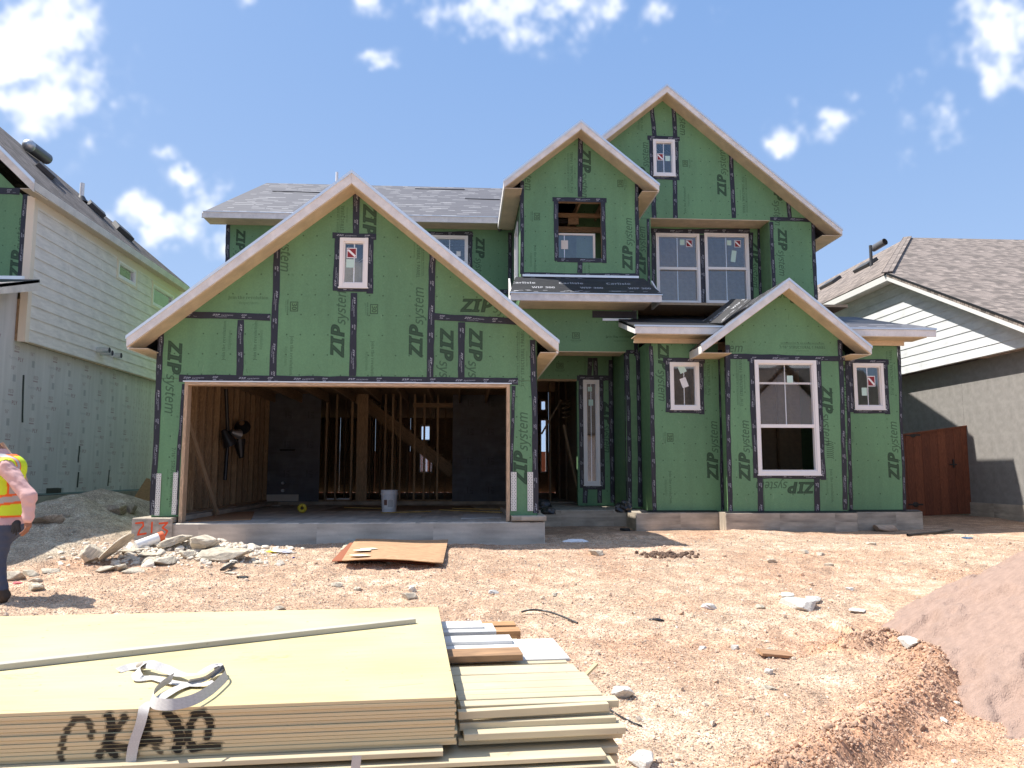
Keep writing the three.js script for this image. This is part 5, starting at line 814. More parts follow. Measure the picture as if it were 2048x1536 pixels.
{ // ---- white gabled house across the street, mirrored in the bay window
  const h = thing('facing_house', 'white sided gabled house across the street', 'house'), z = 17, wh = mat([0.76, 0.77, 0.78], 0.6), fb = faceB(z); // fb: u = -x
  const cx = 18.8; const out = [[-cx - 4.2, 0.2], [-cx + 4.2, 0.2], [-cx + 4.2, 3.4], [-cx, 7.6], [-cx - 4.2, 3.4]]; clapboards(h, fb, out, 0.2, 35, 0.2, -cx - 4.2, -cx + 4.2, wh, [], 13); mesh('wall_core', prism(fb, out, -0.1, -0.004), wh, h);
  const rm = shingleMat(0.16, 0.15, 0.15); mesh('roof_plane', slab([V3(cx, 8.0, z - 0.4), V3(cx, 8.0, z + 11), V3(cx + 4.7, 3.4, z + 11), V3(cx + 4.7, 3.4, z - 0.4)], 0.12), rm, h); mesh('roof_plane', slab([V3(cx, 8.0, z + 11), V3(cx, 8.0, z - 0.4), V3(cx - 4.7, 3.4, z - 0.4), V3(cx - 4.7, 3.4, z + 11)], 0.12), rm, h); mesh('roof_plane', slab([V3(cx - 12, 4.2, z + 2), V3(cx + 10, 4.2, z + 2), V3(cx + 10, 9.0, z + 9), V3(cx - 12, 9.0, z + 9)].reverse(), 0.12), rm, h); mesh('rear_wall', box(cx - 11, cx + 9, 0, 4.4, z + 2.4, z + 2.6), wh, h);
}
{ // overhead cables far behind the gap
  for (const [dy, l] of [[0, 'thin overhead cable crossing the sky beside the upper gable, lower of two'], [0.35, 'thin overhead cable crossing the sky beside the upper gable, upper of two']]) { const a = onZ(1560, 582, -60), b = onZ(1760, 576, -60); tag(mesh('overhead_cable', tube([V3(a.x - 6, a.y + dy + 0.2, -60), V3(a.x, a.y + dy, -60), V3(b.x, b.y + dy, -60), V3(90, b.y + dy + 3, -60)], 0.03, 40, 5), M.black), l, 'cable', 'overhead cables'); }
}
// ================================================================ stacked boards in the foreground
const SO = V3(-0.011, 1.09, -1.862), SL = V3(-0.9979, 0, 0.0648), SD = V3(-0.0648, 0, -0.9979); // front right top corner, axis to the left, axis to the back
const SP = (a, b, y) => SO.clone().addScaledVector(SL, -a).addScaledVector(SD, b).setY(y); // a = to the right of the corner, b = back from the front edge
const spx = (u, v, y) => { const p = onY(u, v, y).sub(SO); return [-p.dot(SL), p.dot(SD)]; };
function plank(a0, a1, b0, b1, yt, t, turn = 0, bev = 0.0015, drop = 0) { // lying board; uv metres
  const g = box(0, a1 - a0, -t, 0, -(b1 - b0), 0, bev); if (drop) { const p = g.attributes.position; for (let i = 0; i < p.count; i++) { const x = p.getX(i) / (a1 - a0); p.setY(i, p.getY(i) + drop * (x - 0.5) * (x - 0.5) * 4); } }
  const m = new THREE.Matrix4().makeBasis(SL.clone().negate(), V3(0, 1, 0), SD.clone().negate()); g.rotateY(turn); g.applyMatrix4(m); const o = SP(a0, b0, yt); g.translate(o.x, o.y, o.z); return g;
}
const tCream = dataTex(512, (u, v) => { const n = fbm(u * 6, v * 6, 5, 161, 6), s = fbm(u * 5, v * 90, 3, 163), d = vnoise(u * 90, v * 90, 165, 90) > 0.955 ? -22 : 0; const k = 222 + 36 * (n - 0.5) + 24 * (s - 0.5) + d; return [k, k * 0.99, k * 0.965]; });
const tEdge = dataTex(256, (u, v) => { const k = 205 + 60 * (fbm(u * 30, v * 30, 4, 167, 30) - 0.5) + 30 * (vnoise(u * 128, v * 128, 3, 128) - 0.5); return [k, k * 0.97, k * 0.92]; });
const creamTop = mat([0.74, 0.64, 0.38], 0.62, { map: tCream }), creamEdge = mat([0.60, 0.48, 0.29], 0.85, { map: tEdge }), cream2 = mat([0.72, 0.625, 0.44], 0.68, { map: tCream }), whiteB = mat([0.84, 0.84, 0.85], 0.6, { map: tCream });
{
  // thirteen full sheets; the sprayed letters run down over their front edges
  const N = 13, t = 0.0079, gr = canvasTex(2048, 88, (x, w, h) => { // 2.44 m x 0.103 m of front edge, u from the right corner leftwards is mirrored below
    x.fillStyle = 'rgb(255,255,255)'; x.fillRect(0, 0, w, h); x.lineCap = 'round'; x.lineJoin = 'round';
    const S = w / 2.44, X = (px) => { const d = ray(px, 1440), k = SO.clone().sub(EYE).dot(SD) / d.dot(SD), q = EYE.clone().addScaledVector(d, k).sub(SO); return w - q.dot(SL) * S; }, Y = (zy) => (zy - 640) / 300 * h; // px: photo u, zy: height in the zoomed view
    const U = (zx) => X(zx / 2.926); const st = (pts, wd, a = 0.85) => { for (const [k, f] of [[1.5, 0.25], [1, a]]) { x.strokeStyle = `rgba(28,26,26,${f})`; x.lineWidth = wd * k; x.beginPath(); pts.forEach(([p, q], i) => i ? x.lineTo(U(p), Y(q)) : x.moveTo(U(p), Y(q))); x.stroke(); } };
    st([[545, 800], [535, 735], [500, 690], [440, 690], [395, 760], [375, 850], [370, 925]], 9, 0.62); st([[640, 680], [655, 740], [650, 860], [680, 910]], 14); st([[735, 685], [690, 760], [640, 830], [590, 915]], 11, 0.7); st([[650, 850], [740, 870], [800, 905]], 12, 0.75);
    st([[840, 680], [870, 740], [850, 810], [830, 860]], 12); st([[815, 855], [870, 835], [945, 835]], 12, 0.9); st([[870, 760], [900, 850], [950, 905]], 8, 0.5); st([[985, 680], [1035, 740], [1062, 810], [1050, 890]], 17, 0.9); st([[1225, 830], [1235, 740], [1190, 680], [1140, 690], [1115, 760], [1110, 840], [1135, 895], [1220, 880], [1290, 885]], 12, 0.85);
  }); gr.wrapS = gr.wrapT = THREE.ClampToEdgeWrapping;
  const paintEdge = mat([0.60, 0.48, 0.29], 0.85, { map: gr });
  const scuffed = mat([0.69, 0.585, 0.325], 0.62, { map: canvasTex(1536, 768, (x, w, h) => { // 2.44 m x 1.22 m: dust, rubbed patches, pencil and boot marks
    const img = x.createImageData(w, h); for (let j = 0; j < h; j++) for (let i = 0; i < w; i++) { const n = fbm(i / 210, j / 150, 5, 181), f = fbm(i / 60, j / 7, 3, 183), k = 240 + 30 * (n - 0.5) + 16 * (f - 0.5) + 9 * (hash(i, j, 5) - 0.5), o = (j * w + i) * 4; img.data[o] = Math.min(255, k); img.data[o + 1] = Math.min(255, k * 0.992); img.data[o + 2] = Math.min(255, k * (0.97 + 0.08 * (n - 0.5))); img.data[o + 3] = 255; } x.putImageData(img, 0, 0);
    for (let k = 0; k < 150; k++) { const a = hash(k, 1, 31) * w, b = hash(k, 2, 31) * h, L = 8 + 70 * hash(k, 3, 31) ** 3; x.strokeStyle = hash(k, 4, 31) < 0.6 ? 'rgba(120,95,60,0.22)' : 'rgba(255,255,245,0.5)'; x.lineWidth = 1 + 2 * hash(k, 5, 31); x.beginPath(); x.moveTo(a, b); x.lineTo(a + L, b + L * (hash(k, 6, 31) - 0.5) * 0.6); x.stroke(); }
    for (let k = 0; k < 260; k++) { x.fillStyle = hash(k, 7, 31) < 0.3 ? 'rgba(80,55,35,0.6)' : 'rgba(150,115,75,0.35)'; x.beginPath(); x.arc(hash(k, 8, 31) * w, hash(k, 9, 31) * h, 0.8 + 2.2 * hash(k, 10, 31) ** 3, 0, 7); x.fill(); }
    for (const [a, b] of [[1130, 330], [1210, 480], [840, 560], [980, 120]]) for (let k = 0; k < 60; k++) { x.fillStyle = 'rgba(160,120,85,0.10)'; x.fillRect(a + 90 * (hash(k, a, 3) - 0.5), b + 40 * (hash(k, a, 4) - 0.5), 14 * hash(k, a, 5), 4); }
  }) });
  for (let k = 0; k < N; k++) {
    const y = 1.09 - k * (t + 0.0002), j = k ? rr(-0.004, 0.004) : 0, f = k ? rr(-0.003, 0.002) : 0, s = tag(new THREE.Group(), k === 0 ? 'top sheet of the cream panel stack, with the loose strap on it' : 'thin cream panel sheet in the stack under the top sheet, edge sprayed with black letters', 'panel sheet', 'cream panel sheets in the stack'); s.name = numbered('panel_sheet'); scene.add(s);
    { const bg = plank(-2.44 + j, j, f + 0.0006, 1.22, y, t, 0, 0.0008); if (k === 0) { const q = bg.attributes.uv, P = bg.attributes.position; for (let i = 0; i < q.count; i++) { const d = V3(P.getX(i), 0, P.getZ(i)).sub(SO.clone().setY(0)); q.setXY(i, 1 - d.dot(SL) / 2.44, d.dot(SD) / 1.22); } } mesh('board', bg, k ? creamTop : scuffed, s); }
    // front edge and right edge are the cut core
    const a = SP(-2.44 + j, f, y - t + 0.0006), b = SP(j, f, y - t + 0.0006), up = V3(0, t - 0.0014, 0), g = slab([a, b, b.clone().add(up), a.clone().add(up)], 0.0012), uv = g.attributes.uv; for (let i = 0; i < uv.count; i++) uv.setXY(i, uv.getX(i) / 2.44, 1 - (k + 1 - uv.getY(i) / t) / N); mesh('front_edge', g, paintEdge, s);
    const c = SP(j + 0.0004, f, y - t + 0.0006), d = SP(j + 0.0004, 1.22, y - t + 0.0006); mesh('side_edge', slab([c, d, d.clone().add(up), c.clone().add(up)], 0.001), creamEdge, s);
  }
  // bottom boards bowing out under the stack
  const yb = 1.09 - 13 * 0.0081 - 0.012; let n = 0; const names = [];
  for (const [a0, a1, b0, b1, yt, th, turn, drop, lab] of [[-2.4, -0.03, -0.035, 0.30, yb, 0.011, 0, 0.012, 'bowed cream board right under the panel stack'], [-2.4, 0.34, -0.055, 0.28, yb - 0.020, 0.010, 0.004, 0.010, 'second bowed cream board under the panel stack'], [-2.4, 0.36, -0.05, 0.3, yb - 0.034, 0.011, -0.003, 0.006, 'third bowed cream board under the panel stack'], [-2.4, 0.35, -0.04, 0.3, yb - 0.06, 0.012, 0.002, 0, 'lowest visible cream board under the panel stack']]) { const p = tag(mesh('trim_board', plank(a0, a1, b0, b1, yt, th, turn, 0.001, drop), cream2), lab, 'board', 'boards under the panel stack'); }
  tag(mesh('trim_board', plank(-2.4, 0.3, 0.45, 0.75, yb, 0.03), cream2), 'packing board hidden under the middle of the panel stack', 'board', 'boards under the panel stack'); tag(mesh('trim_board', plank(-2.4, 0.3, 0.9, 1.2, yb, 0.03), cream2), 'packing board hidden under the back of the panel stack', 'board', 'boards under the panel stack');
  // bundle and bearers carrying everything down to the ground
  const y2 = yb - 0.076, bd = thing('lower_bundle', 'strapped bundle of siding boards carrying the panel stack', 'bundle'); for (let k = 0; k < 8; k++) mesh('layer', plank(-2.42, 0.33 + rr(-0.02, 0.01), 0.0, 1.2, y2 - k * 0.085, 0.083), cream2, bd);
  const y3 = y2 - 0.68; for (const a of [-2.2, -1.1, 0.1]) { const p = tag(mesh('bearer', plank(a - 0.05, a + 0.05, -0.02, 1.22, y3, Math.max(0.06, y3 - gy(SP(a, 0.6, 0).x, SP(a, 0.6, 0).z) + 0.03)), M.lumber2), 'timber bearer under the lower bundle', 'timber', 'bearers under the lower bundle'); }

  // loose strip across the top sheet
  const q0 = spx(-40, 1340, 1.098), q1 = spx(832, 1243, 1.098), dir = Math.atan2(q1[1] - q0[1], q1[0] - q0[0]);
  { const L = Math.hypot(q1[0] - q0[0], q1[1] - q0[1]), g = box(0, L, -0.016, 0, -0.035, 0, 0.001); g.rotateY(dir); g.applyMatrix4(new THREE.Matrix4().makeBasis(SL.clone().negate(), V3(0, 1, 0), SD.clone().negate())); const o = SP(q0[0], q0[1], 1.1067); g.translate(o.x, o.y, o.z); tag(mesh('loose_strip', g, mat([0.60, 0.57, 0.49], 0.75, { map: tCream })), 'long narrow grey strip lying across the top cream sheet', 'board strip'); }
  // white webbing strap: a bow of loops with one tail hanging over the front
  const W = (u, v, h = 0.006) => { const p = onY(u, v, 1.0995 + h); return p; };
  const ribbon = (pts, w, tw) => { const c = new THREE.CatmullRomCurve3(pts), n = 90, pos = [], uv = [], idx = []; for (let i = 0; i <= n; i++) { const t2 = i / n, p = c.getPoint(t2), T2 = c.getTangent(t2), a = tw(t2), side = V3(0, 1, 0).cross(T2).normalize(), up = T2.clone().cross(side).normalize(), s = side.multiplyScalar(Math.cos(a)).addScaledVector(up, Math.sin(a)); for (const e of [-1, 1]) { const q = p.clone().addScaledVector(s, e * w / 2); pos.push(q.x, q.y, q.z); uv.push(t2 * 6, e * 0.5 + 0.5); } if (i < n) { const o = i * 2; idx.push(o, o + 1, o + 2, o + 1, o + 3, o + 2); } } const g = new THREE.BufferGeometry(); g.setAttribute('position', new THREE.Float32BufferAttribute(pos, 3)); g.setAttribute('uv', new THREE.Float32BufferAttribute(uv, 2)); g.setIndex(idx); g.computeVertexNormals(); return g; };
  const st = thing('webbing_strap', 'knotted white webbing strap looped on the top cream sheet, tail over the front edge', 'strap'), web = mat([0.58, 0.55, 0.52], 0.8, { map: rep(tMottle, 3), side: THREE.DoubleSide });
  const LP = [
    { p: [[236, 1341, 0], [258, 1334, 0.002], [284, 1330, 0.012], [304, 1329, 0.02], [330, 1337, 0.012], [350, 1346, 0.008], [372, 1350, 0.014], [398, 1347, 0.02], [420, 1335, 0.022], [434, 1330, 0.02], [438, 1342, 0.014], [426, 1356, 0.006]], a: (t) => 0.35 + 0.4 * Math.sin(t * 7) },
    { p: [[286, 1331, 0.012], [272, 1344, 0.012], [280, 1356, 0.004], [304, 1355, 0.002], [332, 1362, 0.002], [372, 1368, 0.002], [404, 1369, 0.002], [428, 1363, 0.004]], a: (t) => 0.7 - 0.6 * sstep(0.1, 0.5, t) },
    { p: [[346, 1354, 0.016], [320, 1372, 0.012], [304, 1392, 0.012], [312, 1407, 0.012], [345, 1409, 0.012], [382, 1401, 0.012], [415, 1384, 0.012], [440, 1364, 0.012], [453, 1348, 0.013], [446, 1338, 0.016], [432, 1344, 0.016], [408, 1358, 0.006], [376, 1364, 0.006]], a: (t) => 1.25 - 0.5 * sstep(0.75, 1, t) },
    { p: [[312, 1402, 0.006], [330, 1390, 0.004], [355, 1376, 0.003], [385, 1366, 0.003], [410, 1357, 0.006]], a: () => 0.15 }];
  LP.forEach(({ p, a }) => mesh('loop', ribbon(p.map(([u, v, h]) => W(u, v, h - 0.004)), 0.0235, a), web, st));
  { // tail: over the front edge and down the face of the stack
    const q = onY(306, 1402, 1.099), a0 = spx(297, 1410, 1.09)[0], rows = [[q, 0.0], [SP(a0 + 0.006, 0.02, 1.0965), 0], [SP(a0, -0.004, 1.094), 0]]; for (let k = 1; k <= 14; k++) rows.push([SP(a0 - 0.0028 * k + 0.002 * Math.sin(k), -0.008 - 0.0012 * k - (k > 10 ? 0.02 : 0), 1.094 - 0.016 * k), k]);
    const pos = [], uv = [], idx = []; rows.forEach(([c, k], i) => { const w = SL.clone().multiplyScalar(0.0115 - 0.00015 * k).addScaledVector(SD, 0.002 * Math.sin(k * 0.9)); for (const e of [-1, 1]) { const r = c.clone().addScaledVector(w, e); pos.push(r.x, r.y, r.z); uv.push(e * 0.5 + 0.5, i * 0.4); } if (i < rows.length - 1) { const o = i * 2; idx.push(o, o + 2, o + 1, o + 1, o + 2, o + 3); } });
    const g = new THREE.BufferGeometry(); g.setAttribute('position', new THREE.Float32BufferAttribute(pos, 3)); g.setAttribute('uv', new THREE.Float32BufferAttribute(uv, 2)); g.setIndex(idx); g.computeVertexNormals(); mesh('tail', g, web, st);
    mesh('knot', new THREE.SphereGeometry(0.013, 12, 9).scale(1.2, 0.8, 0.9).translate(...W(284, 1331, 0.004).toArray()), mat([0.42, 0.36, 0.30], 0.9), st); }
  { const s2 = thing('banding_strap', 'flat grey banding strap running down under the panel stack', 'strap'); const over = (v, u) => { const a = spx(u, 1470, 1.05)[0]; return SP(a, -0.058, 1.09 - (v - 1397) / 1560 * 1.9); }; mesh('band', ribbon([over(1478, 712), over(1510, 708), over(1560, 703), over(1700, 700)], 0.02, () => 1.45), web, s2); }
}
{ // loose siding and trim offcuts piled against the right side of the stack
  const P = (zx, zy, y) => spx(660 + zx / 3.2, 1180 + zy / 3.2, y); // from a zoomed view of the photograph
  const list = [ // back right corner, front right corner (zoom px), left zoom px or null, top height, thickness, material, label
    [960, 195, 990, 235, 1.045, 0.012, whiteB, 'white siding board at the back of the offcut pile'], [1040, 212, 1062, 262, 1.038, 0.014, whiteB, 'second white siding board in the offcut pile, grooved'], [1150, 284, 1165, 322, 1.030, 0.012, whiteB, 'white siding board with a torn paper label'], [1452, 308, 1507, 436, 1.018, 0.010, whiteB, 'wide white siding board beside the brown timber'],
    [1507, 437, 1512, 462, 1.012, 0.010, cream2, 'narrow cream siding board next to the wide white one'], [1560, 468, 1582, 518, 1.020, 0.009, cream2, 'cream siding board in front of the brown timber'], [1628, 522, 1662, 566, 1.028, 0.009, cream2, 'cream siding board with a dark spot'], [1662, 568, 1690, 610, 1.027, 0.009, cream2, 'smooth cream siding board in the middle of the offcuts'], [1700, 612, 1722, 640, 1.030, 0.009, cream2, 'cream siding board behind the printed one'], [1722, 641, 1745, 668, 1.029, 0.009, cream2, 'cream siding board touching the printed one'],
    [1832, 672, 1836, 704, 1.046, 0.018, cream2, 'thick cream trim board with a faint printed mark'], [1780, 740, 1786, 760, 1.030, 0.018, cream2, 'short cream trim board behind the slanting strip'], [1800, 782, 1836, 812, 1.018, 0.018, cream2, 'cream trim board under the slanting strip'], [1870, 832, 1880, 880, 1.004, 0.016, cream2, 'long cream trim board, upper of a pair'], [1862, 884, 1866, 906, 0.986, 0.016, cream2, 'long cream trim board, lower of a pair'],
    [1800, 930, 1840, 1000, 0.962, 0.016, cream2, 'cream trim board with a jagged end by the stack corner'], [1830, 1034, 1840, 1060, 0.938, 0.018, cream2, 'cream trim board low in the offcut pile'], [1826, 1090, 1832, 1100, 0.916, 0.02, cream2, 'lowest cream trim board in the offcut pile'],
  ];
  for (const [x0, y0, x1, y1, yt, t, m, lab] of list) { const A = P(x0, y0, yt), B = P(x1, y1, yt); const b1 = Math.max(A[1], B[1] + 0.03), b0 = B[1]; tag(mesh('siding_offcut', plank(0.008 + R() * 0.012, (A[0] + B[0]) / 2, b0, b1, yt, t, rr(-0.006, 0.006)), m), lab, 'board', 'siding offcuts beside the stack'); }
  // fillers that carry the pile
  const f = thing('offcut_bundle', 'bundle of cream boards carrying the loose offcuts', 'bundle'); for (let k = 0; k < 12; k++) mesh('layer', plank(0.02, 0.36 + 0.03 * R(), 0.06 + 0.004 * k, 1.0 - 0.01 * k, 1.005 - k * 0.0195 - 0.01, 0.0185), cream2, f); for (let k = 0; k < 7; k++) mesh('layer', plank(0.345, 0.40 + 0.03 * R(), -0.02, 0.9, 0.77 - k * 0.1, 0.098), cream2, f);
  const bl = (() => { const a = P(760, 425, 1.045), b = P(1236, 415, 1.045), c = P(1225, 368, 1.045); return plank(a[0] - 0.02, b[0], b[1], c[1], 1.047, 0.02, 0.008, 0.002); })(); tag(mesh('timber_piece', bl, mat([0.42, 0.27, 0.16], 0.8, { map: tWood })), 'short weathered brown timber lying on the white siding', 'timber');
  for (const [x0, y0, x1, y1, lab] of [[1062, 232, 1198, 250, 'upper of two orange brown timber ends poking out behind the white siding'], [1070, 272, 1228, 290, 'lower of two orange brown timber ends poking out behind the white siding']]) { const a = P(x0, y0, 0.99), b = P(x1, y1, 0.99); tag(mesh('timber_piece', plank(a[0] - 0.25, b[0], a[1] - 0.03, a[1] + 0.05, 1.0, 0.03, 0.0), mat([0.55, 0.33, 0.17], 0.8, { map: tWood })), lab, 'timber'); }
  { const a = P(822, 792, 1.04), b = P(1785, 738, 1.04), ang = Math.atan2(b[1] - a[1], b[0] - a[0]), L = Math.hypot(b[0] - a[0], b[1] - a[1]), g = box(0, L, -0.018, 0, -0.022, 0, 0.001); g.rotateY(ang); g.applyMatrix4(new THREE.Matrix4().makeBasis(SL.clone().negate(), V3(0, 1, 0), SD.clone().negate())); const o = SP(a[0], a[1], 1.044); g.translate(o.x, o.y, o.z); tag(mesh('slanting_strip', g, cream2), 'thin cream strip slanting across the trim offcuts', 'board strip'); }
  { const a = P(1640, 540, 0.99), b = P(1705, 495, 0.99); const A = SP(a[0], a[1], 0.99), B = SP(b[0], b[1], 1.0); tag(mesh('wood_sliver', beam(A.clone().lerp(B, -0.6), B, 0.012, 0.008), creamTop), 'thin wood sliver sticking out of the offcut pile', 'wood sliver'); }
}
// ================================================================ rubble, litter and tools
function onG(u, v, lift = 0) { // first point where the line of sight meets the ground (raised by lift)
  const d = ray(u, v).normalize(), f = (t) => EYE.y + d.y * t - gy(d.x * t, d.z * t) - lift; let a = 2.2, b = a; for (; b < 40; b += 0.05) { if (f(b) < 0) break; a = b; } for (let k = 0; k < 14; k++) { const m = (a + b) / 2; if (f(m) < 0) b = m; else a = m; }
  return EYE.clone().addScaledVector(d, (a + b) / 2);
}
function chunk(seed, w, h, d, det = 6) { // broken stone: a solid cut by random planes, its faces slightly rough
  const r = rngOf(seed), pl = []; for (let i = 0; i < 11; i++) { const n = V3(r() * 2 - 1, (r() * 2 - 1) * 0.8, r() * 2 - 1).normalize(); pl.push([n, 0.48 + 0.3 * r()]); } pl.push([V3(0.1 * (r() - 0.5), 1, 0.1 * (r() - 0.5)).normalize(), 0.6], [V3(0, -1, 0), 0.6]);
  const g = new THREE.IcosahedronGeometry(1, det), p = g.attributes.position, uv = g.attributes.uv, v = V3(0, 0, 0);
  for (let i = 0; i < p.count; i++) { v.set(p.getX(i), p.getY(i), p.getZ(i)); let k = 1.05; for (const [n, q] of pl) { const c = n.dot(v); if (c > 0) k = Math.min(k, q / c); } k *= 0.965 + 0.07 * fbm(v.x * 3 + seed, v.y * 3 + v.z * 2.3, 3, 191); p.setXYZ(i, v.x * k * w * 0.66, v.y * k * h * 0.78, v.z * k * d * 0.66); uv.setXY(i, (v.x + v.y * 0.6) * w * 1.3, (v.z + v.y * 0.5) * d * 1.3 + v.y * h); }
  g.computeVertexNormals(); return g;
}
const lime = mat([0.86, 0.78, 0.65], 0.92, { map: rep(tConcrete, 1.2), bumpMap: rep(tGritB, 2), bumpScale: 0.006 }), lime2 = mat([0.80, 0.77, 0.70], 0.9, { map: rep(tMottle, 2), bumpMap: rep(tGritB, 2), bumpScale: 0.004 }), tanRock = mat([0.60, 0.44, 0.32], 0.93, { map: rep(tMottle, 2) });
{
  const px = 1 / 1560; let n = 0;
  const rockAt = (u, v, w, h, d, rx, rz, m, label, group) => { const p = onG(u, v), k = p.distanceTo(EYE) * px; const f = u < 530 ? 0.84 : 1, g = chunk(300 + n++, w * k * f, h * k * f * f, (d || w * 0.8) * k * f); g.rotateX(rx || 0); g.rotateZ(rz || 0); g.rotateY(hash(n, 1, 1) * 0.8 - 0.4); g.computeBoundingBox(); const o = mesh('limestone_rock', g, m); o.position.set(p.x, p.y - g.boundingBox.min.y - 0.018, p.z); tag(o, label, 'rock', group); return o; };
  // rubble by the painted curb
  for (const [u, v, w, h, d, rx, rz, lab] of [[222, 1122, 82, 16, 60, 0.2, 0.62, 'long limestone slab leaning on the rubble by the painted curb'], [180, 1124, 40, 44, 40, 0, 0.45, 'upright jagged limestone chunk at the left end of the rubble'], [352, 1094, 62, 20, 50, 0.1, 0.3, 'pale limestone slab tilted against the painted curb'], [402, 1096, 56, 34, 50, 0, 0.2, 'broad pale limestone chunk between curb and garage slab'], [445, 1118, 104, 26, 80, 0.12, 0, 'large flat limestone slab lying in front of the rubble pile'], [266, 1106, 40, 14, 36, 0, 0.1, 'flat limestone piece under the white pipe'], [296, 1112, 48, 12, 40, 0, -0.05, 'thin limestone flake in the middle of the rubble'], [322, 1128, 46, 20, 40, 0, 0.1, 'dusty limestone lump in the rubble, low on its front'], [300, 1126, 40, 20, 30, 0, 0, 'rounded limestone lump under the thin flake'], [242, 1140, 30, 16, 30, 0, 0.2, 'small limestone piece at the foot of the leaning slab'], [212, 1140, 34, 14, 30, 0, 0, 'small pale limestone flake before the leaning slab'], [458, 1134, 26, 14, 22, 0, 0.2, 'limestone cobble beside the black plastic strip'], [460, 1148, 30, 10, 26, 0, 0, 'flat limestone cobble under the black plastic strip'], [515, 1126, 24, 9, 20, 0, 0, 'thin limestone chip right of the large flat slab'], [448, 1122, 12, 14, 12, 0, 0, 'pointed limestone shard standing before the large flat slab'], [268, 1142, 42, 12, 36, 0.1, 0, 'broken limestone plate at the front of the rubble'], [378, 1112, 30, 18, 30, 0, 0, 'limestone lump behind the large flat slab']]) rockAt(u, v, w, h, d, rx, rz, lime, lab);
  for (const [u, v, w, h, lab] of [[28, 1157, 42, 22, 'brown limestone boulder near the worker'], [62, 1150, 30, 16, 'brown stone next to the boulder near the worker'], [103, 1142, 44, 10, 'flat pale stone at the edge of the shaded spoil'], [72, 1178, 40, 18, 'long pale stone lying on the red soil near the worker'], [70, 1163, 26, 12, 'small tan stone on the red soil near the worker']]) rockAt(u, v, w, h, w * 0.8, 0, 0, lime, lab);
  // spoil blocks in the shade
  for (const [u, v, w, h, lab] of [[236, 1026, 36, 24, 'big dusty block on top of the grey spoil heap'], [262, 1024, 22, 24, 'narrow dusty block beside the big one on the spoil heap'], [95, 1045, 44, 24, 'dusty lump of spoil against the footing'], [125, 1034, 20, 10, 'small block on the footing ledge']]) rockAt(u, v, w, h, w, 0, 0, mat([0.92, 0.88, 0.76], 0.95, { map: tGrit, bumpMap: tGritB, bumpScale: 0.02 }), lab);
  // stones on the open yard
  for (const [u, v, w, h, d, m, lab] of [[1603, 1216, 58, 20, 60, lime2, 'long white stone slab lying on the open yard'], [1572, 1194, 24, 12, 24, lime2, 'smooth white cobble behind the long white slab'], [1628, 1204, 26, 13, 26, lime2, 'white stone wedge behind the long white slab'], [1717, 1222, 30, 8, 26, lime2, 'thin white flake right of the long white slab'], [1821, 1291, 34, 18, 30, lime2, 'white rock at the foot of the sand heap'], [820, 1198, 28, 16, 26, lime, 'grey white stone behind the panel stack'], [672, 1174, 22, 12, 20, lime, 'tan stone between plywood and panel stack'], [823, 1182, 16, 14, 14, lime2, 'small white shard above the grey white stone'], [1195, 1109, 30, 12, 28, lime, 'flat stone near the shadow edge before the porch'], [985, 1186, 18, 10, 16, lime2, 'white grey stone in the middle of the yard'], [1405, 1298, 16, 10, 14, lime2, 'white cobble left of the broken board'], [1468, 1298, 14, 12, 14, lime2, 'pale cobble just left of the broken board'], [1540, 1302, 18, 10, 16, lime, 'stone lying behind the broken board'], [1540, 1348, 14, 14, 12, lime2, 'white pebble below the broken board'], [1535, 1376, 26, 9, 24, lime, 'dusty flat stone below the white pebble'], [1245, 1390, 40, 22, 36, lime2, 'large white rock beside the offcut pile'], [1285, 1530, 44, 26, 40, lime2, 'white rock in the shade of the offcut pile'], [1523, 1216, 16, 10, 14, lime, 'grey stone left of the long white slab'], [1420, 1215, 26, 11, 22, lime2, 'blueish white pebble pair on the yard'], [1545, 1125, 18, 10, 16, lime, 'pale stone near the bay footing'], [1608, 1105, 20, 8, 18, lime, 'flat pale chip before the bay footing'], [1640, 1110, 16, 8, 14, lime, 'small pale chip right of the flat one'], [1660, 1132, 18, 8, 16, lime, 'tan chip on the slope before the bay'], [1770, 1062, 40, 14, 30, tanRock, 'tan stone cluster in the shade before the right footing'], [560, 1218, 18, 10, 16, lime, 'pale stone just behind the top edge of the stack'], [715, 1180, 14, 9, 14, lime, 'pale pebble beside the tan stone'], [1110, 1190, 14, 8, 12, lime, 'lone pale pebble in the yard centre'], [1740, 1090, 16, 8, 14, lime, 'pale chip at the shadow edge by the right footing'], [1700, 1180, 14, 8, 12, lime2, 'white chip above the thin flake']]) rockAt(u, v, w, h, d, 0, 0, m, lab);
  // many small stones nobody would count
  const o = new THREE.Object3D(), c = new THREE.Color(), geos = [chunk(901, 1, 0.6, 0.8, 2), chunk(902, 1, 0.45, 0.9, 2)];
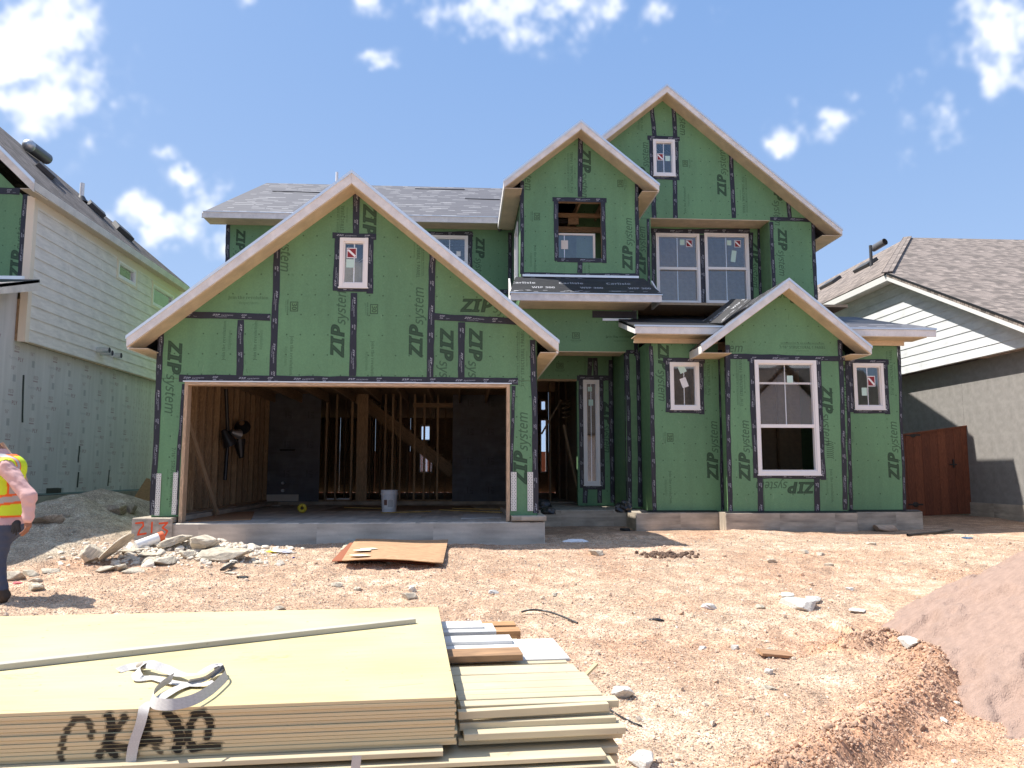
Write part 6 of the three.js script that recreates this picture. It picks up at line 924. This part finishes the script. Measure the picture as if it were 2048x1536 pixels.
  geos.forEach((g, k) => { const N = 800, m = new THREE.InstancedMesh(g, mat([1, 1, 1], 0.93), N); m.name = numbered('scattered_stones'); tag(m, k ? 'thin stone chips scattered over the yard' : 'small broken stones scattered over the yard', 'stones', null, 'stuff'); for (let i = 0; i < N; i++) { let x, z, s; if (i < 480) { x = -3.5 + (R() + R() - 1) * 1.5; z = -10.15 + (R() + R() - 1) * 0.75; s = 0.025 + 0.15 * R() * R() * R(); } else { z = -3.2 - 9.2 * R(); x = lerp(-0.6, 0.72, R()) * -z; s = 0.02 + 0.045 * R() * R() * R() * R(); if (x > 3.3 && Math.hypot(x - 6, z + 5.9) < 2.9) s *= 0.01; } o.position.set(x, gy(x, z) + s * 0.12, z); o.rotation.set(R() * 0.6, R() * 6.3, R() * 0.6); o.scale.setScalar(s); o.updateMatrix(); m.setMatrixAt(i, o.matrix); const L = 0.75 + 0.35 * R(), w = R(); c.setRGB(...(i < 480 || w > 0.6 ? [0.74 * L, 0.66 * L, 0.54 * L] : [0.60 * L, 0.44 * L, 0.31 * L])); m.setColorAt(i, c); } m.castShadow = m.receiveShadow = true; scene.add(m); });
}
{ // pieces with a shape of their own
  const white = mat([0.82, 0.81, 0.79], 0.4), orange = mat([0.72, 0.13, 0.04], 0.5);
  { const p = thing('pipe_offcut', 'white plastic pipe with an orange red end lying on the rubble', 'pipe'), a = onG(272, 1092, 0.06), b = V3(), c = V3(); { const q = onG(326, 1078, 0.05); b.lerpVectors(a, q, 0.82); b.y += 0.03; c.copy(q); c.y += 0.035; } const cyl = (s, e, r) => { const L = s.distanceTo(e), g = new THREE.CylinderGeometry(r, r, L, 18, 1, false); g.applyQuaternion(new THREE.Quaternion().setFromUnitVectors(V3(0, 1, 0), e.clone().sub(s).normalize())); const m = s.clone().lerp(e, 0.5); return g.translate(m.x, m.y, m.z); }; mesh('tube', cyl(a, b, 0.062), white, p); mesh('end_cap', cyl(b, c, 0.066), orange, p); }
  { // plywood scrap: warped sheets
    const warp = (c, t, sag) => { const n = 10, top = [], pos = [], uv = [], idx = []; for (let s = 0; s < 2; s++) for (let j = 0; j <= n; j++) for (let i = 0; i <= n; i++) { const u = i / n, v = j / n, p = c[0].clone().lerp(c[1], u).lerp(c[3].clone().lerp(c[2], u), v); p.y += sag * Math.sin(u * 3.1) * (0.5 + 0.5 * v) + 0.02 * Math.sin(v * 2 + u * 4) - s * t; pos.push(p.x, p.y, p.z); uv.push(u * 1.3, v * 0.8); } const m = (n + 1) * (n + 1), q = (a, b, c2, d) => idx.push(a, b, c2, a, c2, d); for (let j = 0; j < n; j++) for (let i = 0; i < n; i++) { const o = j * (n + 1) + i; q(o, o + 1, o + n + 2, o + n + 1); q(m + o, m + o + n + 1, m + o + n + 2, m + o + 1); } for (let i = 0; i < n; i++) { q(i, m + i, m + i + 1, i + 1); const e = n * (n + 1) + i; q(e, e + 1, m + e + 1, m + e); const l = i * (n + 1); q(l, l + n + 1, m + l + n + 1, m + l); const r = l + n; q(r, m + r, m + r + n + 1, r + n + 1); } const g = new THREE.BufferGeometry(); g.setAttribute('position', new THREE.Float32BufferAttribute(pos, 3)); g.setAttribute('uv', new THREE.Float32BufferAttribute(uv, 2)); g.setIndex(idx); g.computeVertexNormals(); return g; };
    const G = (u, v, l) => { const p = onG(u, v, l); return p; };
    const s1 = [G(684, 1120, 0.10), G(886, 1122, 0.09), G(896, 1078, 0.10), G(712, 1080, 0.09)], s2 = [G(664, 1121, 0.03), G(868, 1127, 0.03), G(894, 1084, 0.06), G(700, 1088, 0.05)], s3 = [G(680, 1100, 0.03), G(720, 1098, 0.04), G(736, 1071, 0.05), G(700, 1078, 0.04)];
    tag(mesh('plywood_sheet', warp(s1, 0.016, 0.012), mat([0.58, 0.38, 0.235], 0.85, { map: rep(tWood, 0.8, 1.5) })), 'warped orange brown plywood sheet lying before the garage, with torn paper on it', 'plywood'); tag(mesh('plywood_sheet', warp(s2, 0.016, 0.01), M.plyEdge), 'dark red plywood sheet under the orange brown one', 'plywood'); tag(mesh('plywood_sheet', warp(s3, 0.01, 0), mat([0.52, 0.47, 0.36], 0.85, { map: tMottle })), 'pale thin board slipped under the plywood sheets', 'board');
    const pp = thing('torn_paper', 'torn cream paper scraps on the plywood sheet', 'paper'); for (const [u, v, w, h] of [[728, 1100, 0.24, 0.13], [740, 1097, 0.2, 0.16], [716, 1110, 0.26, 0.08]]) { const c = G(u, v, 0.125); mesh('scrap', chunk(u, w, 0.008, h * 1.6, 4).rotateY(u).translate(c.x, c.y, c.z), mat([0.78, 0.74, 0.55], 0.8), pp); }
  }
  { const p = onG(645, 1078, 0.04), g = new THREE.CylinderGeometry(0.045, 0.033, 0.11, 18, 1, true); g.rotateZ(1.35).rotateY(0.5); const c = thing('paper_cup', 'white paper cup lying on its side by the garage slab', 'cup'); mesh('cup_wall', g.translate(p.x, p.y, p.z), mat([0.8, 0.78, 0.75], 0.6, { side: THREE.DoubleSide }), c); }
  const blob = (nm, lab, cat, u, v, w, h, d, m, lift = 0) => { const p = onG(u, v, lift), g = chunk(u + v, w, h, d, 6); const o = mesh(nm, g, m); o.position.set(p.x, p.y + h * 0.25, p.z); tag(o, lab, cat); return o; };
  const bag = mat([0.02, 0.02, 0.023], 0.32), paper = mat([0.82, 0.82, 0.84], 0.7), yel = mat([0.75, 0.6, 0.05], 0.5);
  blob('plastic_bag', 'crumpled black plastic bag in the shade right of the plywood', 'bag', 922, 1082, 0.3, 0.09, 0.2, bag); blob('plastic_bag', 'black crumpled rag on the open yard', 'rag', 1312, 1241, 0.15, 0.03, 0.07, bag); blob('plastic_bag', 'black plastic piece beside the porch footing', 'plastic piece', 1250, 1061, 0.2, 0.06, 0.12, bag);
  blob('litter', 'yellow wrapper on the red soil before the garage', 'wrapper', 541, 1105, 0.14, 0.03, 0.1, yel); blob('litter', 'crumpled white plastic sheet beside the yellow wrapper', 'plastic sheet', 564, 1104, 0.24, 0.04, 0.12, paper); blob('litter', 'crumpled grey white wrapper near the shadow edge', 'wrapper', 1152, 1084, 0.3, 0.06, 0.14, paper); blob('litter', 'blue cap lying in the yard before the garage', 'cap', 587, 1116, 0.03, 0.02, 0.03, mat([0.03, 0.02, 0.2], 0.5)); blob('litter', 'crumpled white paper on the yard near the long white slab', 'paper', 1415, 1216, 0.12, 0.05, 0.08, paper); blob('litter', 'black scrap near the large flat limestone slab', 'scrap', 487, 1156, 0.12, 0.03, 0.06, bag); blob('litter', 'small blue scrap in the shade by the gate', 'scrap', 1935, 1078, 0.16, 0.04, 0.1, mat([0.05, 0.12, 0.22], 0.5)); blob('litter', 'pink scrap on the soil near the worker', 'scrap', 33, 1168, 0.1, 0.03, 0.08, mat([0.6, 0.12, 0.14], 0.6));
  { const a = onG(444, 1140, 0.03), b = onG(470, 1124, 0.06); tag(mesh('plastic_strip', beam(a, b, 0.05, 0.02), bag), 'black plastic strip leaning on the limestone cobbles', 'plastic strip'); }
  tag(mesh('hose_piece', tube([onG(1043, 1224, 0.02), onG(1058, 1220, 0.045), onG(1085, 1221, 0.03), onG(1115, 1229, 0.03), onG(1155, 1246, 0.008)], 0.009, 30, 8), M.rubber), 'curved piece of black hose lying on the gravel', 'hose'); tag(mesh('hose_piece', tube([onG(1815, 1070, 0.03), onG(1850, 1067, 0.03), onG(1880, 1064, 0.03), onG(1905, 1060, 0.04)], 0.022, 20, 8), M.rubber), 'straight black hose in the shade by the right footing', 'hose'); tag(mesh('hose_piece', tube([onG(1218, 1418, 0.01), onG(1240, 1432, 0.01), onG(1268, 1446, 0.01), onG(1284, 1452, 0.01)], 0.006, 20, 6), M.rubber), 'thin black wire beside the offcut pile', 'wire');
  { const a = onG(1518, 1304, 0.03), b = onG(1582, 1310, 0.03); tag(mesh('broken_board', beam(a, b, 0.09, 0.022, V3(0.1, 1, 0.25)), mat([0.50, 0.32, 0.2], 0.85, { map: tWood })), 'broken brown board lying in the open yard', 'board'); const c = onG(700, 1070, 0.03), d = onG(880, 1072, 0.05); tag(mesh('rod', tube([c.lerp(d, 0.6), d.clone().add(V3(0, 0.01, 0))], 0.02, 4, 8), white), 'white pipe lying along the garage slab behind the plywood', 'pipe'); }
  { // patch of dark burnt soil clods
    const o = new THREE.Object3D(), m = new THREE.InstancedMesh(chunk(77, 1, 0.7, 0.9, 1), mat([0.13, 0.08, 0.055], 0.95), 130), p0 = onG(1340, 1111); m.name = 'dark_clods'; tag(m, 'small patch of dark burnt clods on the tan yard', 'clods', null, 'stuff'); for (let i = 0; i < 130; i++) { const x = p0.x + (R() + R() - 1) * 0.42, z = p0.z + (R() + R() - 1) * 0.2, s = 0.02 + 0.05 * R(); o.position.set(x, gy(x, z) + s * 0.2, z); o.rotation.set(R(), R() * 6, R()); o.scale.setScalar(s); o.updateMatrix(); m.setMatrixAt(i, o.matrix); } scene.add(m);
  }
}
{ // on the slabs
  const ys = 0.886, S = (u, v) => onY(u, v, ys + 0.001);
  { const b = thing('paint_bucket', 'white plastic bucket with a paper label on the garage slab', 'bucket'), p = S(778, 1024), k = p.distanceTo(EYE) / 1560, r = 16 * k, h = 42 * k, m = mat([0.62, 0.63, 0.66], 0.4), prof2 = [[r * 0.86, 0], [r * 0.98, h * 0.8], [r * 1.06, h * 0.8], [r * 1.06, h * 0.86], [r * 1.0, h * 0.86], [r * 1.03, h], [r * 0.97, h], [r * 0.84, 0.01], [0, 0.01]].map(([x, y]) => new THREE.Vector2(x, y)); mesh('pail', new THREE.LatheGeometry(prof2, 28).translate(p.x, p.y, p.z), m, b); mesh('rim', new THREE.TorusGeometry(r * 1.03, 0.006, 8, 28).rotateX(Math.PI / 2).translate(p.x, p.y + h, p.z), m, b);
    const lb = canvasTex(128, 128, (x) => { x.fillStyle = '#dcdcdc'; x.fillRect(0, 0, 128, 128); x.fillStyle = '#6a4a40'; x.fillRect(8, 10, 40, 70); x.fillStyle = '#777'; for (let k2 = 0; k2 < 9; k2++) x.fillRect(56, 14 + k2 * 10, 60, 4); }); const lg = new THREE.CylinderGeometry(r * 0.985, r * 0.93, h * 0.45, 16, 1, true, -0.7, 1.4); mesh('label', lg.translate(p.x, p.y + h * 0.38, p.z), mat(0xffffff, 0.7, { map: lb }), b); mesh('handle', tube([V3(p.x - r * 1.06, p.y + h * 0.83, p.z), V3(p.x, p.y + h * 0.55, p.z + r * 1.12), V3(p.x + r * 1.06, p.y + h * 0.83, p.z)], 0.003, 16, 6), M.galv, b); }
  { const p = S(604, 1026), t = thing('tape_roll', 'yellow roll of tape standing on the garage slab', 'tape roll'); mesh('roll', new THREE.TorusGeometry(0.055, 0.03, 8, 20).rotateX(0.2).translate(p.x, p.y + 0.085, p.z), mat([0.55, 0.42, 0.03], 0.5), t); }
  const flat = (nm, lab, cat, pts, t, m) => tag(mesh(nm, slab(pts.map(([u, v]) => { const p = S(u, v); p.y = ys + t; return p; }), t), m), lab, cat);
  flat('plywood_sheet', 'plywood sheet lying on the garage slab by the stud wall', 'plywood', [[376, 1044], [502, 1040], [509, 1024], [430, 1026]], 0.012, M.plywood); flat('floor_board', 'grey board lying on the garage slab by the right jamb', 'board', [[922, 1038], [1002, 1036], [1000, 1028], [928, 1029]], 0.012, mat([0.5, 0.48, 0.45], 0.8)); flat('packing_paper', 'brown packing paper on the garage floor behind the bucket', 'paper', [[640, 1022], [960, 1020], [940, 1012], [690, 1012]], 0.004, mat([0.33, 0.23, 0.15], 0.85, { map: tMottle }));
  for (const [u0, v0, u1, v1, w, lab] of [[763, 1027, 862, 1024, 0.03, 'thin yellow wood strip in front of the bucket'], [880, 1021, 1005, 1026, 0.04, 'yellow wood strip crossing the garage floor'], [905, 1018, 1010, 1020, 0.03, 'thin wood strip near the right wall of the garage'], [690, 1016, 770, 1018, 0.05, 'brown wood strip behind the tape roll'], [540, 1012, 560, 1012, 0.1, 'short pale block by the dark back wall']]) { const a = S(u0, v0), b = S(u1, v1); a.y += 0.012; b.y += 0.012; tag(mesh('wood_strip', beam(a, b, w, 0.018), w > 0.05 ? M.vinylTan : mat([0.62, 0.45, 0.16], 0.8, { map: tWood })), lab, 'wood strip'); }
  // black felt heaps at the porch
  const felt = (u, v, y, sx, sy, sz, lab) => { const p = onY(u, v, y), g = new THREE.IcosahedronGeometry(1, 3), q = g.attributes.position; for (let i = 0; i < q.count; i++) { const a = V3(q.getX(i), q.getY(i), q.getZ(i)), k = 0.72 + 0.7 * fbm(a.x * 2.2 + u, a.y * 3 + a.z * 2.1, 3, 171); q.setXYZ(i, a.x * k * sx, Math.max(-0.5, a.y * k) * sy, a.z * k * sz); } g.computeVertexNormals(); const o = mesh('felt_heap', g, M.rubber); o.position.set(p.x, y + sy * 0.45, p.z); tag(o, lab, 'felt'); };
  felt(1085, 1018, 0.915, 0.17, 0.14, 0.16, 'crumpled black felt heap at the garage corner by the porch'); felt(1098, 1028, 0.91, 0.12, 0.08, 0.12, 'small flap of black felt on the porch edge'); felt(1248, 1024, 0.91, 0.14, 0.13, 0.12, 'black felt roll standing at the right porch corner');
}
// ================================================================ worker at the left, walking away to the left
{
  const smin = (a, b, k) => { const h = Math.max(k - Math.abs(a - b), 0) / k; return Math.min(a, b) - h * h * k * 0.25; };
  const cap = (p, a, b, ra, rb) => { const bx = b[0] - a[0], by = b[1] - a[1], bz = b[2] - a[2], px = p[0] - a[0], py = p[1] - a[1], pz = p[2] - a[2], t = Math.max(0, Math.min(1, (px * bx + py * by + pz * bz) / (bx * bx + by * by + bz * bz))); return Math.hypot(px - bx * t, py - by * t, pz - bz * t) - lerp(ra, rb, t); };
  const ell = (p, c, r) => { const x = (p[0] - c[0]) / r[0], y = (p[1] - c[1]) / r[1], z = (p[2] - c[2]) / r[2], k = Math.hypot(x, y, z); return (k - 1) * Math.min(r[0], r[1], r[2]); };
  function surface(field, lo, hi, cell) { // surface nets
    const n = [0, 1, 2].map((k) => Math.ceil((hi[k] - lo[k]) / cell) + 1), [nx, ny, nz] = n, F2 = new Float32Array(nx * ny * nz), at = (i, j, k) => (k * ny + j) * nx + i;
    for (let k = 0; k < nz; k++) for (let j = 0; j < ny; j++) for (let i = 0; i < nx; i++) F2[at(i, j, k)] = field([lo[0] + i * cell, lo[1] + j * cell, lo[2] + k * cell]);
    const id = new Int32Array(nx * ny * nz).fill(-1), pos = [], idx = [];
    for (let k = 0; k < nz - 1; k++) for (let j = 0; j < ny - 1; j++) for (let i = 0; i < nx - 1; i++) {
      let c = 0, s = [0, 0, 0]; const v = []; for (let q = 0; q < 8; q++) v.push(F2[at(i + (q & 1), j + ((q >> 1) & 1), k + (q >> 2))]);
      for (let q = 0; q < 8; q++) for (const b of [1, 2, 4]) if (!(q & b)) { const w = q | b; if ((v[q] < 0) !== (v[w] < 0)) { const t = v[q] / (v[q] - v[w]); c++; s[0] += (q & 1) + (b === 1 ? t : 0); s[1] += ((q >> 1) & 1) + (b === 2 ? t : 0); s[2] += (q >> 2) + (b === 4 ? t : 0); } }
      if (c) { id[at(i, j, k)] = pos.length / 3; pos.push(lo[0] + (i + s[0] / c) * cell, lo[1] + (j + s[1] / c) * cell, lo[2] + (k + s[2] / c) * cell); }
    }
    for (let k = 1; k < nz - 1; k++) for (let j = 1; j < ny - 1; j++) for (let i = 1; i < nx - 1; i++) {
      const a = F2[at(i, j, k)] < 0; const quad = (p, q, r, s, f) => { if (p < 0 || q < 0 || r < 0 || s < 0) return; if (f) idx.push(p, q, r, p, r, s); else idx.push(p, r, q, p, s, r); };
      if (a !== (F2[at(i + 1, j, k)] < 0)) quad(id[at(i, j - 1, k - 1)], id[at(i, j, k - 1)], id[at(i, j, k)], id[at(i, j - 1, k)], a);
      if (a !== (F2[at(i, j + 1, k)] < 0)) quad(id[at(i - 1, j, k - 1)], id[at(i - 1, j, k)], id[at(i, j, k)], id[at(i, j, k - 1)], a);
      if (a !== (F2[at(i, j, k + 1)] < 0)) quad(id[at(i - 1, j - 1, k)], id[at(i, j - 1, k)], id[at(i, j, k)], id[at(i - 1, j, k)], a);
    }
    const g = new THREE.BufferGeometry(); g.setAttribute('position', new THREE.Float32BufferAttribute(pos, 3)); g.setIndex(idx); g.computeVertexNormals(); return g;
  }
  const zP = -8.05, foot = onZ(30, 1206, zP), X = (u) => onZ(u + 20, 1000, zP).x, Y = (v, u = 10) => onZ(u, v, zP).y, fy = gy(foot.x, zP);
  // joints: x right, y up, z to the camera; he walks to the left (-x)
  const J = { hip: [X(-6), Y(1052), zP], chest: [X(-22), Y(960), zP], neck: [X(-34), Y(908), zP], head: [X(-56), Y(868), zP],
    sR: [X(8), Y(934), zP + 0.17], eR: [X(64), Y(992), zP + 0.24], wR: [X(68), Y(1034), zP + 0.26], sL: [X(-48), Y(930), zP - 0.17], eL: [X(-40), Y(985), zP - 0.26], wL: [X(-6), Y(975), zP + 0.02 - 0.2],
    hR: [X(2), Y(1056), zP + 0.1], kR: [X(-4), Y(1122), zP + 0.12], aR: [X(11), Y(1190), zP + 0.12], hL: [X(-16), Y(1056), zP - 0.1], kL: [X(-70), Y(1115), zP - 0.1], aL: [X(-86), Y(1190), zP - 0.1] };
  const body = (p) => {
    let d = ell(p, [J.chest[0], J.chest[1] - 0.03, J.chest[2]], [0.17, 0.30, 0.2]); d = smin(d, cap(p, J.chest, J.hip, 0.155, 0.165), 0.1); d = smin(d, cap(p, [J.chest[0] - 0.02, J.chest[1] + 0.1, zP], J.neck, 0.14, 0.065), 0.1);
    d = smin(d, cap(p, J.neck, J.head, 0.06, 0.06), 0.04); d = smin(d, ell(p, [J.head[0], J.head[1] + 0.04, J.head[2]], [0.1, 0.125, 0.08]), 0.03); d = smin(d, ell(p, [J.head[0] - 0.1, J.head[1] + 0.02, J.head[2]], [0.025, 0.03, 0.018]), 0.02);
    for (const e of [-1, 1]) d = smin(d, ell(p, [J.head[0] + 0.01, J.head[1] + 0.03, J.head[2] + e * 0.082], [0.022, 0.035, 0.012]), 0.01);
    let a = cap(p, J.sR, J.eR, 0.078, 0.062); a = smin(a, cap(p, J.eR, J.wR, 0.06, 0.05), 0.05); d = smin(d, a, 0.06); a = cap(p, J.sL, J.eL, 0.075, 0.058); a = smin(a, cap(p, J.eL, J.wL, 0.055, 0.045), 0.03); d = smin(d, a, 0.06);
    for (const [h, k, f] of [['hR', 'kR', 'aR'], ['hL', 'kL', 'aL']]) { let l = cap(p, J[h], J[k], 0.105, 0.075); l = smin(l, cap(p, J[k], [J[f][0], J[f][1] + 0.02, J[f][2]], 0.075, 0.06), 0.03); d = smin(d, l, 0.06); const t = J[f]; l = cap(p, [t[0] + 0.03, fy + 0.055, t[2]], [t[0] - 0.15, fy + 0.045, t[2] + 0.02], 0.05, 0.045); l = smin(l, cap(p, [t[0], t[1], t[2]], [t[0] + 0.01, fy + 0.06, t[2]], 0.06, 0.05), 0.03); d = smin(d, Math.max(l, fy - 0.005 - p[1]), 0.02); }
    d += 0.009 * (vnoise(p[0] * 26 + p[1] * 9, p[1] * 34 - p[2] * 20, 5) - 0.5) + 0.005 * Math.sin(p[1] * 60 + p[0] * 35) * Math.sin(p[2] * 40 + p[1] * 22) * (p[1] < J.neck[1] ? 1 : 0.1); return d;
  };
  const hand = (w, dir, curl, sgn) => (p) => { // palm and five fingers
    let d = cap(p, w, [w[0] + dir[0] * 0.07, w[1] + dir[1] * 0.07, w[2] + dir[2] * 0.07], 0.026, 0.032);
    const sx = [0, 0, 1]; for (let f = 0; f < 4; f++) { const o = (f - 1.5) * 0.019, L = [0.068, 0.08, 0.076, 0.058][f], a = [w[0] + dir[0] * 0.085 + 0.0, w[1] + dir[1] * 0.085, w[2] + dir[2] * 0.085 + o], b = [a[0] + dir[0] * L * 0.55 - curl * 0.018, a[1] + dir[1] * L * 0.55, a[2] + o * 0.1], c = [b[0] + dir[0] * L * 0.45 - curl * 0.035, b[1] + dir[1] * L * 0.4, b[2]]; let q = cap(p, a, b, 0.0105, 0.0095); q = smin(q, cap(p, b, c, 0.0095, 0.008), 0.004); d = smin(d, q, 0.008); }
    const a = [w[0] + dir[0] * 0.03, w[1] + dir[1] * 0.03, w[2] + sgn * 0.03], b = [a[0] - 0.02 * curl + dir[0] * 0.03, a[1] + dir[1] * 0.035, a[2] + sgn * 0.022], c = [b[0] - 0.012 * curl, b[1] + dir[1] * 0.03, b[2] + sgn * 0.002]; let q = cap(p, a, b, 0.013, 0.011); q = smin(q, cap(p, b, c, 0.011, 0.009), 0.004); return smin(d, q, 0.012);
  };
  const g1 = surface(body, [X(-150), fy - 0.05, zP - 0.55], [X(110), fy + 1.95, zP + 0.55], 0.013), g2 = surface(hand(J.wR, [0.05, -1, 0.05], 1, -1), [J.wR[0] - 0.12, J.wR[1] - 0.26, J.wR[2] - 0.1], [J.wR[0] + 0.1, J.wR[1] + 0.05, J.wR[2] + 0.1], 0.0035), g3 = surface(hand(J.wL, [0.75, -0.1, 0.1], 0.4, 1), [J.wL[0] - 0.08, J.wL[1] - 0.12, J.wL[2] - 0.12], [J.wL[0] + 0.24, J.wL[1] + 0.1, J.wL[2] + 0.14], 0.0035);
  const col = (g, f) => { const p = g.attributes.position, c = new Float32Array(p.count * 3); for (let i = 0; i < p.count; i++) c.set(f(p.getX(i), p.getY(i), p.getZ(i)), i * 3); g.setAttribute('color', new THREE.BufferAttribute(c, 3)); return g; };
  const SKIN = [0.30, 0.14, 0.085], PINK = [0.68, 0.42, 0.385], JEAN = [0.055, 0.07, 0.11], BOOT = [0.05, 0.035, 0.025], HAIR = [0.015, 0.012, 0.01];
  col(g1, (x, y, z) => { if (y > J.neck[1] + 0.05) return (y > J.head[1] + 0.1 || x > J.head[0] + 0.03) && y > J.head[1] - 0.02 ? HAIR : SKIN; if (y < fy + 0.115) return BOOT; if (y < J.hip[1] + 0.02) return Math.hypot(x - J.wR[0], y - J.wR[1]) < 0.14 && x > X(45) ? PINK : JEAN; return PINK; }); col(g2, () => SKIN); col(g3, () => SKIN);
  const person = thing('person', 'person in pink long sleeves, high visibility vest and jeans carrying a wooden handle', 'person');
  const merged = mergeGeometries([g1, g2, g3].map((g) => g.toNonIndexed())); mesh('body', merged, new THREE.MeshStandardMaterial({ vertexColors: true, roughness: 0.85 }), person);
  // vest: the torso surface again, a little larger, between hip and shoulder, without sleeves
  const vest = (p) => { let d = ell(p, [J.chest[0], J.chest[1] - 0.03, J.chest[2]], [0.17, 0.30, 0.2]); d = smin(d, cap(p, J.chest, J.hip, 0.155, 0.165), 0.1); d = smin(d, cap(p, [J.chest[0] - 0.02, J.chest[1] + 0.1, zP], J.neck, 0.14, 0.065), 0.1); d = smin(d, Math.min(cap(p, J.sR, [J.sR[0] - 0.02, J.sR[1], zP], 0.07, 0.09), cap(p, J.sL, [J.sL[0], J.sL[1], zP], 0.07, 0.09)), 0.06); d -= 0.018; d = Math.max(d, J.hip[1] + 0.09 - p[1], p[1] - J.neck[1] - 0.0); for (const s of ['sR', 'sL']) { const e = s === 'sR' ? 1 : -1, q = cap(p, [J[s][0] + 0.02, J[s][1] - 0.02, J[s][2] + e * 0.05], [J[s][0] + 0.1, J[s][1] - 0.2, J[s][2] + e * 0.16], 0.085, 0.09); d = Math.max(d, -q); } d = Math.max(d, -cap(p, J.neck, J.head, 0.085, 0.09)); return d; };
  const gv = surface(vest, [X(-100), J.hip[1], zP - 0.4], [X(70), J.neck[1] + 0.12, zP + 0.4], 0.009), YEL = [0.62, 0.80, 0.03], ORA = [0.85, 0.15, 0.02], SIL = [0.42, 0.42, 0.42];
  const bandY = Y(1000), stripes = (x, y, z) => { const b = y - bandY - 0.15 * (x - X(0)); if (Math.abs(b) < 0.028) return SIL; if (Math.abs(b) < 0.052) return ORA; if (y > bandY + 0.06) { const zz = Math.abs(Math.abs(z - zP) - 0.115); if (zz < 0.024) return SIL; if (zz < 0.042) return ORA; } if (y < J.hip[1] + 0.105 || y > J.neck[1] - 0.02) return ORA; return YEL; };
  col(gv, stripes); mesh('safety_vest', gv, new THREE.MeshStandardMaterial({ vertexColors: true, roughness: 0.7 }), person, 'yellow vest with silver bands edged in orange');
  { const a = V3(X(38), Y(1046), zP + 0.2), gl = []; for (let k = 0; k < 5; k++) gl.push(cap.bind(null)); const f = (p) => { let d = 1e3; for (let k = 0; k < 5; k++) d = Math.min(d, cap(p, [a.x + (k - 2) * 0.012, a.y, a.z], [a.x + (k - 2) * 0.022 + 0.01, a.y - 0.07 - 0.015 * (k % 3), a.z + 0.01 * (k % 2)], 0.012, 0.008)); return smin(d, ell(p, [a.x, a.y + 0.01, a.z - 0.02], [0.035, 0.03, 0.025]), 0.02); }; const g = surface(f, [a.x - 0.09, a.y - 0.14, a.z - 0.07], [a.x + 0.1, a.y + 0.06, a.z + 0.06], 0.005); const o = mesh('work_gloves', g, mat([0.03, 0.03, 0.032], 0.8), person); }
  const hd = thing('wooden_handle', 'wooden tool handle held upright by the person', 'tool handle'), top = onZ(4, 886, zP + 0.02 - 0.2); const e = V3(J.wL[0] - 0.75, fy + 0.6, J.wL[2] - 0.1); mesh('shaft', tube([top, V3(J.wL[0] + 0.09, J.wL[1], J.wL[2] + 0.02), e], 0.018, 12, 10), M.jamb, hd);
}
renderer.render(scene, camera);
